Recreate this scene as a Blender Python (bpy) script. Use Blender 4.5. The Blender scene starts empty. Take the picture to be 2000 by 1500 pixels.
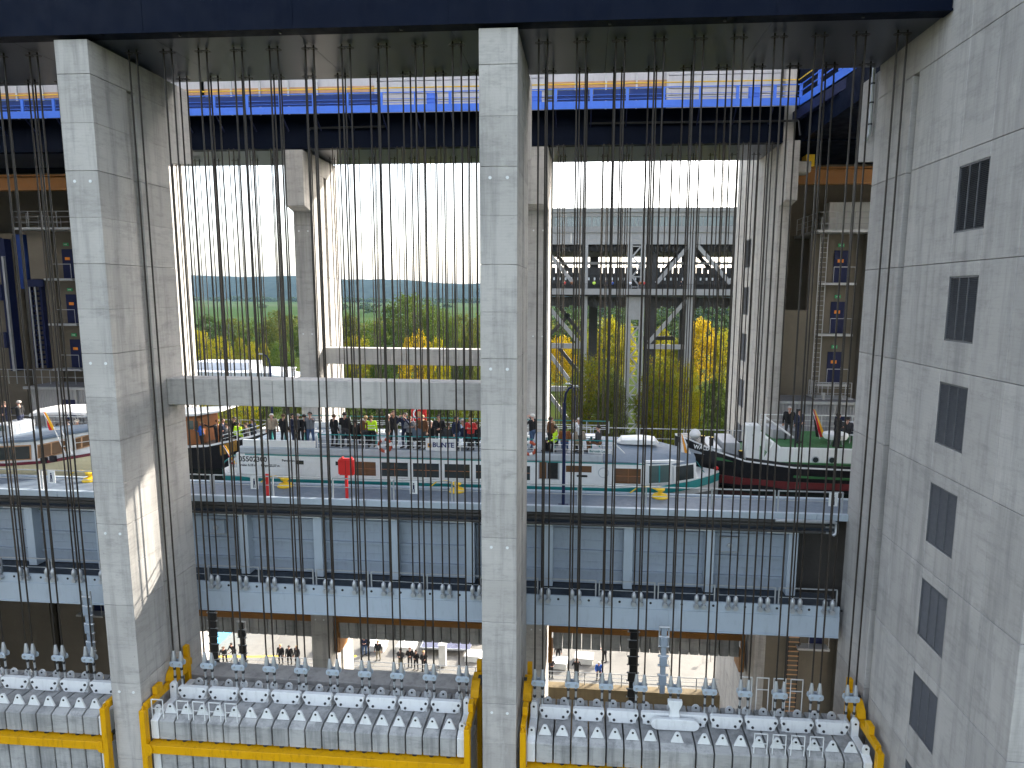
import bpy, bmesh, math, random
from mathutils import Vector, Matrix
random.seed(7)
R = math.radians
scene = bpy.context.scene
COL = scene.collection

# ---------------------------------------------------------------- camera
# the origin is the drone's lens; X runs along the ship trough, Y away from the camera, Z up (metres)
cam_data = bpy.data.cameras.new('camera')
cam = bpy.data.objects.new('camera', cam_data)
COL.objects.link(cam)
cam_data.sensor_width = 36.0
cam_data.lens = 23.4
cam_data.shift_x = -0.019
cam_data.shift_y = 0.004
cam_data.clip_start = 0.1
cam_data.clip_end = 30000
yaw, pitch, roll = R(-4.65), R(8.0), R(-0.30)
up = Vector((0, 0, 1))
fwd0 = Vector((math.sin(yaw), math.cos(yaw), 0))
right0 = Vector((math.cos(yaw), -math.sin(yaw), 0))
fwd = fwd0 * math.cos(pitch) - up * math.sin(pitch)
down = -(up * math.cos(pitch) + fwd0 * math.sin(pitch))
right = right0 * math.cos(roll) + down * math.sin(roll)
down = down * math.cos(roll) - right0 * math.sin(roll)
cam.matrix_world = Matrix(((right.x, -down.x, -fwd.x, 0), (right.y, -down.y, -fwd.y, 0),
                           (right.z, -down.z, -fwd.z, 0), (0, 0, 0, 1)))
scene.camera = cam

# ---------------------------------------------------------------- sky, sun, exposure
SUN_EL, SUN_AZ = R(28.5), R(42.0)          # azimuth from +Y towards +X: behind the lift, to the right
world = bpy.data.worlds.new('World')
scene.world = world
world.use_nodes = True
wn = world.node_tree
sky = wn.nodes.new('ShaderNodeTexSky')
sky.sky_type = 'NISHITA'
sky.sun_disc = False
sky.sun_elevation = SUN_EL
sky.sun_rotation = SUN_AZ
sky.dust_density = 3.0
sky.air_density = 1.0
sky.ozone_density = 0.6
wn.nodes['Background'].inputs['Strength'].default_value = 0.15
veil = wn.nodes.new('ShaderNodeHueSaturation')       # thin high cloud takes the blue out of the whole sky
veil.inputs['Saturation'].default_value = 0.55
wn.links.new(sky.outputs['Color'], veil.inputs['Color'])
wn.links.new(veil.outputs['Color'], wn.nodes['Background'].inputs['Color'])
sun_data = bpy.data.lights.new('sun', 'SUN')
sun_data.energy = 2.4
sun_data.angle = R(0.55)
sun_data.color = (1.0, 0.93, 0.82)
sun = bpy.data.objects.new('sun', sun_data)
COL.objects.link(sun)
sdir = Vector((math.sin(SUN_AZ) * math.cos(SUN_EL), math.cos(SUN_AZ) * math.cos(SUN_EL), math.sin(SUN_EL)))
sun.rotation_euler = sdir.to_track_quat('Z', 'Y').to_euler()
sun.location = (30, 60, 60)
scene.view_settings.view_transform = 'Standard'
scene.view_settings.look = 'None'
scene.view_settings.gamma = 1.0
scene.view_settings.use_curve_mapping = False
scene.view_settings.exposure = 2.32
scene.render.engine = 'CYCLES'
scene.cycles.max_bounces = 8
scene.cycles.diffuse_bounces = 4
scene.cycles.glossy_bounces = 3
scene.cycles.transmission_bounces = 4
scene.cycles.volume_bounces = 0
scene.cycles.transparent_max_bounces = 8

# ---------------------------------------------------------------- materials
MATS = {}
def nodes_of(name):
    m = bpy.data.materials.new(name); m.use_nodes = True
    nt = m.node_tree
    return m, nt, nt.nodes['Principled BSDF']
def N(nt, t, **kw):
    n = nt.nodes.new(t)
    for k, v in kw.items():
        if k in n.inputs: n.inputs[k].default_value = v
        else: setattr(n, k, v)
    return n
def ramp(nt, fac, stops):
    r = nt.nodes.new('ShaderNodeValToRGB')
    els = r.color_ramp.elements
    while len(els) < len(stops): els.new(0.5)
    for e, (p, c) in zip(els, stops):
        e.position = p
        e.color = (*c, 1) if isinstance(c, tuple) else (c, c, c, 1)
    nt.links.new(fac, r.inputs['Fac'])
    return r
def mixc(nt, fac, a, b, mode='MIX'):
    n = nt.nodes.new('ShaderNodeMix'); n.data_type = 'RGBA'; n.blend_type = mode
    for i, x in ((0, fac), (6, a), (7, b)):
        if hasattr(x, 'node'): nt.links.new(x, n.inputs[i])
        elif isinstance(x, tuple): n.inputs[i].default_value = (*x, 1)
        else: n.inputs[i].default_value = x
    return n.outputs[2]
def position(nt, scale=(1, 1, 1)):
    g = nt.nodes.new('ShaderNodeNewGeometry')
    mp = nt.nodes.new('ShaderNodeMapping'); mp.inputs['Scale'].default_value = scale
    nt.links.new(g.outputs['Position'], mp.inputs['Vector'])
    return mp.outputs['Vector']
def noise(nt, vec, scale, detail=4, rough=0.6):
    n = N(nt, 'ShaderNodeTexNoise', Scale=scale, Detail=detail, Roughness=rough)
    nt.links.new(vec, n.inputs['Vector'])
    return n.outputs['Fac']
def bump(nt, bs, h, strength=0.2, dist=0.02):
    b = N(nt, 'ShaderNodeBump', Strength=strength, Distance=dist)
    nt.links.new(h, b.inputs['Height']); nt.links.new(b.outputs['Normal'], bs.inputs['Normal'])

def concrete(name, c1, c2, stain=(0.16, 0.16, 0.15), boards=True, stainamt=0.6, warm=None):
    m, nt, bs = nodes_of(name)
    p = position(nt)
    big = noise(nt, p, 0.35, 5, 0.65)
    c = mixc(nt, ramp(nt, big, [(0.32, 0.0), (0.68, 1.0)]).outputs['Color'], c1, c2)
    oi = nt.nodes.new('ShaderNodeObjectInfo')
    c = mixc(nt, ramp(nt, oi.outputs['Random'], [(0.0, 0.84), (1.0, 1.0)]).outputs['Color'], (0, 0, 0), c, 'MIX')
    # vertical run-off streaks and cloudy grey patches
    st = noise(nt, position(nt, (2.2, 2.2, 0.16)), 1.0, 5, 0.7)
    c = mixc(nt, ramp(nt, st, [(0.47, 0.0), (0.70, stainamt)]).outputs['Color'], c, stain)
    cl = noise(nt, position(nt, (0.7, 0.7, 1.6)), 1.3, 6, 0.75)
    c = mixc(nt, ramp(nt, cl, [(0.55, 0.0), (0.75, stainamt * 0.8)]).outputs['Color'], c, stain)
    sm = noise(nt, position(nt, (0.55, 0.55, 2.2)), 1.1, 6, 0.78)
    c = mixc(nt, ramp(nt, sm, [(0.50, 0.0), (0.74, stainamt * 0.8)]).outputs['Color'], c, tuple(x * 0.85 for x in stain))
    pale = noise(nt, position(nt, (1.4, 1.4, 0.5)), 0.8, 5, 0.7)
    c = mixc(nt, ramp(nt, pale, [(0.6, 0.0), (0.75, 0.35)]).outputs['Color'], c, tuple(min(0.6, x * 1.3) for x in c1))
    sp = noise(nt, p, 9.0, 3, 0.7)
    c = mixc(nt, ramp(nt, sp, [(0.66, 0.0), (0.78, 0.45)]).outputs['Color'], c, (0.10, 0.10, 0.10))
    if boards:
        w = N(nt, 'ShaderNodeTexWave', Scale=3.1, Distortion=1.2, Detail=2.0)
        w.wave_type = 'BANDS'; w.bands_direction = 'Z'
        nt.links.new(p, w.inputs['Vector'])
        c = mixc(nt, ramp(nt, w.outputs['Fac'], [(0.0, 0.09), (0.10, 0.0)]).outputs['Color'], c, (0.14, 0.14, 0.14))
    nt.links.new(c, bs.inputs['Base Color'])
    bs.inputs['Roughness'].default_value = 0.85
    bump(nt, bs, noise(nt, p, 14, 6, 0.7), 0.25, 0.02)
    MATS[name] = m
def paint(name, col, rough=0.45, metal=0.0, var=0.18, scale=1.5, dirt=(0.08, 0.075, 0.07), dirtamt=0.25, bmp=0.05, spec=0.5, rvar=0.11):
    m, nt, bs = nodes_of(name)
    p = position(nt)
    n1 = noise(nt, p, scale, 5, 0.65)
    dark = tuple(x * (1 - var) for x in col); lite = tuple(min(1, x * (1 + var)) for x in col)
    c = mixc(nt, n1, dark, lite)
    n2 = noise(nt, position(nt, (3, 3, 0.7)), 1.7, 5, 0.7)
    c = mixc(nt, ramp(nt, n2, [(0.52, 0.0), (0.8, dirtamt)]).outputs['Color'], c, dirt)
    nt.links.new(c, bs.inputs['Base Color'])
    bs.inputs['Metallic'].default_value = metal; bs.inputs['Specular IOR Level'].default_value = spec
    r = ramp(nt, noise(nt, p, scale * 3, 4, 0.6), [(0.3, max(0.05, rough - rvar)), (0.7, min(1, rough + rvar))])
    nt.links.new(r.outputs['Color'], bs.inputs['Roughness'])
    if bmp: bump(nt, bs, noise(nt, p, 20, 3, 0.6), bmp, 0.01)
    MATS[name] = m
def plain(name, col, rough=0.6, metal=0.0):
    paint(name, col, rough, metal, 0.08, 3.0, dirtamt=0.08, bmp=0)
def glass(name, col=(0.02, 0.025, 0.025), rough=0.06):
    m, nt, bs = nodes_of(name)
    c = mixc(nt, noise(nt, position(nt), 1.2, 3, 0.5), col, tuple(x * 2.2 for x in col))
    nt.links.new(c, bs.inputs['Base Color'])
    bs.inputs['Roughness'].default_value = rough
    bs.inputs['Specular IOR Level'].default_value = 0.6
    MATS[name] = m
def clear_glass(name, tint=(0.75, 0.8, 0.78)):
    m, nt, bs = nodes_of(name)
    tr = N(nt, 'ShaderNodeBsdfTransparent'); tr.inputs['Color'].default_value = (*tint, 1)
    gl = N(nt, 'ShaderNodeBsdfGlossy', Roughness=0.03); gl.inputs['Color'].default_value = (0.9, 0.9, 0.9, 1)
    fr = N(nt, 'ShaderNodeFresnel', IOR=1.5)
    sm = noise(nt, position(nt), 3, 3)
    add = N(nt, 'ShaderNodeMath', operation='MULTIPLY_ADD'); add.inputs[1].default_value = 0.06; 
    nt.links.new(sm, add.inputs[0]); nt.links.new(fr.outputs['Fac'], add.inputs[2])
    mx = N(nt, 'ShaderNodeMixShader')
    nt.links.new(add.outputs[0], mx.inputs[0]); nt.links.new(tr.outputs[0], mx.inputs[1]); nt.links.new(gl.outputs[0], mx.inputs[2])
    nt.links.new(mx.outputs[0], nt.nodes['Material Output'].inputs['Surface'])
    MATS[name] = m
def leaf(name, a, b, c3=None, trans=0.45):
    m, nt, bs = nodes_of(name)
    g = nt.nodes.new('ShaderNodeNewGeometry')
    n1 = noise(nt, position(nt), 0.22, 3, 0.6)
    col = mixc(nt, ramp(nt, n1, [(0.36, 0.0), (0.64, 1.0)]).outputs['Color'], a, b)
    if c3: col = mixc(nt, ramp(nt, noise(nt, position(nt), 0.6, 3, 0.6), [(0.52, 0.0), (0.66, 1.0)]).outputs['Color'], col, c3)
    col = mixc(nt, ramp(nt, g.outputs['Random Per Island'], [(0.0, 0.55), (1.0, 1.0)]).outputs['Color'], (0.01, 0.012, 0.004), col)
    nt.links.new(col, bs.inputs['Base Color'])
    bs.inputs['Roughness'].default_value = 0.6
    bs.inputs['Specular IOR Level'].default_value = 0.04
    t = N(nt, 'ShaderNodeBsdfTranslucent'); nt.links.new(col, t.inputs['Color'])
    mx = N(nt, 'ShaderNodeMixShader'); mx.inputs[0].default_value = trans
    nt.links.new(bs.outputs[0], mx.inputs[1]); nt.links.new(t.outputs[0], mx.inputs[2])
    nt.links.new(mx.outputs[0], nt.nodes['Material Output'].inputs['Surface'])
    MATS[name] = m

concrete('concrete', (0.49, 0.468, 0.44), (0.42, 0.40, 0.375), stain=(0.16, 0.157, 0.154), stainamt=0.58)
concrete('concrete_tower', (0.46, 0.44, 0.42), (0.39, 0.375, 0.36), stain=(0.18, 0.178, 0.175), stainamt=0.58)
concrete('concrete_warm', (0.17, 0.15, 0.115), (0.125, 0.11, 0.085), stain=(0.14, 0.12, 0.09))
concrete('concrete_block', (0.42, 0.42, 0.41), (0.31, 0.315, 0.31), stain=(0.12, 0.125, 0.13), stainamt=0.8)
concrete('plaza_concrete', (0.21, 0.20, 0.18), (0.17, 0.163, 0.146), stain=(0.11, 0.105, 0.095), boards=False, stainamt=0.3)
concrete('pit_wall', (0.20, 0.15, 0.075), (0.15, 0.11, 0.055), stain=(0.08, 0.06, 0.03))
paint('blue_girder', (0.0030, 0.0062, 0.017), 0.55, 0.0, 0.25, 0.6, dirtamt=0.04, spec=0.06)
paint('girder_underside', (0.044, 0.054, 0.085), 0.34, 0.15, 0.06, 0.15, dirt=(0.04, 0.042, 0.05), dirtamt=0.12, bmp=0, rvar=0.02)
paint('blue_rail', (0.045, 0.18, 0.80), 0.45, 0.0, 0.12, 2.0, dirtamt=0.15)
paint('blue_dark', (0.010, 0.016, 0.06), 0.5, 0.0, 0.15, 2.0, dirtamt=0.1, spec=0.25)
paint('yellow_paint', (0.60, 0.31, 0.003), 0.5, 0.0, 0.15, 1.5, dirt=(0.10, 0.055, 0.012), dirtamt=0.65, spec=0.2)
paint('blue_mid', (0.015, 0.045, 0.20), 0.5, 0.0, 0.15, 2.0, dirtamt=0.1, spec=0.2)
paint('yellow_bright', (0.80, 0.52, 0.02), 0.45, 0.0, 0.1, 2.0, dirtamt=0.15)
paint('ochre_and_shaded_yellow', (0.24, 0.10, 0.015), 0.6, 0.0, 0.2, 1.0)  # ochre of the crane beams; on the far frames, yellow with shade painted in
paint('rope', (0.026, 0.021, 0.017), 0.5, 0.0, 0.4, 5.0, dirt=(0.06, 0.045, 0.03), dirtamt=0.5, spec=0.3)
paint('dark_steel', (0.035, 0.036, 0.04), 0.5, 0.4, 0.2, 3.0)
paint('galvanised', (0.42, 0.44, 0.46), 0.45, 0.55, 0.15, 3.0)
paint('white_steel', (0.66, 0.68, 0.68), 0.5, 0.0, 0.08, 2.0, dirt=(0.25, 0.25, 0.24), dirtamt=0.4)
paint('trough_paint', (0.275, 0.325, 0.385), 0.5, 0.1, 0.12, 0.8, dirt=(0.13, 0.15, 0.17), dirtamt=0.5)
paint('trough_light', (0.37, 0.43, 0.49), 0.45, 0.05, 0.1, 0.7, dirt=(0.2, 0.23, 0.26), dirtamt=0.4)
paint('walkway_deck', (0.13, 0.165, 0.21), 0.55, 0.1, 0.15, 1.5)
paint('dark_deck', (0.03, 0.04, 0.055), 0.6, 0.1, 0.2, 2.0)
paint('pipe_dark', (0.05, 0.048, 0.045), 0.6, 0.1, 0.3, 2.0)
paint('louvre_grey', (0.105, 0.11, 0.12), 0.5, 0.2, 0.15, 2.0)
paint('cladding_white', (0.50, 0.51, 0.54), 0.5, 0.0, 0.08, 1.0)
paint('sheet_grey', (0.36, 0.37, 0.39), 0.5, 0.2, 0.1, 1.0)
paint('roof_grey', (0.12, 0.125, 0.14), 0.7, 0.0, 0.2, 1.0)
paint('boat_white', (0.74, 0.75, 0.74), 0.35, 0.0, 0.05, 1.5, dirt=(0.35, 0.35, 0.33), dirtamt=0.25)
paint('boat_grey', (0.42, 0.45, 0.48), 0.4, 0.0, 0.08, 1.5)
paint('boat_roof_blue', (0.17, 0.215, 0.27), 0.6, 0.0, 0.08, 1.5, spec=0.2)
paint('boat_teal', (0.012, 0.22, 0.22), 0.4, 0.0, 0.1, 1.5)
paint('boat_cream', (0.72, 0.64, 0.42), 0.4, 0.0, 0.08, 1.5)
paint('hull_black', (0.012, 0.012, 0.014), 0.4, 0.0, 0.3, 1.5, dirt=(0.06, 0.05, 0.05), dirtamt=0.4)
paint('hull_red', (0.20, 0.035, 0.035), 0.55, 0.0, 0.2, 1.5)
paint('maroon', (0.15, 0.015, 0.03), 0.45)
paint('deck_green', (0.03, 0.13, 0.04), 0.6, 0.0, 0.2, 2.0)
paint('red_paint', (0.55, 0.015, 0.015), 0.4, 0.0, 0.12, 2.0, dirtamt=0.1)
paint('varnished_wood', (0.30, 0.11, 0.035), 0.4, 0.0, 0.3, 3.0)
paint('pale_wood', (0.50, 0.28, 0.14), 0.5, 0.0, 0.2, 3.0)
paint('rubber', (0.012, 0.012, 0.012), 0.8)
paint('orange_fender', (0.30, 0.16, 0.03), 0.9, 0, 0.3, 6)
paint('old_steel', (0.25, 0.245, 0.24), 0.6, 0.2, 0.2, 0.6, dirt=(0.16, 0.14, 0.12), dirtamt=0.5)
paint('old_steel_dark', (0.035, 0.033, 0.032), 0.7, 0.1, 0.25, 0.6)  # darker copy of the steel; shade inside the trestle put into the colour
paint('old_concrete', (0.22, 0.215, 0.205), 0.8, 0.0, 0.15, 0.4, dirt=(0.17, 0.15, 0.13), dirtamt=0.6)
paint('old_glass', (0.16, 0.19, 0.19), 0.2, 0.1, 0.3, 0.4)
paint('light_blue_tarp', (0.10, 0.42, 0.70), 0.6)
paint('bench_white', (0.68, 0.68, 0.66), 0.6)
paint('solar', (0.09, 0.09, 0.14), 0.25, 0.2, 0.15, 0.8)
paint('bark', (0.06, 0.048, 0.038), 0.9, 0.0, 0.3, 4.0)
paint('flag_black', (0.012, 0.012, 0.012), 0.8); paint('flag_red', (0.55, 0.01, 0.012), 0.8); paint('flag_gold', (0.80, 0.42, 0.01), 0.8)
paint('flag_white', (0.75, 0.75, 0.75), 0.8); paint('flag_orange', (0.75, 0.32, 0.03), 0.8)
plain('letter_black', (0.015, 0.015, 0.018)); plain('letter_white', (0.72, 0.72, 0.70)); plain('letter_navy', (0.012, 0.02, 0.12)); plain('letter_teal', (0.01, 0.14, 0.14))
plain('warning_orange', (0.70, 0.22, 0.02)); plain('exit_green', (0.05, 0.40, 0.16))
plain('hair_grey', (0.33, 0.31, 0.29), 0.7); plain('hair_dark', (0.02, 0.015, 0.012), 0.7); plain('hair_brown', (0.09, 0.05, 0.025), 0.7); plain('hair_white', (0.62, 0.60, 0.56), 0.7); plain('hair_blond', (0.40, 0.27, 0.12), 0.7)
plain('skin', (0.48, 0.26, 0.19), 0.55); plain('skin_b', (0.56, 0.32, 0.24), 0.55)
for nm, c in dict(black=(0.012, 0.012, 0.014), navy=(0.014, 0.02, 0.05), charcoal=(0.04, 0.04, 0.045), grey=(0.16, 0.17, 0.19), white=(0.70, 0.71, 0.73), hivis=(0.55, 0.85, 0.02),
                  blue=(0.02, 0.10, 0.42), brown=(0.14, 0.06, 0.025), rust=(0.22, 0.075, 0.02), beige=(0.36, 0.29, 0.22), red=(0.5, 0.03, 0.03), denim=(0.05, 0.09, 0.18), khaki=(0.2, 0.17, 0.11),
                  slate=(0.10, 0.13, 0.18), shoe=(0.02, 0.017, 0.015), lightblue=(0.30, 0.42, 0.60)).items():
    paint('cloth_' + nm, c, 0.85, 0.0, 0.18, 6.0, dirt=tuple(x * 0.4 for x in c), dirtamt=0.3, bmp=0)
glass('window_dark'); glass('window_green', (0.05, 0.075, 0.07)); glass('window_brown', (0.09, 0.045, 0.02), 0.12)
clear_glass('boat_glass')
leaf('leaf_green', (0.0617, 0.1061, 0.0171), (0.0988, 0.1326, 0.0195))
leaf('leaf_dark', (0.0329, 0.0620, 0.0134), (0.0494, 0.0797, 0.0183))
leaf('leaf_olive', (0.1030, 0.1160, 0.0214), (0.0771, 0.1051, 0.0214), (0.1441, 0.1271, 0.0190))
leaf('leaf_yellow', (0.3706, 0.3096, 0.0106), (0.2676, 0.2544, 0.0137), (0.1545, 0.1879, 0.0168), 0.55)
leaf('leaf_gold', (0.4735, 0.3429, 0.0091), (0.4118, 0.2764, 0.0091), None, 0.55)
leaf('leaf_mixed', (0.1339, 0.1658, 0.0153), (0.2059, 0.1990, 0.0153), (0.2265, 0.1438, 0.0153), 0.55)
leaf('leaf_silver', (0.0906, 0.1194, 0.0457), (0.0617, 0.0928, 0.0305))
leaf('grass_blades', (0.0412, 0.0752, 0.0122), (0.0617, 0.0884, 0.0152), None, 0.3)

# ---------------------------------------------------------------- mesh helpers
OFF = {}
class MB:
    def __init__(s): s.v = []; s.f = []; s.mi = []; s.cur = 0
    def add(s, vs, fs):
        n = len(s.v); s.v += [tuple(p) for p in vs]
        s.f += [tuple(i + n for i in f) for f in fs]; s.mi += [s.cur] * len(fs)
        return s
    def box(s, x0, x1, y0, y1, z0, z1):
        return s.add([(x0,y0,z0),(x1,y0,z0),(x1,y1,z0),(x0,y1,z0),(x0,y0,z1),(x1,y0,z1),(x1,y1,z1),(x0,y1,z1)],
                     [(0,3,2,1),(4,5,6,7),(0,1,5,4),(1,2,6,5),(2,3,7,6),(3,0,4,7)])
    def prism(s, poly, axis, a, b):
        """poly: 2D points, counter-clockwise; axis x -> (y,z), y -> (x,z), z -> (x,y); from a to b"""
        def P(q, t): return (t, q[0], q[1]) if axis == 'x' else ((q[0], t, q[1]) if axis == 'y' else (q[0], q[1], t))
        n = len(poly)
        vs = [P(q, a) for q in poly] + [P(q, b) for q in poly]
        fs = [tuple(range(n - 1, -1, -1)), tuple(range(n, 2 * n))] + [(i, (i + 1) % n, n + (i + 1) % n, n + i) for i in range(n)]
        return s.add(vs, fs)
    def tube(s, pts, r, n=6, cap=True):
        pts = [Vector(p) for p in pts]
        rs = r if isinstance(r, (list, tuple)) else [r] * len(pts)
        vs = []; fs = []
        for i, p in enumerate(pts):
            d = (pts[min(i + 1, len(pts) - 1)] - pts[max(i - 1, 0)]).normalized()
            a = d.orthogonal().normalized() if i == 0 else (a - d * a.dot(d)).normalized()
            b = d.cross(a)
            for k in range(n):
                t = 2 * math.pi * k / n
                vs.append(p + (a * math.cos(t) + b * math.sin(t)) * rs[i])
        for i in range(len(pts) - 1):
            for k in range(n):
                k2 = (k + 1) % n
                fs.append((i * n + k, i * n + k2, (i + 1) * n + k2, (i + 1) * n + k))
        if cap:
            fs.append(tuple(range(n - 1, -1, -1))); fs.append(tuple((len(pts) - 1) * n + k for k in range(n)))
        return s.add(vs, fs)
    def bar(s, p0, p1, w, h):
        """rectangular bar between two points, w sideways, h upwards"""
        p0, p1 = Vector(p0), Vector(p1); d = (p1 - p0).normalized()
        sd = d.cross(Vector((0, 0, 1)))
        sd = sd.normalized() if sd.length > 1e-4 else Vector((1, 0, 0))
        u = sd.cross(d).normalized(); sd = sd * w / 2; u = u * h / 2
        vs = [p0 - sd - u, p0 + sd - u, p0 + sd + u, p0 - sd + u, p1 - sd - u, p1 + sd - u, p1 + sd + u, p1 - sd + u]
        return s.add(vs, [(0,3,2,1),(4,5,6,7),(0,1,5,4),(1,2,6,5),(2,3,7,6),(3,0,4,7)])
    def lathe(s, prof, c=(0, 0, 0), n=12, axis='z'):
        c = Vector(c); vs = []; fs = []
        for r, h in prof:
            for k in range(n):
                t = 2 * math.pi * k / n
                q = Vector((r * math.cos(t), r * math.sin(t), h))
                if axis == 'y': q = Vector((q.x, q.z, -q.y))
                if axis == 'x': q = Vector((q.z, q.x, q.y))
                vs.append(c + q)
        for i in range(len(prof) - 1):
            for k in range(n):
                k2 = (k + 1) % n
                fs.append((i * n + k, i * n + k2, (i + 1) * n + k2, (i + 1) * n + k))
        fs.append(tuple(range(n - 1, -1, -1))); fs.append(tuple((len(prof) - 1) * n + k for k in range(n)))
        return s.add(vs, fs)
    def loft(s, rings, cap=True):
        n = len(rings[0]); vs = [p for r in rings for p in r]; fs = []
        for i in range(len(rings) - 1):
            for k in range(n):
                k2 = (k + 1) % n
                fs.append((i * n + k, i * n + k2, (i + 1) * n + k2, (i + 1) * n + k))
        if cap: fs += [tuple(range(n - 1, -1, -1)), tuple((len(rings) - 1) * n + k for k in range(n))]
        return s.add(vs, fs)
    def quad(s, a, b, c, d): return s.add([a, b, c, d], [(0, 1, 2, 3)])

def mesh_of(mb, name, off=(0, 0, 0), bevel=0, smooth=False, recalc=True, segs=1):
    me = bpy.data.meshes.new(name)
    ox, oy, oz = off
    me.from_pydata([(x - ox, y - oy, z - oz) for x, y, z in mb.v], [], mb.f)
    if any(mb.mi): me.polygons.foreach_set('material_index', mb.mi)
    if bevel or recalc:
        bm = bmesh.new(); bm.from_mesh(me)
        if recalc: bmesh.ops.recalc_face_normals(bm, faces=bm.faces)
        if bevel:
            bmesh.ops.bevel(bm, geom=[e for e in bm.edges if len(e.link_faces) == 2 and e.calc_face_angle(0) > 0.5], offset=bevel, segments=segs, affect='EDGES', clamp_overlap=True)
        bm.to_mesh(me); bm.free()
    if smooth:
        me.polygons.foreach_set('use_smooth', [True] * len(me.polygons))
        if hasattr(me, 'set_sharp_from_angle'): me.set_sharp_from_angle(angle=R(40))
    me.update()
    return me
def tag(o, label=None, cat=None, group=None, kind=None):
    for k, v in (('label', label), ('category', cat), ('group', group), ('kind', kind)):
        if v: o[k] = v
    return o
def thing(name, label, cat, loc=(0, 0, 0), rz=0, group=None):
    o = bpy.data.objects.new(name, None); COL.objects.link(o)
    o.empty_display_size = 0.3
    o.location = loc; o.rotation_euler = (0, 0, rz)
    OFF[o.name] = tuple(loc) if rz == 0 else (0, 0, 0)
    return tag(o, label, cat, group)
def link(me, name, mat, parent=None, loc=(0, 0, 0), rot=(0, 0, 0), scale=(1, 1, 1)):
    o = bpy.data.objects.new(name, me); COL.objects.link(o)
    if parent: o.parent = parent; OFF[o.name] = OFF.get(parent.name, (0, 0, 0))
    o.location = loc; o.rotation_euler = rot; o.scale = scale
    if mat and not me.materials:
        for m in (mat if isinstance(mat, (list, tuple)) else [mat]): me.materials.append(MATS[m])
    return o
def part(mb, name, mat, parent=None, bevel=0, smooth=False, local=False, label=None, kind=None, segs=1):
    """mb holds world coordinates unless local; the parent's own place is taken off"""
    off = (0, 0, 0) if (local or parent is None) else OFF.get(parent.name, (0, 0, 0))
    o = link(mesh_of(mb, name, off, bevel, smooth, True, segs), name, mat, parent)
    return tag(o, label, kind=kind)
def copy_tree(o, parent=None):
    c = o.copy(); COL.objects.link(c); c.parent = parent
    OFF[c.name] = OFF.get(o.name, (0, 0, 0))
    for ch in o.children: copy_tree(ch, c)
    return c
def text_part(txt, name, mat, parent, loc, size, rot=(R(90), 0, 0), align='LEFT', extrude=0.004, squeeze=1.0):
    cu = bpy.data.curves.new(name, 'FONT'); cu.body = txt; cu.size = size; cu.extrude = extrude; cu.align_x = align; cu.resolution_u = 2; cu.offset = size * 0.022
    tmp = bpy.data.objects.new(name, cu); COL.objects.link(tmp)
    dg = bpy.context.evaluated_depsgraph_get()
    me = bpy.data.meshes.new_from_object(tmp.evaluated_get(dg))
    bpy.data.objects.remove(tmp); bpy.data.curves.remove(cu)
    me.materials.clear()
    ox, oy, oz = OFF.get(parent.name, (0, 0, 0))
    return link(me, name, mat, parent, (loc[0] - ox, loc[1] - oy, loc[2] - oz), rot, (squeeze, 1, 1))
ORD = ['first', 'second', 'third', 'fourth', 'fifth', 'sixth', 'seventh', 'eighth', 'ninth', 'tenth', 'eleventh', 'twelfth']
def rng(a, b, n): return [a + (b - a) * i / (n - 1) for i in range(n)]
# ================================================================ the setting
GZ = -31.2                                  # level of the plaza and of the lowland
m, nt, bs = nodes_of('lowland')             # grass nearby, strips of fields further out
p = position(nt)
n1 = noise(nt, p, 0.06, 5, 0.6)
c = mixc(nt, n1, (0.025, 0.04, 0.010), (0.045, 0.055, 0.016))
v = N(nt, 'ShaderNodeTexVoronoi', Scale=1.0); nt.links.new(position(nt, (0.0016, 0.0045, 0)), v.inputs['Vector'])
f = ramp(nt, v.outputs['Color'], [(0.0, (0.026, 0.048, 0.012)), (0.45, (0.038, 0.064, 0.018)), (0.7, (0.056, 0.07, 0.03)), (1.0, (0.03, 0.056, 0.014))])
f2 = mixc(nt, ramp(nt, noise(nt, position(nt, (0.004, 0.05, 0)), 1.0, 4, 0.6), [(0.45, 0.0), (0.6, 0.5)]).outputs['Color'], f.outputs['Color'], (0.03, 0.05, 0.016))
sx = N(nt, 'ShaderNodeSeparateXYZ'); nt.links.new(p, sx.inputs[0])
far = N(nt, 'ShaderNodeMapRange'); far.inputs[1].default_value = 330; far.inputs[2].default_value = 420; nt.links.new(sx.outputs['Y'], far.inputs[0])
nt.links.new(mixc(nt, far.outputs[0], c, f2), bs.inputs['Base Color']); bs.inputs['Roughness'].default_value = 0.95; bs.inputs['Specular IOR Level'].default_value = 0.0
MATS['lowland'] = m
PX0, PX1, PY0, PY1 = -80, 44, 12, 49.5      # the pit the lift stands in
g = MB()
for x0, x1, y0, y1 in ((-9000, 9000, PY1, 9000), (-9000, 9000, -400, PY0), (-9000, PX0, PY0, PY1), (PX1, 9000, PY0, PY1)):
    g.quad((x0, y0, GZ), (x1, y0, GZ), (x1, y1, GZ), (x0, y1, GZ))
tag(part(g, 'ground', 'lowland'), kind='structure')
g = MB(); g.quad((PX0, PY0, -39), (PX1, PY0, -39), (PX1, PY1, -39), (PX0, PY1, -39))
tag(part(g, 'pit_floor', 'concrete_warm'), kind='structure')
g = MB()
g.box(PX0 - 1, PX1 + 1, PY1 + 0.005, PY1 + 0.8, -39, GZ + 0.02)
g.box(PX0 - 1, PX1 + 1, PY0 - 0.8, PY0 - 0.005, -39, GZ + 0.02)
tag(part(g, 'pit_wall', 'pit_wall'), kind='structure')
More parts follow.
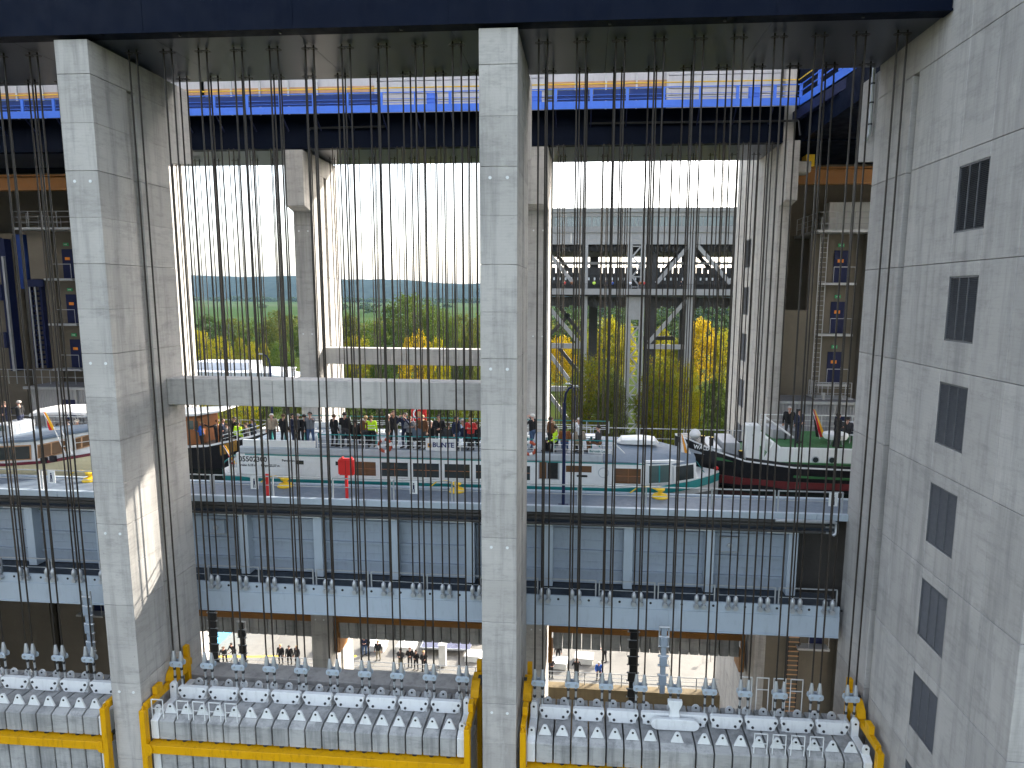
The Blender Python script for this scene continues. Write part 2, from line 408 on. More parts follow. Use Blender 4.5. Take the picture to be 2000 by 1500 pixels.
# plaza slabs behind the far row of pillars
plaza = MB(); plaza.quad((-64, PY1 + 0.8, GZ + 0.01), (32, PY1 + 0.8, GZ + 0.01), (32, 74, GZ + 0.01), (-64, 74, GZ + 0.01))
plz = tag(part(plaza, 'plaza', 'plaza_concrete'), kind='structure')
sl = mesh_of(MB().box(-2.485, 2.485, -2.485, 2.485, 0, 0.05), 'paving_slab', bevel=0.02)
sl.materials.append(MATS['plaza_concrete'])
for ix in range(18):
    for iy in range(4):
        o = link(sl, 'paving_slab', None, plz, (-60 + ix * 5, 53.1 + iy * 5, GZ + 0.011))
m_ = MB()
for a, b in (((-33, 51.2), (-26, 51.9)), ((-21.5, 51.1), (-19.4, 52.6)), ((-18.9, 55.0), (-17.8, 60))):
    m_.bar((a[0], a[1], GZ + 0.068), (b[0], b[1], GZ + 0.068), 0.3, 0.004)
part(m_, 'painted_line', 'yellow_bright', plz)

# distant hills, each ridge a rounded body of terrain
m, nt, bs = nodes_of('wooded_hill')
p = position(nt)
c = mixc(nt, ramp(nt, noise(nt, p, 0.02, 6, 0.7), [(0.35, 0.0), (0.65, 1.0)]).outputs['Color'], (0.010, 0.017, 0.015), (0.026, 0.036, 0.027))
nt.links.new(c, bs.inputs['Base Color']); bs.inputs['Roughness'].default_value = 1.0; bs.inputs['Specular IOR Level'].default_value = 0.0
MATS['wooded_hill'] = m
def ridge(name, y0, depth, prof, seed):
    rnd = random.Random(seed); mb = MB(); xs = rng(-4200, 4200, 211); rows = 9
    vs = []
    for j in range(rows):
        t = j / (rows - 1)
        for i, x in enumerate(xs):
            h = prof(x) * math.sin(math.pi * min(1, t * 0.98 + 0.01)) ** 0.7
            h += rnd.uniform(-1, 1) * 3.0 * math.sin(math.pi * t)
            vs.append((x, y0 + depth * t, GZ - 1 + max(0, h)))
    n = len(xs)
    mb.add(vs, [(j * n + i, j * n + i + 1, (j + 1) * n + i + 1, (j + 1) * n + i) for j in range(rows - 1) for i in range(n - 1)])
    tag(part(mb, name, 'wooded_hill', smooth=True), kind='structure')
ridge('hill', 3000, 1500, lambda x: 104 + 8 * math.sin(x / 340.0) - 0.018 * (x + 900) + 5 * math.sin(x / 95.0), 1)
ridge('hill', 2650, 420, lambda x: max(3, 26 + 14 * math.sin(x / 260.0 + 1.0) + 6 * math.sin(x / 70.0)) if x > -700 else 12, 2)

# the air between here and the hills
hz = MB().box(-4300, 4300, -80, 4600, -42, 130)
hz_o = part(hz, 'haze', None); tag(hz_o, kind='stuff')
hm = bpy.data.materials.new('haze'); hm.use_nodes = True
for n_ in list(hm.node_tree.nodes):
    if n_.type != 'OUTPUT_MATERIAL': hm.node_tree.nodes.remove(n_)
pv = hm.node_tree.nodes.new('ShaderNodeVolumePrincipled')
pv.inputs['Density'].default_value = 0.000028
pv.inputs['Color'].default_value = (0.42, 0.68, 1.0, 1)
pv.inputs['Anisotropy'].default_value = 0.2
hm.node_tree.links.new(pv.outputs[0], [n_ for n_ in hm.node_tree.nodes if n_.type == 'OUTPUT_MATERIAL'][0].inputs['Volume'])
hz_o.data.materials.append(hm)

# ================================================================ concrete pillars
JOINTS = [8.52, 7.4, 4.2, 1.0, -2.2, -5.42, -8.64, -11.86, -15.08, -18.3, -21.5, -24.7, -27.9, -31.1, -34.3, -39.0]
GAP = 0.008
def pillar(name, label, x0, x1, y0, y1, inner, z_groove=True):
    """inner = +1 when the trough lies at larger Y (near row), -1 for the far row"""
    t = thing(name, label, 'pillar', ((x0 + x1) / 2, (y0 + y1) / 2, -39), group='concrete pillars of the lift')
    part(MB().box(x0 + 0.3, x1 - 0.3, y0 + 0.03, y1 - 0.03, -38.9, 8.45), 'core', 'concrete', t)
    ga, gb = (24.55, 24.98) if inner > 0 else (43.15, 43.58)
    d = 0.2
    for i in range(len(JOINTS) - 1):
        zt, zb = JOINTS[i] - GAP, JOINTS[i + 1] + GAP
        if i == 0:
            poly = [(x0, y0), (x1, y0), (x1, y1), (x0, y1)]
        else:
            poly = [(x0, y0), (x1, y0), (x1, ga), (x1 - d, ga), (x1 - d, gb), (x1, gb), (x1, y1), (x0, y1), (x0, gb), (x0 + d, gb), (x0 + d, ga), (x0, ga)]
        zm = (zt + zb) / 2 if zt - zb > 2 else None      # a faint pour line half way up each lift
        if zm: part(MB().prism(poly, 'z', zb, zm - 0.0025), 'concrete_segment', 'concrete', t, bevel=0.008)
        s = part(MB().prism(poly, 'z', zm + 0.0025 if zm else zb, zt), 'concrete_segment', 'concrete', t, bevel=0.008)
        fy = y0 - 0.001 if inner > 0 else y0 - 0.001
        if i % 2 == 0 and i > 1:
            for dx in (0.3, -0.28):
                part(MB().lathe([(0.0, -0.012), (0.055, -0.012), (0.055, 0.0)], ((x0 + x1) / 2 + dx, fy, zt - 0.35), 10, 'y'), 'anchor_plug', 'white_steel', s)
    ca, cb = (y1 + 0.002, y1 + 1.7) if inner > 0 else (y0 - 1.05, y0 - 0.002)
    ylo, yhi = ca, cb
    if inner > 0: poly = [(ylo, 5.2), (yhi, 5.5), (yhi, 8.5), (ylo, 8.5)]
    else: poly = [(ylo, 5.25), (yhi, 5.0), (yhi, 8.5), (ylo, 8.5)]
    part(MB().prism(poly, 'x', x0 + 0.01, x1 - 0.01), 'corbel', 'concrete', t, bevel=0.02)
    part(MB().box(x0 + 0.2, x1 - 0.2, y0 + 0.5, y1 - 0.4, 8.505, 8.66), 'bearing', 'dark_steel', t)
    return t
XA0, XA1, XB0, XB1 = -18.25, -17.05, -3.62, -2.35
NY0, NY1, FY0, FY1 = 22.7, 26.8, 41.1, 45.6
pillar('concrete_pillar', 'near concrete pillar on the left carrying a patch of sunlight on its side', XA0, XA1, NY0, NY1, 1)
pillar('concrete_pillar', 'near slender concrete pillar in the middle of the picture, cutting across the white boat', XB0, XB1, NY0, NY1, 1)
pillar('concrete_pillar', 'far concrete pillar with a bright sunlit side, seen through the left bay', XA0, XA1, FY0, FY1, -1)
pillar('concrete_pillar', 'far concrete pillar just right of the near middle pillar', XB0, XB1, FY0, FY1, -1)

def tie(label, x0, x1, y0, y1, z0, z1, mat='concrete'):
    t = thing('tie_beam', label, 'beam', ((x0 + x1) / 2, y0, z0), group='concrete tie beams between the pillars')
    n = 3 if x1 - x0 > 8 else 1
    xs = rng(x0, x1, n + 1)
    for a, b in zip(xs, xs[1:]):
        part(MB().box(a + 0.004, b - 0.004, y0, y1, z0, z1), 'concrete_segment', mat, t, bevel=0.02)
tie('upper near concrete tie beam running in front of the people on the boat', XA1 + 0.004, XB0 - 0.004, 25.65, 26.65, -4.55, -3.46)
tie('far concrete tie beam with a thin sunlit top edge', XA1 + 0.004, XB0 - 0.004, 42.0, 43.0, -4.55, -3.5)
tie('lower concrete tie beam behind the left counterweights', XA1 + 0.004, XB0 - 0.004, 25.75, 26.78, -18.4, -16.5)
# cross wall under the walkways is left open: the far row stands free to the plaza

# ================================================================ concrete towers
TX = 10.96
def louvre(parent, X, ya, yb, z0, z1):
    lv = part(MB().box(X + 0.02, X + 0.10, ya, ya + 0.05, z0, z1).box(X + 0.02, X + 0.10, yb - 0.05, yb, z0, z1).box(X + 0.02, X + 0.10, ya, yb, z0, z0 + 0.05).box(X + 0.02, X + 0.10, ya, yb, z1 - 0.05, z1),
              'louvre_grille', 'louvre_grey', parent)
    part(MB().box(X + 0.16, X + 0.2, ya, yb, z0, z1), 'backing', 'dark_steel', lv)
    ys = rng(ya + 0.05, yb - 0.05, 4)
    for a, b in zip(ys, ys[1:]):
        mb = MB(); n = 34
        for k in range(n):
            z = z0 + 0.07 + (z1 - z0 - 0.12) * k / n
            mb.prism([(X + 0.03, z), (X + 0.045, z), (X + 0.11, z + 0.045), (X + 0.095, z + 0.045)], 'y', a + 0.012, b - 0.012)
        part(mb, 'slats', 'louvre_grey', lv, kind='stuff')
    for y in ys[1:-1]: part(MB().box(X + 0.02, X + 0.06, y - 0.012, y + 0.012, z0 + 0.05, z1 - 0.05), 'mullion', 'louvre_grey', lv)
    return lv
LJ = [22.5, 10.65, 7.45, 4.24, 1.02, -2.21, -5.42, -8.62, -11.83, -15.05, -18.26, -21.5, -24.7, -27.9, -31.1, -34.3, -39]
LZ = [3.82, 0.6, -2.6, -5.82, -9.0, -12.22, -15.4, -18.6, -21.8, -25.0, -28.2]
def tower_wall(t, X, X2, ya, yb, lo, hi, groove, seam, mat, lv_range):
    """side wall facing the bay: lifts with joints, a groove, and a louvre grille in each storey. lo/hi = louvre Y range"""
    part(MB().box(X + 0.42, X2 - 0.03, ya + 0.03, yb - 0.03, -38.9, LJ[0] - 0.05), 'core', mat, t)
    edges = sorted([ya, yb, lo, hi, seam])
    for i in range(len(LJ) - 1):
        zt, zb = LJ[i] - GAP, LJ[i + 1] + GAP
        lz = [z for z in LZ if zb < z < zt]
        for a, b in zip(edges, edges[1:]):
            if b - a < 0.05: continue
            is_l = abs(a - lo) < 1e-6 and lz and lv_range[0] <= lz[0] <= lv_range[1]
            if is_l:
                z1 = lz[0]; z0 = max(zb + 0.1, z1 - 1.93)
                part(MB().box(X, X + 0.25, a + 0.006, b - 0.006, z1 + 0.002, zt), 'concrete_panel', mat, t, bevel=0.012)
                part(MB().box(X, X + 0.25, a + 0.006, b - 0.006, zb, z0 - 0.002), 'concrete_panel', mat, t, bevel=0.012)
                louvre(t, X, a, b, z0, z1)
            elif a < groove[0] < b and zt < 7.5:
                d = 0.36
                poly = [(X, a + 0.006), (X2, a + 0.006), (X2, b), (X, b), (X, groove[1]), (X + d, groove[1]), (X + d, groove[0]), (X, groove[0])]
                part(MB().prism(poly, 'z', zb, zt), 'concrete_panel', mat, t, bevel=0.012)
            else:
                part(MB().box(X, X2, a + 0.006, b - 0.006, zb, zt), 'concrete_panel', mat, t, bevel=0.012)
t = thing('concrete_tower', 'huge near concrete tower wall at the right with a column of louvre grilles', 'tower', (16, 22, -39), group='concrete towers of the lift')
tower_wall(t, TX, 14.0, 16.55, 27.7, 19.9, 21.45, (24.45, 24.9), 18.26, 'concrete_tower', (-16, 4))
part(MB().prism([(27.702, 5.15), (29.4, 5.45), (29.4, 8.5), (27.702, 8.5)], 'x', TX, TX + 0.7), 'corbel', 'concrete_tower', t, bevel=0.02)
part(MB().box(14.0, 40.0, 16.6, 27.6, -39, 22.4), 'tower_body', 'concrete_tower', t)
pp = MB().tube([(TX - 0.12, 27.95, 9.2), (TX - 0.12, 27.95, 6.2), (TX - 0.2, 28.1, 6.0)], 0.07, 8)
dp = part(pp, 'drain_pipe', 'galvanised', t, smooth=True)
for z in (6.6, 7.4, 8.1): part(MB().lathe([(0.085, -0.03), (0.085, 0.03)], (TX - 0.12, 27.95, z), 8), 'pipe_clip', 'dark_steel', dp)

t = thing('concrete_tower', 'unseen near left concrete tower, added outside the frame to block sky light', 'tower', (-38, 22, -39), group='concrete towers of the lift')  # out of view; added so the left bay gets less sky light
for a, b in zip(LJ, LJ[1:]): part(MB().box(-72, -31.6, 16.55, 27.7, b + GAP, a - GAP), 'concrete_segment', 'concrete_tower', t, bevel=0.012)
def door(t, x, z, y=44.0):
    d = part(MB().box(x, x + 0.98, y - 0.05, y + 0.02, z, z + 2.0), 'door', 'blue_dark', t, bevel=0.01)
    part(MB().box(x + 0.22, x + 0.58, y - 0.062, y - 0.052, z + 1.25, z + 1.45), 'warning_sign', 'warning_orange', d)
    part(MB().box(x + 0.84, x + 0.9, y - 0.1, y - 0.052, z + 0.95, z + 1.02), 'handle', 'galvanised', d)
    part(MB().box(x - 0.9, x + 1.2, y - 0.75, y - 0.002, z - 0.16, z - 0.02), 'door_ledge', 'galvanised', t)
    part(MB().bar((x - 0.2, y - 0.7, z + 0.95), (x + 1.1, y - 0.7, z + 0.95), 0.04, 0.04).bar((x - 0.2, y - 0.7, z), (x - 0.2, y - 0.7, z + 0.95), 0.03, 0.03).bar((x + 1.1, y - 0.7, z), (x + 1.1, y - 0.7, z + 0.95), 0.03, 0.03), 'guard_rail', 'galvanised', t)
    ex = part(MB().box(x + 0.2, x + 0.55, y - 0.09, y - 0.002, z + 2.22, z + 2.42), 'exit_sign', 'exit_green', t)
    part(MB().bar((x + 0.27, y - 0.097, z + 2.32), (x + 0.42, y - 0.097, z + 2.32), 0.006, 0.04).add([(x + 0.42, y - 0.095, z + 2.26), (x + 0.5, y - 0.095, z + 2.32), (x + 0.42, y - 0.095, z + 2.38)], [(0, 1, 2)]), 'arrow', 'letter_white', ex)
def rail_run(t, pts, h=1.05, mids=(0.5,), post=1.2, mat='galvanised', name='railing', r=0.022):
    rl = MB(); ps = []
    for a, b in zip(pts, pts[1:]):
        a, b = Vector(a), Vector(b); n = max(1, round((b - a).length / post))
        for k in range(n + 1): ps.append(a.lerp(b, k / n))
        rl.tube([a + Vector((0, 0, h)), b + Vector((0, 0, h))], r, 6)
        for m_ in mids: rl.tube([a + Vector((0, 0, h * m_)), b + Vector((0, 0, h * m_))], r * 0.7, 5)
    root = part(rl, name, mat, t)
    for q in ps: part(MB().bar(q, q + Vector((0, 0, h)), r * 1.8, r * 1.8), 'rail_post', mat, root)
    return root
# --- far right tower
t = thing('concrete_tower', 'far right concrete tower with blue doors and a ladder in its recess', 'tower', (16, 46, -39), group='concrete towers of the lift')
tower_wall(t, TX, TX + 0.66, 40.4, 51.6, 46.65, 48.2, (43.2, 43.65), 49.9, 'concrete', (-13, 4))
part(MB().prism([(39.3, 5.3), (40.398, 5.1), (40.398, 8.5), (39.3, 8.5)], 'x', TX + 0.003, TX + 0.66), 'corbel', 'concrete', t, bevel=0.02)
part(MB().box(TX + 0.67, TX + 1.5, 39.9, 41.0, 6.9, 7.5), 'bracket', 'concrete', t, bevel=0.03)
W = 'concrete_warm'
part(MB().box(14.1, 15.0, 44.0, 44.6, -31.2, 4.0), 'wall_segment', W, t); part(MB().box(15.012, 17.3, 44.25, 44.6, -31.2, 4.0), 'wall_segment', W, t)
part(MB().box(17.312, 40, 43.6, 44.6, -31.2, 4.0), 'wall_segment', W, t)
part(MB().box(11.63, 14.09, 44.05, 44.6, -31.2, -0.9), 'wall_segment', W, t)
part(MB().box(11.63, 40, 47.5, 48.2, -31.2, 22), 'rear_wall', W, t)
part(MB().box(14.0, 24, 42.9, 47.5, 3.86, 4.02), 'balcony_slab', 'galvanised', t)
for x in (15.8, 20.5): part(MB().box(x, x + 2.6, 46.4, 47.4, 4.02, 6.1), 'cabinet', 'white_steel', t, bevel=0.02)
rail_run(t, [(14.05, 47.2, 4.02), (14.05, 42.95, 4.02), (22.5, 42.95, 4.02)], 1.05, (0.33, 0.66), 1.1)
for z in (0.85, -2.35, -5.55, -14.0, -17.2, -20.4, -23.6): door(t, 15.55, z, 44.25)
ld = part(MB().bar((14.55, 43.9, -6.2), (14.55, 43.9, 4.9), 0.05, 0.05).bar((15.0, 43.9, -6.2), (15.0, 43.9, 4.9), 0.05, 0.05), 'ladder', 'galvanised', t)
for k in range(36): part(MB().bar((14.55, 43.9, -6.0 + k * 0.3), (15.0, 43.9, -6.0 + k * 0.3), 0.025, 0.025), 'rung', 'galvanised', ld)
lo_ = part(MB().bar((14.1, 43.8, -31), (14.1, 43.8, -13.5), 0.06, 0.06).bar((14.8, 43.8, -31), (14.8, 43.8, -13.5), 0.06, 0.06), 'cable_rack', 'dark_steel', t)
for k in range(50): part(MB().bar((14.1, 43.78, -30.8 + k * 0.34), (14.8, 43.78, -30.8 + k * 0.34), 0.05, 0.06), 'rack_bar', 'pale_wood', lo_)
# --- far left tower, mostly behind the near left pillar
t = thing('concrete_tower', 'far left concrete tower in shade with blue steel guides and doors', 'tower', (-38, 46, -39), group='concrete towers of the lift')
part(MB().box(-32.26, -31.6, 40.4, 51.6, -39, 22), 'side_wall', 'concrete', t)
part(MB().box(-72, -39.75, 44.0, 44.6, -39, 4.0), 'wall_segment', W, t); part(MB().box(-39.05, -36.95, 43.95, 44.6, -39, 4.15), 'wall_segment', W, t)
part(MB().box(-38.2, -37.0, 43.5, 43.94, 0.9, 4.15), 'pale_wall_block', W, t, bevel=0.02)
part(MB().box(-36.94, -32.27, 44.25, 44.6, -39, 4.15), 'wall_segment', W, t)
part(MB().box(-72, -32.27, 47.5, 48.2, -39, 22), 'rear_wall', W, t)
part(MB().box(-38.6, -32.3, 42.9, 47.5, 4.16, 4.3), 'balcony_slab', 'galvanised', t)
rail_run(t, [(-38.5, 47.0, 4.3), (-38.5, 42.95, 4.3), (-32.4, 42.95, 4.3)], 1.05, (0.33, 0.66), 1.1)
part(MB().box(-36.0, -34.4, 46.4, 47.4, 4.3, 6.4), 'cabinet', 'white_steel', t)
for z in (0.95, -2.15, -5.3, -14.0, -17.2, -20.4, -23.6): door(t, -36.35, z, 44.25)
gr = part(MB().box(-40.3, -39.8, 43.4, 43.95, -5.5, 3.6), 'guide_column', 'blue_dark', t)
part(MB().box(-39.95, -39.8, 43.2, 43.38, -5.5, 2.4), 'guide_rail', 'galvanised', gr)
for z in (2.6, -0.6, -3.9): part(MB().box(-40.85, -40.31, 43.3, 43.9, z, z + 1.1), 'motor_box', 'blue_dark', gr, bevel=0.05)
part(MB().box(-39.0, -38.6, 43.5, 43.94, 0.2, 3.9), 'guide_column', 'blue_mid', t)
rk = part(MB().box(-38.65, -38.5, 43.6, 43.94, -5.3, 0.75).box(-37.75, -37.6, 43.6, 43.94, -5.3, 0.75), 'rack_frame', 'blue_dark', t)
for k in range(17): part(MB().box(-38.5, -37.75, 43.65, 43.9, -5.1 + k * 0.34, -4.98 + k * 0.34), 'rack_tooth', 'blue_dark', rk)
part(MB().box(-38.75, -37.3, 43.45, 43.6, 0.35, 0.85), 'rack_head', 'blue_dark', rk)
for x in (-38.35, -37.95): part(MB().bar((x, 43.5, -5.3), (x, 43.5, 0.4), 0.09, 0.06), 'guide_strip', 'galvanised', rk)
rail_run(t, [(-41, 42.6, -6.3), (-33, 42.6, -6.3)], 1.0, (0.5,), 0.6)

# crane rails, one in each far tower
for x0, x1, lab in ((-72, -33.2, 'ochre crane beam across the far left tower'), (11.75, 40, 'ochre crane beam across the far right tower')):
    cb = thing('crane_beam', lab, 'beam', ((x0 + x1) / 2, 42, 6.6))
    part(MB().box(x0, x1, 41.9, 42.1, 6.7, 7.4), 'web', 'ochre_and_shaded_yellow', cb)
    part(MB().box(x0, x1, 41.75, 42.25, 6.55, 6.68), 'flange', 'ochre_and_shaded_yellow', cb); part(MB().box(x0, x1, 41.75, 42.25, 7.42, 7.52), 'flange', 'ochre_and_shaded_yellow', cb)
    part(MB().box(x0 + 0.9, x0 + 1.4, 41.55, 42.4, 7.53, 8.2), 'trolley', 'yellow_bright', cb, bevel=0.03)

# corrugated annexes at the feet of the far towers
def annex(label, x0, x1, y0, y1, zt, dx):
    t = thing('corrugated_annex', label, 'annex', ((x0 + x1) / 2, y0, zt - 4.2), group='grey corrugated annexes')
    part(MB().box(x0, x1, y0 + 0.06, y1, zt - 4.2, zt), 'annex_body', 'sheet_grey', t)
    part(MB().box(x0 - 0.15, x1 + 0.15, y0 - 0.15, y1, zt + 0.002, zt + 0.14), 'roof', 'roof_grey', t)
    part(MB().box(x0 - 0.16, x1 + 0.16, y0 - 0.26, y0 - 0.152, zt - 0.02, zt + 0.15), 'gutter', 'galvanised', t)
    n = int((x1 - x0) / 0.18); me = None
    for k in range(n):
        a = x0 + (x1 - x0) * k / n
        q = MB().prism([(a, y0 + 0.058), (a + 0.03, y0), (a + 0.1, y0), (a + 0.13, y0 + 0.058)], 'z', zt - 3.2, zt - 0.03)
        part(q, 'rib', 'sheet_grey', t)
    d = part(MB().box(dx, dx + 0.95, y0 - 0.03, y0 + 0.03, zt - 2.75, zt - 0.72), 'door', 'blue_dark', t)
    part(MB().box(dx + 0.3, dx + 0.36, y0 - 0.05, y0 - 0.032, zt - 1.9, zt - 1.1).box(dx + 0.3, dx + 0.62, y0 - 0.05, y0 - 0.032, zt - 1.16, zt - 1.1), 'door_frame', 'white_steel', d)
    part(MB().bar((x1 - 1.5, y0 - 0.2, zt - 3.1), (x1 - 1.5, y0 - 0.2, zt), 0.1, 0.1), 'downpipe', 'galvanised', t)
    return t
t = annex('grey corrugated annex under the far left tower, behind the cream boat', -37.3, -32.28, 41.4, 43.9, -6.42, -34.9)
t2 = annex('grey corrugated annex under the far right tower, behind the black ship', 11.7, 16.6, 41.4, 43.9, -6.5, 15.2)
rail_run(t2, [(14.3, 43.6, -6.3), (14.3, 42.2, -6.3), (16.4, 42.2, -6.3)], 1.0, (0.33, 0.66), 0.35)
part(MB().box(14.2, 16.5, 42.1, 43.7, -6.34, -6.28).box(14.6, 14.75, 41.9, 42.0, -6.34, -5.9).box(15.6, 15.75, 41.9, 42.0, -6.34, -5.9), 'stair_landing', 'galvanised', t2)

# ================================================================ blue girders that carry the rope pulleys
def girder(label, y0, y1, x0, x1, top):
    t = thing('pulley_girder', label, 'girder', ((x0 + x1) / 2, (y0 + y1) / 2, 8.66), group='blue girders on the pillars')
    part(MB().box(x0, x1, y0, y0 + 0.12, 8.67, top), 'front_web', 'blue_girder', t)
    part(MB().box(x0, x1, y1 - 0.12, y1, 8.67, top), 'rear_web', 'blue_girder', t)
    part(MB().box(x0, x1, y0 - 0.06, y0 + 0.5, 8.60, 8.665), 'front_flange', 'blue_girder', t)
    for a, b in zip(rng(x0, x1, 17), rng(x0, x1, 17)[1:]):
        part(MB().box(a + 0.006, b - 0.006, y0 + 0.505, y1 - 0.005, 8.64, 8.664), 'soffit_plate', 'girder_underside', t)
        part(MB().box(a - 0.03, a + 0.03, y0 - 0.012, y0 - 0.001, 8.7, top - 0.1), 'splice', 'blue_girder', t)
    part(MB().box(x0, x1, y0, y1, top + 0.002, top + 0.06), 'deck', 'blue_girder', t)
    for x in (-13.8, -10.3, -6.2, 0.6, 4.2, 8.4):
        part(MB().lathe([(0.05, 0), (0.05, 0.05)], (x, y0 + 0.2, 8.55), 8), 'lamp', 'dark_steel', t)
    return t
gn = girder('near blue girder across the top of the picture', 22.6, 27.8, -72, TX - 0.03, 12.4)
gf = girder('far blue girder behind, above the sky opening', 40.3, 45.5, -72, TX - 0.03, 10.5)
# machine halls on the girders
def hall(label, y0, y1, zb):
    t = thing('machine_hall', label, 'hall', (-17, (y0 + y1) / 2, 12.5), group='machine halls on the girders')
    part(MB().box(-72, TX - 0.1, y0 + 0.12, y1, zb, 22.3), 'hall_body', 'cladding_white', t)
    part(MB().box(-72.2, TX + 0.1, y0 - 0.2, y1 + 0.2, 22.31, 22.6), 'roof', 'blue_girder', t)
    return t
hall('unseen machine hall added on the near girder to block sky light', 22.9, 27.5, 12.51)  # never in view; added to keep sky light off the bays
ht = hall('white machine hall behind the blue walkway', 41.0, 45.2, 10.6)
yh = 40.85
for x0, x1, kind in ((-72, -23.5, 'g'), (-23.5, -12.75, 'g'), (-12.72, -2.6, 'w'), (-2.6, 4.45, 'g'), (4.5, 10.8, 'w')):
    if kind == 'w':
        k = 0
        for zz in rng(10.72, 14.7, 12)[:-1]:
            part(MB().prism([(yh, zz), (yh + 0.12, zz), (yh + 0.12, zz + 0.355), (yh - 0.03, zz + 0.3)], 'x', x0, x1), 'cladding_board', 'cladding_white', ht)
        part(MB().box(x0, x1, yh + 0.13, yh + 0.2, 10.7, 14.7), 'cladding_backing', 'louvre_grey', ht)
    else:
        part(MB().box(x0, x1, yh + 0.1, yh + 0.14, 10.72, 11.5), 'dark_panel', 'dark_steel', ht)
        part(MB().box(x0, x1, yh + 0.1, yh + 0.14, 11.51, 11.95), 'glass_band', 'window_green', ht)
        part(MB().box(x0, x1, yh + 0.1, yh + 0.14, 11.96, 12.3), 'warm_panel', 'pale_wood', ht)
        n = max(3, round((x1 - x0) / 1.75))
        for x in rng(x0, x1, n + 1): part(MB().box(x - 0.05, x + 0.05, yh - 0.02, yh + 0.08, 10.72, 14.5), 'mullion', 'galvanised', ht)

# blue service walkway on the inner side of the far girder and round the corner at the tower
wk = thing('service_walkway', 'bright blue service walkway with a yellow rail below the roof', 'walkway', (-17, 39.7, 10.3))
wx0, wx1, wy = -72, 11.4, 39.2
part(MB().box(wx0, wx1, wy + 0.02, 40.28, 10.62, 10.68), 'walkway_plate', 'blue_dark', wk)
part(MB().box(wx0, wx1, wy, wy + 0.05, 10.32, 10.72), 'fascia', 'blue_rail', wk)
x = wx0; k = 0
while x < wx1 - 0.1:
    part(MB().box(x, x + 0.16, wy + 0.002, wy + 0.1, 10.722, 11.42), 'rail_post', 'blue_rail', wk)
    nx = min(x + 2.0, wx1)
    part(MB().bar((x + 0.16, wy + 0.04, 11.4), (nx, wy + 0.04, 11.4), 0.05, 0.05).bar((x + 0.16, wy + 0.04, 11.05), (nx, wy + 0.04, 11.05), 0.025, 0.025).bar((x + 0.16, wy + 0.04, 10.85), (nx, wy + 0.04, 10.85), 0.025, 0.025), 'rail', 'blue_rail', wk)
    if k % 3 == 1: part(MB().box(x + 0.7, x + 1.3, wy + 0.1, wy + 0.3, 10.725, 11.36), 'switch_box', 'blue_rail', wk, bevel=0.02)
    if x < -13.5 or -3.2 < x < 3.6: part(MB().box(x + 0.2, nx - 0.04, wy + 0.08, wy + 0.095, 10.76, 11.34), 'infill_panel', 'blue_mid', wk)
    part(MB().bar((x + 0.08, wy + 0.2, 10.3), (x + 0.08, 40.25, 9.6), 0.06, 0.08), 'bracket', 'blue_dark', wk)
    x = nx; k += 1
part(MB().tube([(wx0, wy - 0.05, 11.62), (11.3, wy - 0.05, 11.62), (12.6, 28.5, 11.62)], 0.035, 8), 'yellow_handrail', 'yellow_bright', wk, smooth=True)
cw = part(MB().bar((11.45, wy, 10.52), (12.7, 28.3, 10.52), 0.05, 0.4), 'corner_fascia', 'blue_rail', wk)
part(MB().bar((12.2, wy + 0.5, 10.65), (13.5, 28.3, 10.65), 1.5, 0.05), 'corner_plate', 'blue_dark', wk)
part(MB().bar((11.5, 40.2, 9.95), (12.8, 28.0, 9.95), 0.3, 0.5), 'corner_beam', 'blue_dark', wk)
for f_ in rng(0, 1, 6):
    q = Vector((11.45, wy, 10.72)).lerp(Vector((12.7, 28.3, 10.72)), f_)
    part(MB().bar(q, q + Vector((0, 0, 0.72)), 0.14, 0.1), 'rail_post', 'blue_rail', wk)
for z in (11.4, 11.05): part(MB().bar((11.45, wy, z), (12.7, 28.3, z), 0.05, 0.05), 'rail', 'blue_rail', wk)
part(MB().tube([(-12, 40.1, 9.75), (-16.5, 40.1, 9.72), (-16.6, 40.1, 9.6)], 0.06, 6), 'conduit', 'dark_steel', wk)
part(MB().tube([(0, 40.1, 9.75), (11, 40.1, 9.72), (11.5, 39.5, 9.6), (11.6, 39.4, 8.8)], 0.06, 6), 'conduit', 'dark_steel', wk)
xb = thing('cross_girder', 'dark cross girder joining near and far girders at the right tower', 'girder', (13, 34, 8.6))
part(MB().box(12.0, 16.0, 27.9, 40.2, 8.7, 10.2), 'box_beam', 'blue_girder', xb)
part(MB().box(12.0, 40.0, 40.0, 47.0, 8.6, 10.4), 'box_beam', 'blue_girder', xb)
part(MB().box(11.7, 40.0, 40.4, 47.5, 10.5, 22.0), 'machine_room', 'blue_girder', xb)
xb = thing('cross_girder', 'dark cross girder over the far left tower', 'girder', (-38, 42, 8.6))
part(MB().box(-72, -32.3, 45.6, 47.4, 8.6, 16), 'box_beam', 'blue_girder', xb)
# ================================================================ ship trough
TX0, TX1 = -72.0, 14.5
tr = thing('ship_trough', 'long grey-blue steel ship trough slung between the pillar rows', 'trough', (-17, 34, -14.6))
part(MB().box(TX0, TX1, 27.76, 30.4, -9.30, -9.20), 'walkway_deck', 'walkway_deck', tr)
for a, b in zip(rng(TX0, TX1, 19), rng(TX0, TX1, 19)[1:]):
    part(MB().box(a + 0.008, b - 0.008, 27.55, 27.755, -9.26, -8.98), 'kerb', 'trough_light', tr, bevel=0.012)
    part(MB().box(a + 0.008, b - 0.008, 30.28, 30.5, -9.55, -9.14), 'inner_kerb', 'trough_light', tr, bevel=0.012)
for y, z, r in ((27.75, -9.4, 0.09), (27.95, -9.62, 0.085), (27.85, -9.86, 0.06)):
    part(MB().tube([(TX0, y, z), (10.2, y, z)], r, 8), 'service_pipe', 'pipe_dark', tr, smooth=True)
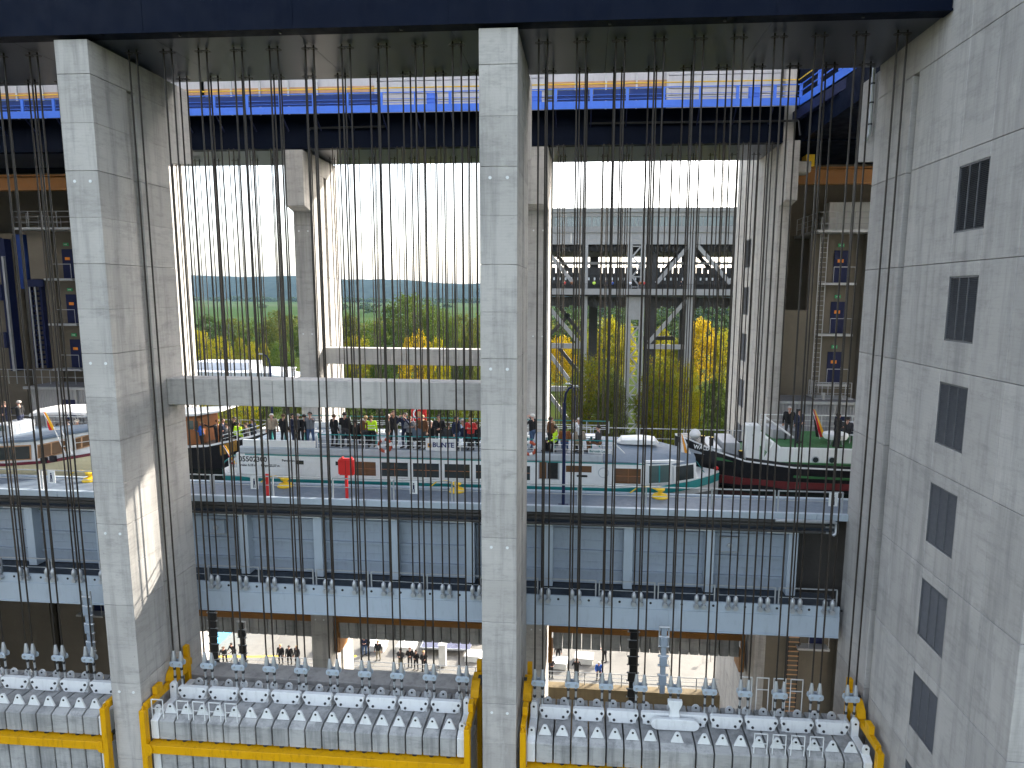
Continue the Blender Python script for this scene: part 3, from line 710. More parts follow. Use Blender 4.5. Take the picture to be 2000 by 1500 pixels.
part(MB().tube([(8.0, 27.5, -9.28), (10.35, 27.5, -9.28), (10.5, 27.5, -9.36), (10.5, 27.5, -9.75), (10.36, 27.5, -9.86)], 0.08, 8), 'bent_pipe', 'galvanised', tr, smooth=True)
for z in (-9.72, -9.98): part(MB().box(TX0, 10.75, 28.0, 28.2, z, z + 0.07), 'cable_tray', 'galvanised', tr)
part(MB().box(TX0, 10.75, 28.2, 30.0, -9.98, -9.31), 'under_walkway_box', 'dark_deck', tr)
PX = [-15.5 + 3.5 * k for k in range(-16, 8)]
for a, b in zip(PX, PX[1:]):
    pa = part(MB().box(a + 0.2, b - 0.2, 28.62, 28.7, -12.86, -9.99), 'wall_panel', 'trough_paint', tr)
    for z in (-10.32, -11.33, -12.24):
        part(MB().prism([(28.618, z - 0.11), (28.618, z + 0.05), (28.5, z + 0.05), (28.5, z - 0.06)], 'x', a + 0.2, b - 0.2), 'stiffener', 'trough_paint', pa)
    for z in (-10.86, -11.86): part(MB().box(a + 0.2, b - 0.2, 28.59, 28.618, z - 0.02, z + 0.02), 'weld_strip', 'trough_paint', pa)
for k, a in enumerate(PX):
    part(MB().box(a - 0.2, a + 0.2, 28.12, 28.64, -12.86, -10.0), 'wall_post', 'trough_light', tr, bevel=0.012)
    part(MB().box(a - 1.15, a + 0.15, 28.02, 28.11, -10.03, -9.96), 'lamp_tube', 'white_steel', tr, bevel=0.015)
for x in (-17.3, 6.0):
    bx_ = part(MB().box(x, x + 0.75, 28.35, 28.58, -11.05, -10.42), 'equipment_box', 'trough_paint', tr, bevel=0.02)
    part(MB().lathe([(0.0, -0.12), (0.1, -0.1), (0.12, 0.0)], (x + 0.38, 28.35, -10.75), 10, 'y'), 'sensor', 'galvanised', bx_, smooth=True)
    for z in (-11.06, -10.4): part(MB().box(x - 0.05, x + 0.8, 28.3, 28.34, z, z + 0.03), 'bracket', 'galvanised', bx_)
part(MB().box(TX0, 10.75, 27.14, 28.62, -12.98, -12.9), 'lower_platform', 'dark_deck', tr)
bm_x = [-72, -55, -48, -40.6, -33.2, -25.8, -18.3, -11.0, -3.4, 3.7, 10.72]
for a, b in zip(bm_x, bm_x[1:]):
    s = part(MB().box(a + 0.003, b - 0.003, 27.12, 27.2, -13.25, -12.82), 'beam_upper_plate', 'trough_light', tr)
    part(MB().box(a + 0.003, b - 0.003, 27.08, 27.5, -14.1, -13.252), 'beam_web', 'trough_light', tr)
    part(MB().box(a + 0.003, b - 0.003, 27.04, 28.4, -14.16, -14.102), 'beam_flange', 'trough_light', tr)
part(MB().box(TX0, TX1, 28.6, 39.5, -14.7, -14.5), 'trough_bottom', 'trough_paint', tr)
part(MB().box(TX0, TX1, 38.2, 40.0, -9.30, -9.20), 'far_walkway_deck', 'walkway_deck', tr)
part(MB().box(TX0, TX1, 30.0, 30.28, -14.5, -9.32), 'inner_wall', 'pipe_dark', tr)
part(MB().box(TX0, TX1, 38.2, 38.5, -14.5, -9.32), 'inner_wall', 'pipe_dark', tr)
part(MB().box(TX0, TX1, 39.4, 39.5, -14.5, -9.32), 'outer_wall', 'trough_paint', tr)
part(MB().box(TX0, 10.72, 40.5, 40.95, -14.1, -12.8), 'far_beam', 'trough_light', tr)
# railings on the trough
def panel_rail(x0, x1, y, z, h, step, mids, mat='galvanised'):
    n = max(1, round((x1 - x0) / step)); xs = rng(x0, x1, n + 1)
    for a, b in zip(xs, xs[1:]):
        mb = MB().bar((a + 0.06, y, z + h), (b - 0.06, y, z + h), 0.045, 0.045)
        rl = part(mb, 'railing_panel', mat, tr)
        for m_ in mids: part(MB().bar((a + 0.06, y, z + h * m_), (b - 0.06, y, z + h * m_), 0.026, 0.026), 'mid_rail', mat, rl)
        for q in (a + 0.075, b - 0.075): part(MB().box(q - 0.028, q + 0.028, y - 0.03, y + 0.03, z, z + h), 'rail_post', mat, rl)
panel_rail(TX0, 10.9, 27.95, -9.2, 1.06, 2.78, (0.62, 0.12))
panel_rail(TX0, 10.7, 27.3, -12.9, 0.75, 2.5, (0.45,))
panel_rail(TX0, 14.4, 39.9, -9.2, 1.22, 2.8, (0.5,))
for x in (-14.9, -7.62, 10.25, -24.6):
    sg = part(MB().box(x, x + 0.36, 27.86, 27.9, -8.72, -8.14), 'pictogram_board', 'white_steel', tr, bevel=0.01)
    part(MB().lathe([(0, -0.01), (0.035, -0.01), (0.035, 0)], (x + 0.18, 27.859, -8.26), 8, 'y').box(x + 0.14, x + 0.22, 27.85, 27.858, -8.5, -8.31).box(x + 0.13, x + 0.165, 27.85, 27.858, -8.66, -8.5).box(x + 0.195, x + 0.23, 27.85, 27.858, -8.66, -8.5), 'pictogram', 'blue_dark', sg)
# water in the trough
m, nt, bs = nodes_of('trough_water')
bs.inputs['Base Color'].default_value = (0.012, 0.018, 0.014, 1); bs.inputs['Roughness'].default_value = 0.04
bump(nt, bs, noise(nt, position(nt), 1.6, 3, 0.5), 0.12, 0.05)
MATS['trough_water'] = m
tag(part(MB().quad((TX0, 30.28, -9.86), (TX1, 30.28, -9.86), (TX1, 38.2, -9.86), (TX0, 38.2, -9.86)), 'water', 'trough_water'), kind='structure')

# ================================================================ ropes in pairs
DX = 0.15
def rope_x(bay): return [{'L': -18.9 - 1.31 * i, 'M': -16.4 + 1.31 * i, 'R': -1.62 + 1.31 * i}[bay] for i in range(10)]
M_CACHE = {}
def shared(key, fn, mat, **kw):
    if key not in M_CACHE:
        me = mesh_of(fn(), key, **kw); me.materials.append(MATS[mat]); M_CACHE[key] = me
    return M_CACHE[key]
def rope_pair(kind, x, y, label, group):
    """kind: cw near counterweight, tr near trough side, ft far trough side, fc far counterweight"""
    ztop = 8.63
    zb = {'cw': -14.5, 'tr': -12.5, 'ft': -12.6, 'fc': -15.5}[kind]
    t = thing('rope_pair', label, 'ropes', (x, y, zb), group=group)
    L = ztop - zb
    for s in (-1, 1):
        link(shared('rope_%s' % kind, lambda: MB().tube([(0, 0, 0), (0, 0, L)], 0.032, 7), 'rope', smooth=True), 'rope', None, t, (s * DX, 0, 0))
        col = link(shared('collar', lambda: MB().lathe([(0.05, -0.008), (0.13, -0.01), (0.145, 0.0), (0.13, 0.012), (0.05, 0.012)], n=12), 'dark_steel'), 'collar', None, t, (s * DX, 0, L - 0.12))
    link(shared('collar_strap', lambda: MB().box(-0.1, 0.1, -0.022, 0.022, -0.01, 0.01), 'dark_steel'), 'collar_strap', None, t, (0, -0.1, L - 0.12))
    if kind == 'cw':
        for s in (-1, 1):
            link(shared('socket', lambda: MB().lathe([(0.04, 0.06), (0.055, 0.0), (0.095, -0.28), (0.1, -0.38), (0.085, -0.44)], n=10), 'galvanised', smooth=True), 'socket', None, t, (s * DX, 0, 0))
            rd = link(shared('tension_rod', lambda: MB().tube([(0, 0, -0.5), (0, 0, -1.42)], 0.04, 8), 'galvanised', smooth=True), 'tension_rod', None, t, (s * DX, 0, 0))
            for z in (-0.72, -1.08): link(shared('rod_nut', lambda: MB().lathe([(0.055, -0.05), (0.065, 0.0), (0.055, 0.05)], n=8), 'dark_steel'), 'nut', None, rd, (0, 0, z))
        yk = MB()
        def yoke():
            q = [(-0.26, -0.09), (-0.2, -0.12), (0.2, -0.12), (0.26, -0.09), (0.28, 0.0), (0.26, 0.09), (0.2, 0.12), (-0.2, 0.12), (-0.26, 0.09), (-0.28, 0)]
            return MB().prism(q, 'y', -0.13, -0.09).prism(q, 'y', 0.09, 0.13)
        y_ = link(shared('yoke', yoke, 'trough_light', bevel=0.008), 'yoke_plate', None, t, (0, 0, -0.47)); y_['kind'] = 'stuff'
        for s in (-1, 1): link(shared('yoke_bolt', lambda: MB().lathe([(0.05, -0.16), (0.05, 0.16)], n=8, axis='y'), 'galvanised'), 'bolt', None, t, (s * DX, 0, -0.47))
    if kind == 'tr':
        for s in (-1, 1):
            link(shared('trough_socket', lambda: MB().lathe([(0.035, 0.05), (0.06, 0.0), (0.1, -0.06), (0.1, -0.24), (0.06, -0.34), (0.05, -0.4)], n=10), 'galvanised', smooth=True), 'socket', None, t, (s * DX, -0.04, 0))
            link(shared('socket_eye', lambda: MB().lathe([(0.0, -0.12), (0.1, -0.12), (0.115, -0.08), (0.115, 0.06)], n=12, axis='y'), 'galvanised', smooth=True), 'socket_eye', None, t, (s * DX, 0.0, -0.5))
    return t
BAYNAME = {'L': ('left of the near left pillar', 'left'), 'M': ('right of the near left pillar', 'middle'), 'R': ('right of the middle pillar', 'right')}
ORDN = ORD
for bay, ncw, ntr in (('L', 5, 7), ('M', 10, 10), ('R', 10, 10)):
    xs = rope_x(bay)
    for i in range(ncw): rope_pair('cw', xs[i], 24.1, 'front rope pair down to the counterweights, %s %s' % (ORDN[i], BAYNAME[bay][0]), 'front ropes down to the near counterweights')
    for i in range(ntr): rope_pair('tr', xs[i] + (0.05 if bay != 'L' else -0.05), 27.05, 'rope pair ending on the near trough beam, %s %s' % (ORDN[i], BAYNAME[bay][0]), 'ropes down to the near side of the trough')
FARNAME = {'L': 'left of the far sunlit pillar', 'M': 'right of the far sunlit pillar', 'R': 'right of the far middle pillar'}
for bay in 'LMR':
    for i, x in enumerate(rope_x(bay)):
        rope_pair('ft', x, 40.15, 'thin rope pair down to the far trough edge, %s %s' % (ORDN[i], FARNAME[bay]), 'ropes down to the far side of the trough')
        rope_pair('fc', x, 43.1, 'thinnest rearmost rope pair, %s %s' % (ORDN[i], FARNAME[bay]), 'ropes down to the far counterweights')
# dark holes in the trough beam, between the rope sockets
for bay, n in (('L', 7), ('M', 10), ('R', 10)):
    for i in range(n):
        x = rope_x(bay)[i] + 0.62 * (1 if bay != 'L' else -1)
        link(shared('beam_hole', lambda: MB().lathe([(0.0, -0.006), (0.055, -0.006), (0.055, 0.004)], n=10, axis='y'), 'rubber'), 'bolt_hole', None, tr, (x + 17, 27.118 - 34, -12.98 + 14.6))

# ================================================================ counterweights
def lug_mesh(): return MB().prism([(-0.24, 0), (0.24, 0), (0.2, 0.1), (0.09, 0.36), (0.045, 0.41), (-0.045, 0.41), (-0.09, 0.36), (-0.2, 0.1)], 'y', -0.04, 0.04)
def rlug_mesh(): return MB().prism([(-0.16, 0), (0.16, 0), (0.16, 0.16), (0.11, 0.25), (0.04, 0.29), (-0.04, 0.29), (-0.11, 0.25), (-0.16, 0.16)], 'y', -0.04, 0.04)
def hole_mesh(): return MB().lathe([(0.0, -0.004), (0.045, -0.004), (0.045, 0.006)], n=10, axis='y')
def blk(w):
    return lambda: MB().prism([(22.66, -17.33), (25.3, -17.33), (25.3, -16.42), (22.92, -16.42), (22.66, -16.56)], 'x', -w / 2, w / 2)
def blk2(w, depth): return lambda: MB().box(-w / 2, w / 2, 22.66, 25.3, -depth, -17.80)
def rocker_mesh():
    q = [(-0.4, 0), (0.4, 0), (0.47, 0.05), (0.61, 0.34), (0.6, 0.46), (0.54, 0.5), (-0.54, 0.5), (-0.6, 0.46), (-0.61, 0.34), (-0.47, 0.05)]
    return MB().prism(q, 'y', -0.1, 0.1)
def near_counterweight(bay, n, label, wide_at=None):
    xs = rope_x(bay)[:n]
    if bay == 'L': xs = xs[::-1]
    xa, xb = min(xs) - 0.28, max(xs) + 0.28
    ox, oy, oz = (xa + xb) / 2, 24, -24.0
    t = thing('counterweight', label, 'counterweight', (ox, oy, oz), group='rows of concrete counterweight blocks')
    O = (-ox, -oy, -oz)
    def put(key, fn, mat, name, loc, parent=None, **kw):
        return link(shared(key, fn, mat, **kw), name, None, parent or t, loc)
    cs = []
    for i in range(n - 1):
        mid = (xs[i] + xs[i + 1]) / 2
        cs += [mid - 0.3275, mid + 0.3275]
    if wide_at is not None:
        a, b = cs[wide_at], cs[wide_at + 1]
        cs = cs[:wide_at] + [('w', (a + b) / 2)] + cs[wide_at + 2:]
    for c in cs:
        wide = isinstance(c, tuple)
        if wide: c = c[1]
        w = 1.25 if wide else 0.598
        b = put('cw_block_%g' % w, blk(w), 'concrete_block', 'concrete_block', (c - ox, -oy, -oz), bevel=0.02)
        put('cw_block2_%g' % w, blk2(w, 20.6), 'concrete_block', 'concrete_block', (c - ox, -oy, -oz), bevel=0.02)
        put('lug', lug_mesh, 'white_steel', 'front_lug', (0, 23.0, -16.42), b, bevel=0.01)
        put('lug_hole', hole_mesh, 'rubber', 'lug_hole', (0, 22.957, -16.42 + 0.3), b)
        put('rlug', rlug_mesh, 'white_steel', 'rear_lug', (0, 24.95, -16.42), b, bevel=0.01)
        put('lug_hole', hole_mesh, 'rubber', 'lug_hole', (0, 24.907, -16.42 + 0.17), b)
        put('tab', lambda: MB().box(-0.2, 0.2, 23.98, 24.1, -16.42, -16.2), 'white_steel', 'link_tab', (0, 0, 0), b)
        put('pad', lambda: MB().lathe([(0.1, -0.05), (0.1, 0.03)], n=10), 'rubber', 'rubber_pad', (0, 22.78, -17.36), b)
    for c, s in ((xs[0] - 0.17, -1), (xs[-1] + 0.17, 1)):
        b = put('cw_block_e', blk(0.3), 'white_steel', 'end_block', (c - ox, -oy, -oz), bevel=0.02)
        put('cw_block2_e', blk2(0.3, 20.6), 'white_steel', 'end_block', (c - ox, -oy, -oz), bevel=0.02)
        put('elug', lambda: MB().prism([(-0.12, 0), (0.12, 0), (0.12, 0.26), (0.06, 0.34), (-0.06, 0.34), (-0.12, 0.26)], 'y', -0.04, 0.04), 'white_steel', 'front_lug', (0, 22.95, -16.42), b)
        put('lug_hole', hole_mesh, 'rubber', 'lug_hole', (0, 22.907, -16.2), b)
        put('elink', lambda: MB().prism([(-0.13, 0), (0.13, 0), (0.13, 0.58), (0.07, 0.68), (-0.07, 0.68), (-0.13, 0.58)], 'y', -0.08, 0.08), 'white_steel', 'link_plate', (0, 24.0, -16.42), b, bevel=0.01)
        put('lug_hole', hole_mesh, 'rubber', 'lug_hole', (0, 23.917, -15.92), b)
    for i in range(n - 1):
        mid = (xs[i] + xs[i + 1]) / 2
        r_ = put('rocker', rocker_mesh, 'white_steel', 'rocker_plate', (mid - ox, 24.0 - oy, -16.4 - oz), bevel=0.012)
        for bx, bz in ((-0.5, 0.36), (0.5, 0.36), (-0.33, 0.13), (0.33, 0.13)):
            put('rocker_bolt', lambda: MB().lathe([(0.05, -0.03), (0.055, 0.0), (0.055, 0.02)], n=8, axis='y'), 'dark_steel', 'bolt', (bx, -0.1, bz), r_)
    if wide_at is not None:
        c = xs[(wide_at + 1) // 2]
        q = [(-0.72, 0.0), (0.72, 0.0), (0.86, 0.08), (0.92, 0.22), (0.86, 0.36), (0.72, 0.44), (-0.72, 0.44), (-0.86, 0.36), (-0.92, 0.22), (-0.86, 0.08)]
        r_ = part(MB().prism([(c + a, -16.38 + z) for a, z in q], 'y', 23.6, 23.78), 'wide_rocker_plate', 'white_steel', t, bevel=0.02)
        part(MB().prism([(c - 0.22, -15.98), (c + 0.22, -15.98), (c + 0.16, -15.7), (c + 0.27, -15.45), (c + 0.27, -15.3), (c - 0.27, -15.3), (c - 0.27, -15.45), (c - 0.16, -15.7)], 'y', 23.8, 23.98), 'link_hanger', 'white_steel', t, bevel=0.015)
    # yellow frame
    part(MB().box(xa - 0.05, xb + 0.05, 22.38, 22.98, -17.76, -17.42), 'frame_beam', 'yellow_paint', t, bevel=0.012)
    for x, s in ((xa - 0.17, -1), (xb + 0.17, 1)):
        po = part(MB().box(x - 0.11, x + 0.11, 22.36, 22.62, -20.8, -15.98), 'frame_post', 'yellow_paint', t, bevel=0.012)
        part(MB().prism([(x - s * 0.1, -17.86), (x - s * 0.28, -17.8), (x - s * 0.36, -17.59), (x - s * 0.28, -17.38), (x - s * 0.1, -17.32)], 'y', 22.34, 22.358), 'gusset', 'yellow_paint', po)
        for z in (-17.75, -17.59, -17.43): part(MB().lathe([(0.02, -0.01), (0.02, 0.0)], (x - s * 0.2, 22.34, z), 6, 'y'), 'bolt', 'yellow_paint', po)
        part(MB().lathe([(0.06, -0.03), (0.06, 0.03)], (x, 22.5, -15.9), 10, 'x').box(x - 0.02, x + 0.02, 22.44, 22.56, -15.98, -15.84), 'eye', 'yellow_paint', po)['kind'] = 'stuff'
        part(MB().box(x - 0.09 + s * 0.02, x + 0.09 + s * 0.02, 22.64, 25.5, -16.1, -15.85), 'guide_arm', 'yellow_paint', t, bevel=0.01)
        gb = part(MB().prism([(24.1, -15.84), (25.5, -15.84), (25.5, -15.55), (25.1, -15.3), (24.5, -15.3), (24.2, -15.55)], 'x', x - 0.17, x + 0.17), 'guide_housing', 'yellow_paint', t, bevel=0.02)
        part(MB().lathe([(0.2, -0.06), (0.2, 0.06)], (x + s * 0.12, 24.77, -15.45), 14, 'x'), 'guide_roller', 'dark_steel', gb)
        part(MB().box(x - 0.1, x + 0.1, 25.3, 25.5, -20.8, -14.95), 'rear_post', 'yellow_paint', t, bevel=0.01)
        part(MB().box(x - 0.1, x + 0.1, 23.2, 23.6, -15.84, -15.5), 'guide_stop', 'yellow_paint', t, bevel=0.02)
    return t, cs, O
def guard_frames(t, centres):
    for c in centres:
        part(MB().bar((c - 0.23, 22.75, -16.5), (c - 0.23, 22.75, -15.72), 0.03, 0.03).bar((c + 0.23, 22.75, -16.5), (c + 0.23, 22.75, -15.72), 0.03, 0.03).bar((c - 0.245, 22.75, -15.72), (c + 0.245, 22.75, -15.72), 0.03, 0.03).bar((c - 0.23, 22.75, -16.1), (c + 0.23, 22.75, -16.1), 0.025, 0.025), 'guard_frame', 'white_steel', t)
near_counterweight('L', 6, 'counterweight blocks in a yellow frame at the lower left corner')
tM, csM, _ = near_counterweight('M', 10, 'counterweight blocks in a yellow frame left of the middle pillar, under the lower tie beam')
tR, csR, _ = near_counterweight('R', 10, 'counterweight blocks in a yellow frame right of the middle pillar, with one double-width block', wide_at=7)
guard_frames(tM, [rope_x('M')[0] - 0.05] + csM[1:5])
gr_ = [c for c in csR if not isinstance(c, tuple)][-6:-2]
guard_frames(tR, gr_)
for c in gr_:
    part(MB().bar((c - 0.23, 25.2, -16.4), (c - 0.23, 25.2, -15.0), 0.03, 0.03).bar((c + 0.23, 25.2, -16.4), (c + 0.23, 25.2, -15.0), 0.03, 0.03).bar((c - 0.245, 25.2, -15.0), (c + 0.245, 25.2, -15.0), 0.03, 0.03).bar((c - 0.23, 25.2, -15.5), (c + 0.23, 25.2, -15.5), 0.025, 0.025), 'guard_frame', 'white_steel', tR)

def far_counterweight(bay, label):
    xs = rope_x(bay)
    xa, xb = min(xs) - 0.28, max(xs) + 0.28
    t = thing('counterweight', label, 'counterweight', ((xa + xb) / 2, 43, -23.8), group='rows of concrete counterweight blocks')
    ox = (xa + xb) / 2
    n = 19; w = (xb - xa) / n
    for k in range(n):
        link(shared('far_block', lambda: MB().box(-0.295, 0.295, 42.15, 44.4, -23.7 , -22.5), 'concrete_block', bevel=0.015), 'concrete_block', None, t, (xa + w * (k + 0.5) - ox, -43, 23.8))
        link(shared('far_block_upper', lambda: MB().box(-0.295, 0.295, 42.15, 44.4, -21.9, -16.4), 'concrete_block', bevel=0.015), 'concrete_block', None, t, (xa + w * (k + 0.5) - ox, -43, 23.8))
    part(MB().box(xa - 0.05, xb + 0.05, 41.9, 42.5, -22.42, -22.02), 'frame_beam', 'ochre_and_shaded_yellow', t)  # yellow frame like the near one, its shade put into the colour
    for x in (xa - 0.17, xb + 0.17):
        part(MB().box(x - 0.11, x + 0.11, 41.88, 42.15, -24.6, -16.0), 'frame_post', 'ochre_and_shaded_yellow', t)
        part(MB().prism([(42.16, -24.8), (43.6, -24.8), (43.9, -24.2), (43.4, -23.6), (42.16, -23.75)], 'x', x - 0.14, x + 0.14), 'guide_housing', 'ochre_and_shaded_yellow', t, bevel=0.03)
far_counterweight('L', 'far counterweight blocks in shade below the trough, left of the far sunlit pillar')
far_counterweight('M', 'far counterweight blocks in shade below the trough, right of the far sunlit pillar')
far_counterweight('R', 'far counterweight blocks in shade below the trough, right of the far middle pillar')

# ================================================================ chains
def chain(label, x, y, z0, z1, w, mat, pitch=0.42):
    t = thing('balance_chain', label, 'chain', (x, y, z1), group='chains hanging below the trough')
    n = int((z0 - z1) / pitch)
    lk = lambda: MB().prism([(-w / 2, 0.03), (-w / 2 + 0.06, 0), (w / 2 - 0.06, 0), (w / 2, 0.03), (w / 2, pitch - 0.04), (w / 2 - 0.06, pitch), (-w / 2 + 0.06, pitch), (-w / 2, pitch - 0.04)], 'y', -0.09, 0.09)
    key = 'chain_%g' % w
    for k in range(n):
        o = link(shared(key + mat, lk, mat, bevel=0.02), 'chain_link', None, t, (0, 0.0 if k % 2 else 0.05, k * pitch), (0, 0, 0), (1 if k % 2 else 0.72, 1, 1.0))
        link(shared(key + 'pin', lambda: MB().lathe([(0.05, -w / 2 - 0.07), (0.05, w / 2 + 0.07)], n=8, axis='x'), 'galvanised'), 'chain_pin', None, t, (0, 0, k * pitch + pitch))
    part(MB().tube([(x - w / 2 - 0.04, y, z0 - 0.9), (x - w / 2 - 0.04, y, z0)], 0.035, 6), 'hanger_rod', 'galvanised', t)
    part(MB().tube([(x + w / 2 + 0.04, y, z0 - 0.9), (x + w / 2 + 0.04, y, z0)], 0.035, 6), 'hanger_rod', 'galvanised', t)
chain('heavy grey balance chain above the double-width counterweight block', 3.4, 26.0, -13.4, -16.4, 0.3, 'trough_paint')
chain('heavy grey balance chain above the counterweights at the lower left', -21.7, 26.0, -13.0, -16.2, 0.34, 'trough_paint')
chain('black drag chain hanging left of the grey chain under the trough', 3.0, 36.0, -14.7, -25.5, 0.55, 'dark_steel', 0.5)
chain('black drag chain nearest the near left pillar under the trough', -22.1, 36.0, -14.7, -25.0, 0.5, 'dark_steel', 0.5)
chain('black drag chain hanging second right of the near left pillar', -20.3, 36.0, -19.5, -25.0, 0.4, 'dark_steel', 0.5)
# ================================================================ boats in the trough
def hull(secs, cy, n_deck=True):
    """secs: (x, half width at deck, z deck, z keel line, flare) -> closed loft"""
    rings = []
    for x, w, zd, zk, fl in secs:
        wb = max(0.02, w * fl)
        rings.append([(x, cy - w, zd), (x, cy - (w + wb) / 2, (zd + zk) / 2), (x, cy - wb, zk), (x, cy + wb, zk), (x, cy + (w + wb) / 2, (zd + zk) / 2), (x, cy + w, zd)])
    return MB().loft(rings)
def strip(secs, cy, side, z_of, h, out=0.012, thick=0.05):
    """a band following the hull side"""
    rings = []
    for s in secs:
        x, w = s[0], s[1]; z = z_of(s); y = cy + side * (w + out)
        y2 = y - side * thick
        rings.append([(x, y, z), (x, y, z + h), (x, y2, z + h), (x, y2, z)])
    return MB().loft(rings)
def window(t, x0, x1, y, z0, z1, pane='window_brown', frame='boat_white', bars=2, hbar=True, fw=0.06, rake=0):
    f = part(MB().prism([(x0 - fw, z0 - fw), (x1 + fw, z0 - fw), (x1 + fw + rake, z1 + fw), (x0 - fw + rake, z1 + fw)], 'y', y - 0.03, y - 0.002), 'window_frame', frame, t)
    part(MB().prism([(x0, z0), (x1, z0), (x1 + rake, z1), (x0 + rake, z1)], 'y', y - 0.038, y - 0.0305), 'pane', pane, f)
    for k in range(1, bars):
        xx = x0 + (x1 - x0) * k / bars
        part(MB().box(xx - 0.012, xx + 0.012, y - 0.05, y - 0.039, z0, z1), 'glazing_bar', frame if frame != 'boat_white' else 'varnished_wood', f)
    if hbar: part(MB().box(x0, x1, y - 0.05, y - 0.039, (z0 + z1) / 2 - 0.015, (z0 + z1) / 2 + 0.015), 'glazing_bar', frame if frame != 'boat_white' else 'varnished_wood', f)
    return f
def boat_rail(t, pts, h, top_mat, mat='boat_white', post=1.25, mids=(0.33, 0.66)):
    for a, b in zip(pts, pts[1:]):
        a, b = Vector(a), Vector(b); n = max(1, round((b - a).length / post))
        r_ = part(MB().tube([a + Vector((0, 0, h)), b + Vector((0, 0, h))], 0.028, 6), 'handrail', top_mat, t)
        for m_ in mids: part(MB().tube([a + Vector((0, 0, h * m_)), b + Vector((0, 0, h * m_))], 0.016, 5), 'mid_rail', mat, r_)
        for k in range(n + 1):
            q = a.lerp(b, k / n); part(MB().bar(q, q + Vector((0, 0, h)), 0.035, 0.035), 'rail_post', mat, r_)

CY = 33.9
t = thing('passenger_boat', 'white passenger boat with a teal hull stripe and a crowded upper deck', 'boat', (-6, CY, -10.2))
SM = [(-18.8, 1.5, -9.1, -10.1, 0.7), (-18.3, 2.15, -9.15, -10.2, 0.8), (-16.5, 2.52, -9.18, -10.25, 0.9), (-8, 2.55, -9.18, -10.25, 0.92), (1.5, 2.55, -9.18, -10.25, 0.92), (3.6, 2.25, -9.12, -10.25, 0.85), (5.2, 1.55, -9.02, -10.2, 0.7), (6.3, 0.75, -8.94, -10.15, 0.45), (6.9, 0.12, -8.9, -10.1, 0.2)]
part(hull(SM, CY), 'hull', 'boat_white', t, smooth=True)
for s in (-1, 1):
    st_ = part(strip(SM, CY, s, lambda q: q[2] - 0.46, 0.4), 'stripe', 'boat_teal', t)
part(MB().prism([(-18.7, CY - 1.4), (-18.2, CY - 2.05), (-16.5, CY - 2.42), (1.5, CY - 2.45), (3.5, CY - 2.15), (5.1, CY - 1.48), (6.2, CY - 0.7), (6.75, CY), (6.2, CY + 0.7), (5.1, CY + 1.48), (3.5, CY + 2.15), (1.5, CY + 2.45), (-16.5, CY + 2.42), (-18.2, CY + 2.05), (-18.7, CY + 1.4)], 'z', -9.2, -9.1), 'deck', 'boat_white', t)
yn, yf = CY - 2.46, CY + 2.46
part(MB().box(-17.5, 2.9, yn, yf, -9.095, -7.98), 'cabin', 'boat_white', t, bevel=0.03)
# stern text wall and upper bulwark
part(MB().box(-17.1, -13.35, yn - 0.02, yn + 0.1, -8.02, -7.28), 'bulwark', 'boat_white', t, bevel=0.02)
part(MB().box(-17.1, -13.35, yf - 0.1, yf, -7.97, -7.28), 'bulwark', 'boat_white', t, bevel=0.02)
part(MB().box(-17.3, 0.9, yn - 0.12, yf + 0.12, -7.975, -7.62), 'roof_edge', 'boat_grey', t, bevel=0.05)
part(MB().box(-17.2, 0.85, yn + 0.05, yf - 0.05, -7.615, -7.59), 'upper_deck', 'walkway_deck', t)
part(MB().box(-17.0, 2.9, yn - 0.035, yn - 0.004, -8.06, -8.0), 'rain_strip', 'boat_teal', t)
# fore cabin roof, rounded
rf = []
for x, w, z in ((0.92, 2.5, -7.62), (2.5, 2.45, -7.66), (4.0, 2.05, -7.78), (5.2, 1.35, -7.98), (5.6, 0.9, -8.1)):
    rf.append([(x, CY - w, z - 0.4), (x, CY - w - 0.04, z - 0.3), (x, CY - w * 0.7, z + 0.02), (x, CY, z + 0.1), (x, CY + w * 0.7, z + 0.02), (x, CY + w + 0.04, z - 0.3), (x, CY + w, z - 0.4)])
part(MB().loft(rf), 'wheelhouse_roof', 'boat_roof_blue', t, smooth=True)
wh = []
for x, w, z in ((2.9, 2.4, -9.09), (4.2, 1.98, -9.09), (5.7, 1.15, -9.09)): wh.append((x, CY - w, z))
body = MB().loft([[(2.9, CY - 2.42, -9.09), (2.9, CY - 2.38, -7.9), (2.9, CY + 2.38, -7.9), (2.9, CY + 2.42, -9.09)],
                  [(4.3, CY - 2.0, -9.09), (4.25, CY - 1.92, -7.95), (4.25, CY + 1.92, -7.95), (4.3, CY + 2.0, -9.09)],
                  [(5.75, CY - 1.1, -9.09), (5.4, CY - 1.0, -8.2), (5.4, CY + 1.0, -8.2), (5.75, CY + 1.1, -9.09)]])
part(body, 'wheelhouse', 'boat_white', t)
# wheelhouse windows follow the tapered side
def side_pane(xa, ya, xb, yb, z0, z1, lean):
    d = Vector((xb - xa, yb - ya, 0)).normalized(); nrm = Vector((d.y, -d.x, 0))
    A = Vector((xa, ya, z0)) + nrm * 0.02; B = Vector((xb, yb, z0)) + nrm * 0.02; u = Vector((-d.x * 0.0, 0, z1 - z0)) - nrm * lean
    mb = MB(); vs = [A, B, B + u, A + u]; mb.add(vs + [v - nrm * 0.03 for v in vs], [(0, 1, 2, 3), (7, 6, 5, 4), (0, 4, 5, 1), (1, 5, 6, 2), (2, 6, 7, 3), (3, 7, 4, 0)])
    return mb
f = part(side_pane(3.05, CY - 2.4, 4.25, CY - 2.05, -9.03, -8.08, 0.05), 'window_frame', 'boat_white', t)
part(side_pane(3.15, CY - 2.405, 4.15, CY - 2.115, -8.97, -8.13, 0.05), 'pane', 'window_green', f)
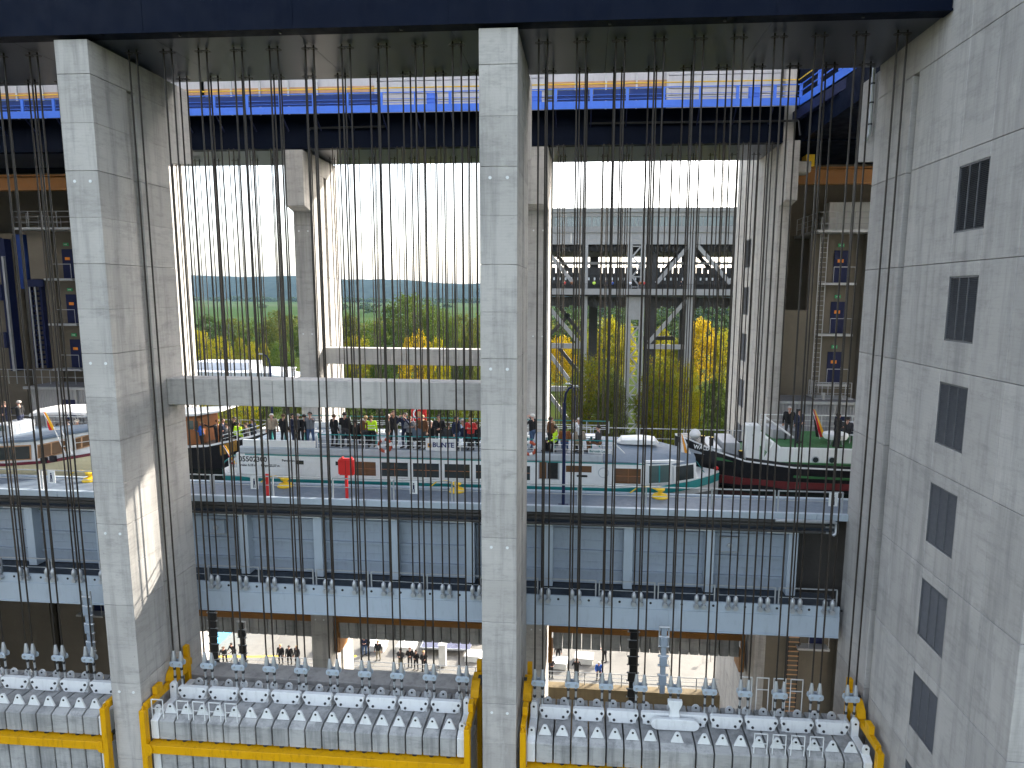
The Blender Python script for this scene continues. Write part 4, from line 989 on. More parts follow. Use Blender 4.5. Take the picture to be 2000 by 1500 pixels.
part(side_pane(3.62, CY - 2.29, 3.68, CY - 2.272, -8.97, -8.13, 0.05), 'glazing_bar', 'boat_teal', f)
f = part(side_pane(4.4, CY - 1.98, 5.55, CY - 1.26, -9.03, -8.2, 0.06), 'window_frame', 'boat_white', t)
part(side_pane(4.5, CY - 1.945, 5.42, CY - 1.37, -8.96, -8.26, 0.06), 'pane', 'window_dark', f)
for x0, x1 in ((-11.39, -10.28), (-9.98, -8.66), (-8.4, -7.1), (-6.82, -5.57), (-5.27, -4.02), (-3.75, -2.6)):
    window(t, x0, x1, yn, -8.96, -8.26, 'window_brown' if x0 < -11 else 'window_dark')
window(t, -0.86, 0.38, yn, -8.5, -8.18, bars=1, hbar=False)
window(t, 1.54, 2.74, yn, -9.0, -8.26)
for x in (-14.35, -12.35): 
    f = part(MB().box(x, x + 0.4, yn - 0.02, yn - 0.002, -8.5, -8.26), 'window_frame', 'boat_white', t); part(MB().box(x + 0.02, x + 0.38, yn - 0.03, yn - 0.021, -8.48, -8.28), 'pane', 'window_dark', f)
d = part(MB().box(-2.2, -1.18, yn - 0.03, yn - 0.002, -8.9, -7.99), 'door_frame', 'galvanised', t)
part(MB().box(-1.75, -1.25, yn - 0.04, yn - 0.031, -8.86, -8.06), 'doorway', 'rubber', d); part(MB().box(-2.15, -1.8, yn - 0.05, yn - 0.031, -8.86, -8.04), 'door', 'window_brown', d)
part(MB().lathe([(0.24, -0.01), (0.26, -0.015), (0.26, 0.0)], (0.95, yn - 0.004, -8.5), 20, 'y'), 'round_emblem', 'boat_grey', t)
part(MB().lathe([(0.22, -0.005), (0.22, 0.0)], (0.95, yn - 0.02, -8.5), 20, 'y'), 'round_emblem', 'boat_white', t)
part(MB().prism([(-0.3, -8.74), (0.15, -8.74), (0.2, -8.69), (0.15, -8.64), (-0.3, -8.64), (-0.35, -8.69)], 'y', yn - 0.02, yn - 0.003), 'vent_slot', 'rubber', t)
# stern frame of curved rails
for k, off in enumerate((0, 0.35)):
    part(MB().tube([(-18.7 + off, CY - 1.6, -9.05), (-18.4 + off, CY - 2.0, -8.6), (-17.8 + off, CY - 2.3, -8.2), (-17.1, CY - 2.4, -7.95)], 0.035, 7), 'stern_rail', 'boat_teal' if k == 0 else 'boat_white', t, smooth=True)
for q in ((-18.45, -2.0, -8.65), (-18.0, -2.25, -8.3), (-17.6, -2.35, -8.12)):
    part(MB().bar((q[0], CY + q[1], -9.05), (q[0], CY + q[1], q[2]), 0.03, 0.03), 'rail_post', 'boat_white', t)
part(MB().lathe([(0.2, 0), (0.2, 0.32), (0.12, 0.42)], (-17.95, CY - 1.7, -8.9), 12), 'deck_drum', 'galvanised', t, smooth=True)
boat_rail(t, [(-13.2, yn - 0.05, -7.6), (-2.45, yn - 0.05, -7.6)], 0.68, 'boat_teal')
boat_rail(t, [(-1.45, yn - 0.05, -7.6), (1.35, yn - 0.05, -7.6)], 0.68, 'boat_teal')
boat_rail(t, [(-17.0, yf + 0.05, -7.6), (1.35, yf + 0.05, -7.6)], 0.68, 'boat_teal')
part(MB().bar((1.35, yn - 0.05, -6.95), (1.95, yn - 0.05, -7.5), 0.04, 0.04), 'rail_brace', 'boat_white', t)
for x in rng(-16.6, -0.2, 10):
    bn = part(MB().box(x, x + 1.1, CY - 0.95, CY - 0.6, -7.18, -7.12), 'deck_bench', 'boat_white', t)
    part(MB().box(x + 0.1, x + 0.16, CY - 0.9, CY - 0.65, -7.59, -7.18), 'bench_leg', 'boat_teal', bn); part(MB().box(x + 0.94, x + 1.0, CY - 0.9, CY - 0.65, -7.59, -7.18), 'bench_leg', 'boat_teal', bn)
    tb = part(MB().box(x + 0.05, x + 1.05, CY - 1.75, CY - 1.2, -6.9, -6.86), 'deck_table', 'boat_white', t)
    part(MB().box(x + 0.5, x + 0.6, CY - 1.5, CY - 1.4, -7.59, -6.9), 'table_leg', 'boat_teal', tb)
cv = []
for x, w, h in ((1.7, 0.3, 0.05), (1.9, 0.55, 0.28), (2.9, 0.6, 0.34), (3.6, 0.5, 0.28), (3.8, 0.25, 0.05)):
    cv.append([(x, CY - w, -7.5), (x, CY - w, -7.5 + h * 0.7), (x, CY - w * 0.5, -7.5 + h), (x, CY + w * 0.5, -7.5 + h), (x, CY + w, -7.5 + h * 0.7), (x, CY + w, -7.5)])
part(MB().loft(cv), 'covered_dinghy', 'boat_white', t, smooth=True)
for pts in (((4.6, CY - 0.6, -8.0), (5.4, CY - 0.6, -9.0)), ((5.6, CY - 0.9, -8.2), (6.1, CY - 0.4, -8.9)), ((5.0, CY - 1.3, -8.85), (5.0, CY - 1.3, -8.5))):
    part(MB().tube(pts, 0.02, 5), 'stay', 'boat_teal', t)
part(MB().lathe([(0.0, -0.12), (0.09, -0.08), (0.12, 0), (0.09, 0.08), (0.0, 0.12)], (6.75, CY - 0.1, -8.75), 10), 'bow_fender', 'red_paint', t, smooth=True)
text_part('05502300', 'registration_number', 'letter_black', t, (-17.35, yn - 0.012, -8.40), 0.37)
text_part('Breite: 5,10 m', 'measure_text', 'letter_black', t, (-17.35, yn - 0.012, -8.64), 0.16)
text_part('Länge: 25,57 m', 'measure_text', 'letter_black', t, (-16.2, yn - 0.012, -8.64), 0.16)
text_part('Personen: 124', 'capacity_text', 'letter_black', t, (-15.1, yn - 0.012, -8.36), 0.17)
cr = part(MB().prism([(-16.45, -7.66), (-16.22, -7.66), (-16.22, -7.86), (-16.335, -7.95), (-16.45, -7.86)], 'y', yn - 0.035, yn - 0.021), 'crest', 'khaki_crest' if 'khaki_crest' in MATS else 'pale_wood', t)

# things carried on the passenger boat
def ring_buoy(label, x, y, z):
    t = thing('ring_buoy', label, 'life ring', (x, y, z), group='ring buoys on the upper rail')
    seg = 24
    for k in range(4):
        pts = [(x + 0.30 * math.sin(a), y, z + 0.30 * math.cos(a)) for a in [2 * math.pi * (k + f / 6) / 4 for f in range(7)]]
        part(MB().tube(pts[:5], 0.075, 8), 'ring_section', 'rust_red', t, smooth=True)
        part(MB().tube(pts[4:], 0.08, 8), 'ring_band', 'flag_white', t, smooth=True)
paint('rust_red', (0.42, 0.07, 0.03), 0.6, 0, 0.15, 4)
ring_buoy('red and white life ring on the rail left of the banner', -9.75, yn - 0.14, -7.38)
ring_buoy('red and white life ring on the rail right of the middle pillar', -2.62, yn - 0.14, -7.35)
t = thing('banner', 'white company banner with navy lettering tied to the boat rail', 'banner', (-7.0, yn - 0.12, -7.55))
nx = 9; rows = []
for i in range(nx):
    x = -7.72 + 1.5 * i / (nx - 1); y = yn - 0.13 + 0.012 * math.sin(i * 1.7)
    rows.append([(x, y, -7.58), (x, y, -6.98), (x, y + 0.006, -6.98), (x, y + 0.006, -7.58)])
part(MB().loft(rows), 'cloth', 'flag_white', t)
text_part('BUNTE', 'lettering', 'letter_navy', t, (-7.38, yn - 0.155, -7.4), 0.34)
q = part(MB().box(-7.62, -7.44, yn - 0.16, yn - 0.15, -7.42, -7.22), 'logo_square', 'flag_gold', t); part(MB().box(-7.58, -7.48, yn - 0.168, yn - 0.161, -7.37, -7.27).box(-7.56, -7.53, yn - 0.168, yn - 0.161, -7.27, -7.24), 'logo_mark', 'letter_navy', q)
t = thing('name_board', 'small white name board with script on the forward deck rail', 'sign', (1.0, yn - 0.12, -7.55))
part(MB().box(0.2, 1.3, yn - 0.13, yn - 0.1, -7.52, -7.3), 'board', 'flag_white', t)
text_part('Baronin Lena', 'lettering', 'letter_teal', t, (0.25, yn - 0.14, -7.47), 0.17)
def wavy(x0, z0, w, h, y, ph, skew=0.0, n=7, thick=0.006):
    rr = []
    for i in range(n):
        f = i / (n - 1); x = x0 + w * f; yy = y + 0.05 * math.sin(ph + f * 5); dz = -skew * f
        rr.append([(x, yy, z0 + dz), (x, yy, z0 + h + dz), (x, yy + thick, z0 + h + dz), (x, yy + thick, z0 + dz)])
    return MB().loft(rr)
def tri_flag(label, base, top, bands, w, hgt, y, ph, drop=0.6):
    """a flag hanging from a slanted staff"""
    t = thing('flag', label, 'flag', base, group='flags on the boats')
    part(MB().tube([base, top], 0.018, 6), 'staff', 'white_steel', t)
    n = len(bands)
    for k, m_ in enumerate(bands):
        rr = []
        for i in range(6):
            f = i / 5
            a = Vector(top) + (Vector(base) - Vector(top)) * (f * 0.55)
            x0 = a.x + w * (k / n) * (0.25 + 0.75 * f); x1 = a.x + w * ((k + 1) / n) * (0.25 + 0.75 * f)
            z = a.z - hgt * f * drop; yy = y + 0.05 * math.sin(ph + f * 4 + k)
            rr.append([(x0, yy, z), (x1, yy + 0.03, z - 0.03), (x1, yy + 0.04, z - 0.03), (x0, yy + 0.01, z)])
        part(MB().loft(rr), 'flag_band', m_, t)
tri_flag('black red gold flag on the stern of the white boat', (-17.9, CY - 1.9, -8.7), (-18.45, CY - 1.9, -7.75), ['flag_black', 'flag_red', 'flag_gold'], 0.42, 0.7, CY - 1.92, 0)
tri_flag('white and orange pennant on the bow of the white boat', (5.0, CY - 0.4, -8.05), (4.85, CY - 0.4, -6.95), ['flag_white', 'flag_orange', 'flag_white'], 0.55, 0.9, CY - 0.42, 1)

# --- black motor ship at the right
CY2 = 35.9
t = thing('motor_ship', 'black hulled ship with red underside, green decks and white deckhouse at the right', 'ship', (12, CY2, -10.2))
S2 = [(4.9, 0.1, -7.45, -9.6, 0.3), (5.6, 0.8, -7.55, -9.95, 0.4), (6.8, 1.6, -7.95, -10.1, 0.6), (8.2, 2.15, -8.3, -10.2, 0.75), (10.5, 2.45, -8.5, -10.25, 0.9), (16, 2.55, -8.6, -10.25, 0.92), (24, 2.55, -8.6, -10.25, 0.92)]
part(hull(S2, CY2), 'hull', 'hull_black', t, smooth=True)
S2r = [(x, w * (0.985 if i else 0.6) + 0.03, zd - 0.62 if i > 1 else zd - 0.9, zk, fl) for i, (x, w, zd, zk, fl) in enumerate(S2)]
part(hull([(x, w * (fl + (1 - fl) * 0.62) + 0.02, -9.22 - 0.02 * i, zk - 0.02, fl) for i, (x, w, zd, zk, fl) in enumerate(S2)], CY2), 'antifouling', 'hull_red', t, smooth=True)
for s in (-1, 1):
    part(strip(S2, CY2, s, lambda q: q[2] - 0.06, 0.07, 0.02, 0.08), 'rub_rail', 'flag_white', t)
    part(strip(S2[3:], CY2, s, lambda q: q[2] + 0.012, 0.14, -0.02, 0.06), 'bulwark', 'hull_black', t)
dk = [(x, CY2 - w + 0.08) for x, w, *_ in S2[1:]] + [(x, CY2 + w - 0.08) for x, w, *_ in S2[:0:-1]]
part(MB().prism(dk[1:-1], 'z', -8.46, -8.30), 'fore_deck', 'deck_green', t)
part(MB().prism([(4.95, CY2 - 0.1), (5.6, CY2 - 0.7), (7.1, CY2 - 1.6), (7.1, CY2 + 1.6), (5.6, CY2 + 0.7), (4.95, CY2 + 0.1)], 'z', -8.28, -7.85), 'forecastle', 'boat_grey', t)
part(MB().box(9.8, 24, CY2 - 2.2, CY2 + 2.2, -8.48, -7.56), 'deckhouse', 'boat_white', t, bevel=0.04)
part(MB().box(9.9, 24, CY2 - 2.1, CY2 + 2.1, -7.558, -7.54), 'house_deck', 'deck_green', t)
part(MB().prism([(9.0, -8.35), (9.8, -8.35), (9.8, -7.56), (9.55, -7.3)], 'y', CY2 - 2.15, CY2 - 2.05), 'stair_side', 'boat_white', t)
cb_ = part(MB().box(8.2, 8.9, CY2 - 2.0, CY2 - 1.2, -8.3, -6.5), 'companionway', 'boat_white', t, bevel=0.03)
part(MB().lathe([(0.06, -0.01), (0.06, 0)], (8.55, CY2 - 2.0, -7.0), 8, 'y'), 'emblem', 'boat_grey', cb_)
part(MB().box(10.0, 11.2, CY2 - 0.2, CY2 + 1.6, -7.54, -7.05), 'skylight', 'sheet_grey', t, bevel=0.03)
part(MB().tube([(9.15, CY2 - 1.9, -6.1), (10.55, CY2 - 1.9, -7.1)], 0.05, 7), 'boom', 'flag_white', t); part(MB().tube([(9.1, CY2 - 1.9, -8.3), (9.1, CY2 - 1.9, -5.95)], 0.06, 7), 'mast', 'flag_white', t)
part(MB().tube([(10.6, CY2 - 2.1, -8.5), (10.6, CY2 - 2.1, -5.6)], 0.05, 7), 'signal_mast', 'dark_steel', t)
for x in (11.6, 12.4, 14.2, 15.4):
    f = part(MB().lathe([(0.19, -0.03), (0.19, 0)], (x, CY2 - 2.2, -8.15), 16, 'y'), 'porthole', 'boat_grey', t); part(MB().lathe([(0.14, -0.04), (0.14, -0.031)], (x, CY2 - 2.2, -8.15), 14, 'y'), 'pane', 'window_dark', f)
for x, y in ((6.3, -0.5), (6.7, -0.8), (8.0, -1.85), (8.6, -1.7)):
    b = part(MB().lathe([(0.11, 0), (0.11, 0.34), (0.14, 0.38), (0.14, 0.44)], (x, CY2 + y, -8.3 if x > 7 else -7.85), 10), 'bollard', 'hull_black', t, smooth=True); part(MB().lathe([(0.1, 0), (0.1, 0.02)], (x, CY2 + y, -7.86 if x > 7 else -7.41), 10), 'bollard_cap', 'yellow_bright', b)
part(MB().box(7.2, 8.1, CY2 - 1.2, CY2 + 1.2, -8.29, -7.6), 'winch_house', 'sheet_grey', t, bevel=0.03)
part(MB().lathe([(0.05, -0.3), (0.28, -0.02), (0.3, 0.0)], (5.9, CY2 - 0.4, -7.35), 14, 'y'), 'search_light', 'flag_white', t, smooth=True)
part(MB().box(5.0, 5.8, CY2 + 0.2, CY2 + 0.9, -7.84, -7.6), 'blue_cover', 'blue_rail', t, bevel=0.08)
boat_rail(t, [(9.9, CY2 + 2.1, -7.54), (20, CY2 + 2.1, -7.54)], 0.9, 'white_steel', 'white_steel', 1.6)
part(strip(S2[4:6], CY2, -1, lambda q: q[2] - 0.55, 0.12, 0.012, 0.02), 'green_panel', 'deck_green', t)
text_part('WALDE  D', 'ship_name', 'letter_white', t, (5.75, CY2 - 1.02, -7.98), 0.3, (R(84), 0, R(-33)))
t = thing('deck_table', 'round white covered table on the green ship deck', 'table', (12.7, CY2 - 1.2, -7.54))
part(MB().lathe([(0.55, 0.28), (0.62, 0.42), (0.6, 0.55), (0.45, 0.6), (0.0, 0.61)], (12.9, CY2 - 1.1, -7.54), 20), 'cover', 'flag_white', t, smooth=True)
for a in range(4): part(MB().bar((12.9 + 0.4 * math.cos(a * 1.57 + 0.7), CY2 - 1.1 + 0.4 * math.sin(a * 1.57 + 0.7), -7.54), (12.9 + 0.35 * math.cos(a * 1.57 + 0.7), CY2 - 1.1 + 0.35 * math.sin(a * 1.57 + 0.7), -7.2), 0.03, 0.03), 'leg', 'galvanised', t)
tri_flag('black red gold flag on the green ship deck at the right', (12.45, CY2 - 0.2, -7.5), (11.95, CY2 - 0.2, -5.9), ['flag_black', 'flag_red', 'flag_gold'], 0.55, 1.0, CY2 - 0.22, 2)
# deck chairs
def deck_chair(label, x, y, z, rz):
    t = thing('deck_chair', label, 'chair', (x, y, z), rz, group='deck chairs on the black ship')
    part(MB().box(-0.25, 0.25, -0.25, 0.25, 0.42, 0.47), 'seat', 'boat_white', t, local=True); part(MB().box(-0.25, 0.25, 0.22, 0.27, 0.47, 0.95), 'backrest', 'boat_white', t, local=True)
    for a in (-0.22, 0.22):
        for b in (-0.22, 0.22): part(MB().box(a - 0.02, a + 0.02, b - 0.02, b + 0.02, 0, 0.42), 'leg', 'galvanised', t, local=True)
deck_chair('white deck chair beside the covered table', 14.0, CY2 - 1.0, -7.54, R(-60))

# --- cream boat at the left
CY3 = 33.6
t = thing('cabin_boat', 'cream cabin boat with a maroon rail and wooden windows at the left', 'boat', (-32, CY3, -10.2))
S3 = [(-46, 2.2, -8.95, -10.2, 0.9), (-34, 2.3, -8.97, -10.25, 0.9), (-30, 2.3, -8.95, -10.25, 0.9), (-27.5, 2.25, -8.72, -10.25, 0.85), (-25.4, 1.9, -8.35, -10.2, 0.7), (-23.9, 1.0, -8.1, -10.0, 0.4), (-23.2, 0.1, -8.0, -9.8, 0.2)]
part(hull(S3, CY3), 'hull', 'boat_cream', t, smooth=True)
for s in (-1, 1): part(strip(S3, CY3, s, lambda q: q[2] - 0.02, 0.14, 0.03, 0.1), 'rub_rail', 'maroon', t)
S3d = [(x, w * 0.9, zd + 0.06, zd - 0.2, 0.98) for x, w, zd, zk, fl in S3]
part(hull(S3d, CY3), 'deck', 'boat_white', t)
cab = []
for x, w, z in ((-46, 1.95, -7.95), (-31, 1.95, -7.9), (-28.5, 1.9, -7.7), (-26.6, 1.6, -7.35), (-25.5, 1.2, -7.2)):
    zb = -9.0 + (0.55 if x > -27 else 0.2 if x > -29 else 0)
    cab.append([(x, CY3 - w - 0.08, zb), (x, CY3 - w, z), (x, CY3 + w, z), (x, CY3 + w + 0.08, zb)])
part(MB().loft(cab), 'cabin', 'boat_white', t)
rof = []
for x, w, z in ((-46, 2.1, -7.92), (-31, 2.1, -7.88), (-28.5, 2.05, -7.68), (-26.6, 1.75, -7.32), (-25.3, 1.3, -7.16)):
    rof.append([(x, CY3 - w, z), (x, CY3 - w, z + 0.12), (x, CY3 - w * 0.8, z + 0.2), (x, CY3 + w * 0.8, z + 0.2), (x, CY3 + w, z + 0.12), (x, CY3 + w, z)])
part(MB().loft(rof), 'roof', 'boat_roof_blue', t)
def cpane(xa, za, xb, zb, h0, h1, nm, mat, par, off=0.02):
    def w_at(x):
        pts = [(-46, 2.0), (-31, 2.0), (-28.5, 1.95), (-26.6, 1.65), (-25.5, 1.24)]
        for (x0, w0), (x1, w1) in zip(pts, pts[1:]):
            if x0 <= x <= x1: return w0 + (w1 - w0) * (x - x0) / (x1 - x0)
        return 1.24
    mb = MB(); ya, yb = CY3 - w_at(xa) - 0.05 - off, CY3 - w_at(xb) - 0.05 - off
    vs = [(xa, ya, za), (xb, yb, zb), (xb, yb + 0.05, zb + h1), (xa, ya + 0.05, za + h0)]
    mb.add(vs + [(x, y + 0.03, z) for x, y, z in vs], [(0, 1, 2, 3), (7, 6, 5, 4), (0, 4, 5, 1), (1, 5, 6, 2), (2, 6, 7, 3), (3, 7, 4, 0)])
    return part(mb, nm, mat, par)
for xa, za, xb, zb, h, m_ in ((-35.5, -8.82, -33.6, -8.82, 0.78, 'window_dark'), (-33.3, -8.82, -31.0, -8.8, 0.78, 'window_dark'), (-30.6, -8.78, -28.7, -8.66, 0.78, 'window_dark'), (-28.35, -8.6, -26.9, -8.3, 0.72, 'window_brown'), (-26.6, -8.2, -25.75, -7.98, 0.64, 'window_brown')):
    f = cpane(xa, za, xb, zb, h, h, 'window_frame', 'pale_wood', t, 0.02)
    cpane(xa + 0.06, za + 0.06, xb - 0.06, zb + 0.06, h - 0.12, h - 0.12, 'pane', m_, f, 0.055)
    mx = (xa + xb) / 2
    cpane(mx - 0.03, (za + zb) / 2 + 0.05, mx + 0.03, (za + zb) / 2 + 0.05, h - 0.1, h - 0.1, 'glazing_bar', 'pale_wood', f, 0.062)
for k in range(2):
    x = -27.9 + k * 0.5
    part(MB().box(x, x + 0.3, CY3 - 2.35, CY3 - 2.2, -8.75 + 0.1 * k, -8.45 + 0.1 * k), 'deck_bollard', 'hull_black', t)
ld = part(MB().bar((-26.6, CY3 - 2.2, -8.3), (-27.3, CY3 - 2.0, -6.9), 0.04, 0.04).bar((-26.25, CY3 - 2.2, -8.25), (-26.95, CY3 - 2.0, -6.85), 0.04, 0.04), 'ladder', 'flag_white', t)
for k in range(5):
    f_ = (k + 0.5) / 5; part(MB().bar((-26.6 - 0.7 * f_, CY3 - 2.2 + 0.2 * f_, -8.3 + 1.4 * f_), (-26.25 - 0.7 * f_, CY3 - 2.2 + 0.2 * f_, -8.25 + 1.4 * f_), 0.03, 0.03), 'rung', 'flag_white', ld)
part(MB().box(-31.5, -30.6, CY3 - 1.2, CY3 + 0.6, -7.7, -7.0), 'wheelhouse', 'boat_grey', t, bevel=0.06); part(MB().box(-31.3, -30.8, CY3 - 1.23, CY3 - 1.205, -7.35, -7.05), 'pane', 'window_green', t)
boat_rail(t, [(-31, CY3 + 1.8, -7.7), (-28.7, CY3 + 1.8, -7.7), (-26.6, CY3 + 1.5, -7.4)], 0.6, 'white_steel', 'white_steel', 1.2, (0.5,))
boat_rail(t, [(-26.4, CY3 - 1.75, -8.15), (-24.9, CY3 - 1.5, -7.95)], 0.75, 'white_steel', 'white_steel', 0.7, (0.5,))
text_part('n', 'name_letter', 'maroon', t, (-30.45, CY3 - 2.34, -9.42), 0.3)
tri_flag('black red gold flag on the cream boat at the left', (-29.2, CY3 + 0.2, -7.6), (-29.75, CY3 + 0.2, -6.55), ['flag_red', 'flag_gold'], 0.4, 0.7, CY3 + 0.2, 0.4)
t = thing('canopy_boat', 'small boat with a white canopy behind the cream boat', 'boat', (-29, 36.8, -10))
S5 = [(-33, 1.0, -9.2, -10, 0.8), (-30, 1.2, -9.26, -10.1, 0.9), (-27, 1.2, -9.26, -10.1, 0.9), (-24.5, 0.2, -9.1, -10, 0.4)]
part(hull(S5, 36.8), 'hull', 'boat_white', t, smooth=True)
for s in (-1, 1): part(strip(S5, 36.8, s, lambda q: q[2] - 0.05, 0.5, 0.0, 0.06), 'coaming', 'boat_white', t)
cn = []
for x, dz in ((-32.3, -0.12), (-31.6, 0.0), (-30, 0.06), (-27.9, 0.0), (-27.3, -0.12)):
    cn.append([(x, 35.7, -6.95 + dz), (x, 36.3, -6.75 + dz), (x, 37.3, -6.75 + dz), (x, 37.9, -6.95 + dz), (x, 37.9, -7.1 + dz), (x, 35.7, -7.1 + dz)])
part(MB().loft(cn), 'canopy', 'flag_white', t, smooth=True)
for x in (-32, -29.8, -27.6):
    for y in (35.75, 37.85): part(MB().bar((x, y, -8.8), (x, y, -7.05), 0.035, 0.035), 'canopy_pole', 'galvanised', t)

# --- wooden tug behind the stern of the white boat
CY4 = 36.4
t = thing('wooden_tug', 'dark tug with varnished wooden wheelhouse behind the stern of the white boat', 'boat', (-21, CY4, -10))
S4 = [(-28, 1.5, -8.6, -10.1, 0.8), (-24, 1.7, -8.7, -10.1, 0.85), (-21, 1.65, -8.5, -10.1, 0.8), (-18.8, 1.2, -8.05, -10, 0.6), (-17.2, 0.5, -7.6, -9.9, 0.4), (-16.4, 0.08, -7.4, -9.7, 0.3)]
part(hull(S4, CY4), 'hull', 'hull_black', t, smooth=True)
for s in (-1, 1): part(strip(S4, CY4, s, lambda q: q[2] - 0.02, 0.1, 0.02, 0.1), 'bulwark_cap', 'flag_white', t)
part(hull([(x, w * 0.9, zd - 0.02, zd - 0.3, 0.95) for x, w, zd, zk, fl in S4], CY4), 'deck', 'varnished_wood', t)
wh_ = part(MB().box(-23.4, -21.7, CY4 - 0.9, CY4 + 0.9, -8.7, -7.0), 'wheelhouse', 'varnished_wood', t, bevel=0.04)
for a, b in ((-23.25, -22.65), (-22.5, -21.9)):
    part(MB().box(a, b, CY4 - 0.93, CY4 - 0.905, -7.7, -7.2), 'pane', 'window_green', wh_)
part(MB().loft([[(-24.2, CY4 - 1.3, -6.95), (-24.2, CY4 - 1.3, -6.85), (-24.2, CY4 + 1.3, -6.85), (-24.2, CY4 + 1.3, -6.95)], [(-21.8, CY4 - 1.3, -6.85), (-21.8, CY4 - 1.3, -6.72), (-21.8, CY4 + 1.3, -6.72), (-21.8, CY4 + 1.3, -6.85)], [(-20.4, CY4 - 1.2, -6.62), (-20.4, CY4 - 1.2, -6.54), (-20.4, CY4 + 1.2, -6.54), (-20.4, CY4 + 1.2, -6.62)]]), 'canopy', 'flag_white', t)
for x in (-20.6, -22.0): part(MB().bar((x, CY4 - 1.1, -8.5), (x, CY4 - 1.1, -6.7), 0.04, 0.04), 'canopy_pole', 'varnished_wood', t)
for k in range(9):
    a = -20.15 + k * 0.1; part(MB().tube([(a, CY4 - 1.72 + k * 0.02, -8.4 + k * 0.035), (a + 0.02, CY4 - 1.75 + k * 0.02, -8.95 + k * 0.03)], 0.05, 6), 'rope_fender', 'orange_fender', t)
boat_rail(t, [(-20.2, CY4 - 1.5, -8.3), (-18.6, CY4 - 1.1, -7.9), (-17.2, CY4 - 0.5, -7.5)], 0.42, 'white_steel', 'white_steel', 0.8, (0.5,))

# ================================================================ things on the trough walkways
for n_, (x, lab) in enumerate(((-14.27, 'yellow mooring bollard by the boat stern, beside the thin red post'), (-5.93, 'yellow mooring bollard just left of the middle pillar'), (3.51, 'yellow mooring bollard under the bow of the white boat'), (-24.19, 'yellow mooring bollard beside the cream boat'))):
    t = thing('mooring_bollard', lab, 'bollard', (x, 29.95, -9.2), group='yellow mooring bollards')
    part(MB().lathe([(0.36, 0.0), (0.38, 0.05), (0.3, 0.16), (0.15, 0.2)], (x, 29.95, -9.2), 18), 'base', 'yellow_bright', t, smooth=True)
    part(MB().lathe([(0.1, 0.19), (0.1, 0.3), (0.2, 0.34), (0.22, 0.42), (0.15, 0.48), (0.0, 0.5)], (x, 29.95, -9.2), 14), 'head', 'yellow_bright', t, smooth=True)
    part(MB().tube([(x - 0.15, 30.0, -8.85), (x - 0.5, 30.05, -8.72), (x - 1.0, 30.15, -8.8), (x - 1.35, 30.2, -9.1)], 0.03, 6), 'mooring_line', 'yellow_bright', t, smooth=True)
t = thing('rescue_cabinet', 'red rescue cabinet on a red post beside the walkway', 'cabinet', (-10.55, 28.2, -9.2))
part(MB().box(-10.9, -10.18, 28.0, 28.26, -8.02, -7.26), 'cabinet_body', 'red_paint', t, bevel=0.055, segs=3, smooth=True)
part(MB().box(-10.545, -10.535, 27.985, 27.999, -7.95, -7.33), 'door_gap', 'rubber', t)
for x in (-10.75, -10.35): part(MB().box(x, x + 0.08, 28.05, 28.2, -7.26, -7.2), 'hinge', 'red_paint', t)
part(MB().box(-10.63, -10.51, 28.08, 28.2, -9.2, -8.0), 'post', 'red_paint', t, bevel=0.02)
t = thing('marker_post', 'thin plain red post on the walkway near the boat stern', 'post', (-14.22, 28.1, -9.2))
part(MB().box(-14.29, -14.15, 28.05, 28.12, -9.2, -8.06), 'post', 'red_paint', t, bevel=0.01); part(MB().box(-14.35, -14.09, 28.0, 28.17, -9.2, -9.17), 'base_plate', 'galvanised', t)
def lamp(label, x, y, h, dx):
    t = thing('lamp_post', label, 'lamp', (x, y, -9.2), group='curved lamp posts on the trough walkways')
    part(MB().tube([(x, y, -9.2), (x, y, -9.2 + h - 0.7)], 0.075, 10), 'post', 'blue_dark', t, smooth=True)
    part(MB().box(x - 0.22, x + 0.22, y - 0.15, y + 0.15, -9.2, -9.14), 'base_plate', 'blue_dark', t)
    part(MB().tube([(x, y, -9.2 + h - 0.7), (x + dx * 0.1, y, -9.2 + h - 0.3), (x + dx * 0.35, y, -9.2 + h - 0.08), (x + dx * 0.7, y, -9.2 + h)], 0.05, 8), 'arm', 'blue_dark', t, smooth=True)
    part(MB().box(x + min(dx * 0.6, dx * 1.15), x + max(dx * 0.6, dx * 1.15), y - 0.08, y + 0.08, -9.2 + h - 0.02, -9.2 + h + 0.06), 'lamp_head', 'galvanised', t, bevel=0.02)
lamp('dark blue lamp post on the near walkway in front of the boat door', -0.87, 28.3, 5.3, 0.5)
lamp('dark blue lamp post on the far walkway, just right of the near lamp post', -0.6, 39.6, 3.9, -0.5)
lamp('dark curved lamp post on the far walkway behind the boat stern', -19.5, 39.6, 5.45, -0.6)
t = thing('rescue_sign', 'red life ring cabinet with a white ring on the far walkway', 'cabinet', (-10.2, 39.7, -9.2))
part(MB().box(-10.65, -9.7, 39.6, 39.75, -7.9, -6.75), 'cabinet_body', 'red_paint', t, bevel=0.05); part(MB().bar((-10.18, 39.68, -9.2), (-10.18, 39.68, -7.9), 0.1, 0.1), 'post', 'red_paint', t)
part(MB().tube([(-10.18 + 0.3 * math.sin(a), 39.56, -7.3 + 0.3 * math.cos(a)) for a in rng(3.3, 6.2, 9)], 0.05, 6), 'ring', 'flag_white', t); part(MB().lathe([(0.17, -0.03), (0.17, 0)], (-10.15, 39.6, -7.3), 14, 'y'), 'disc', 'pale_wood', t)
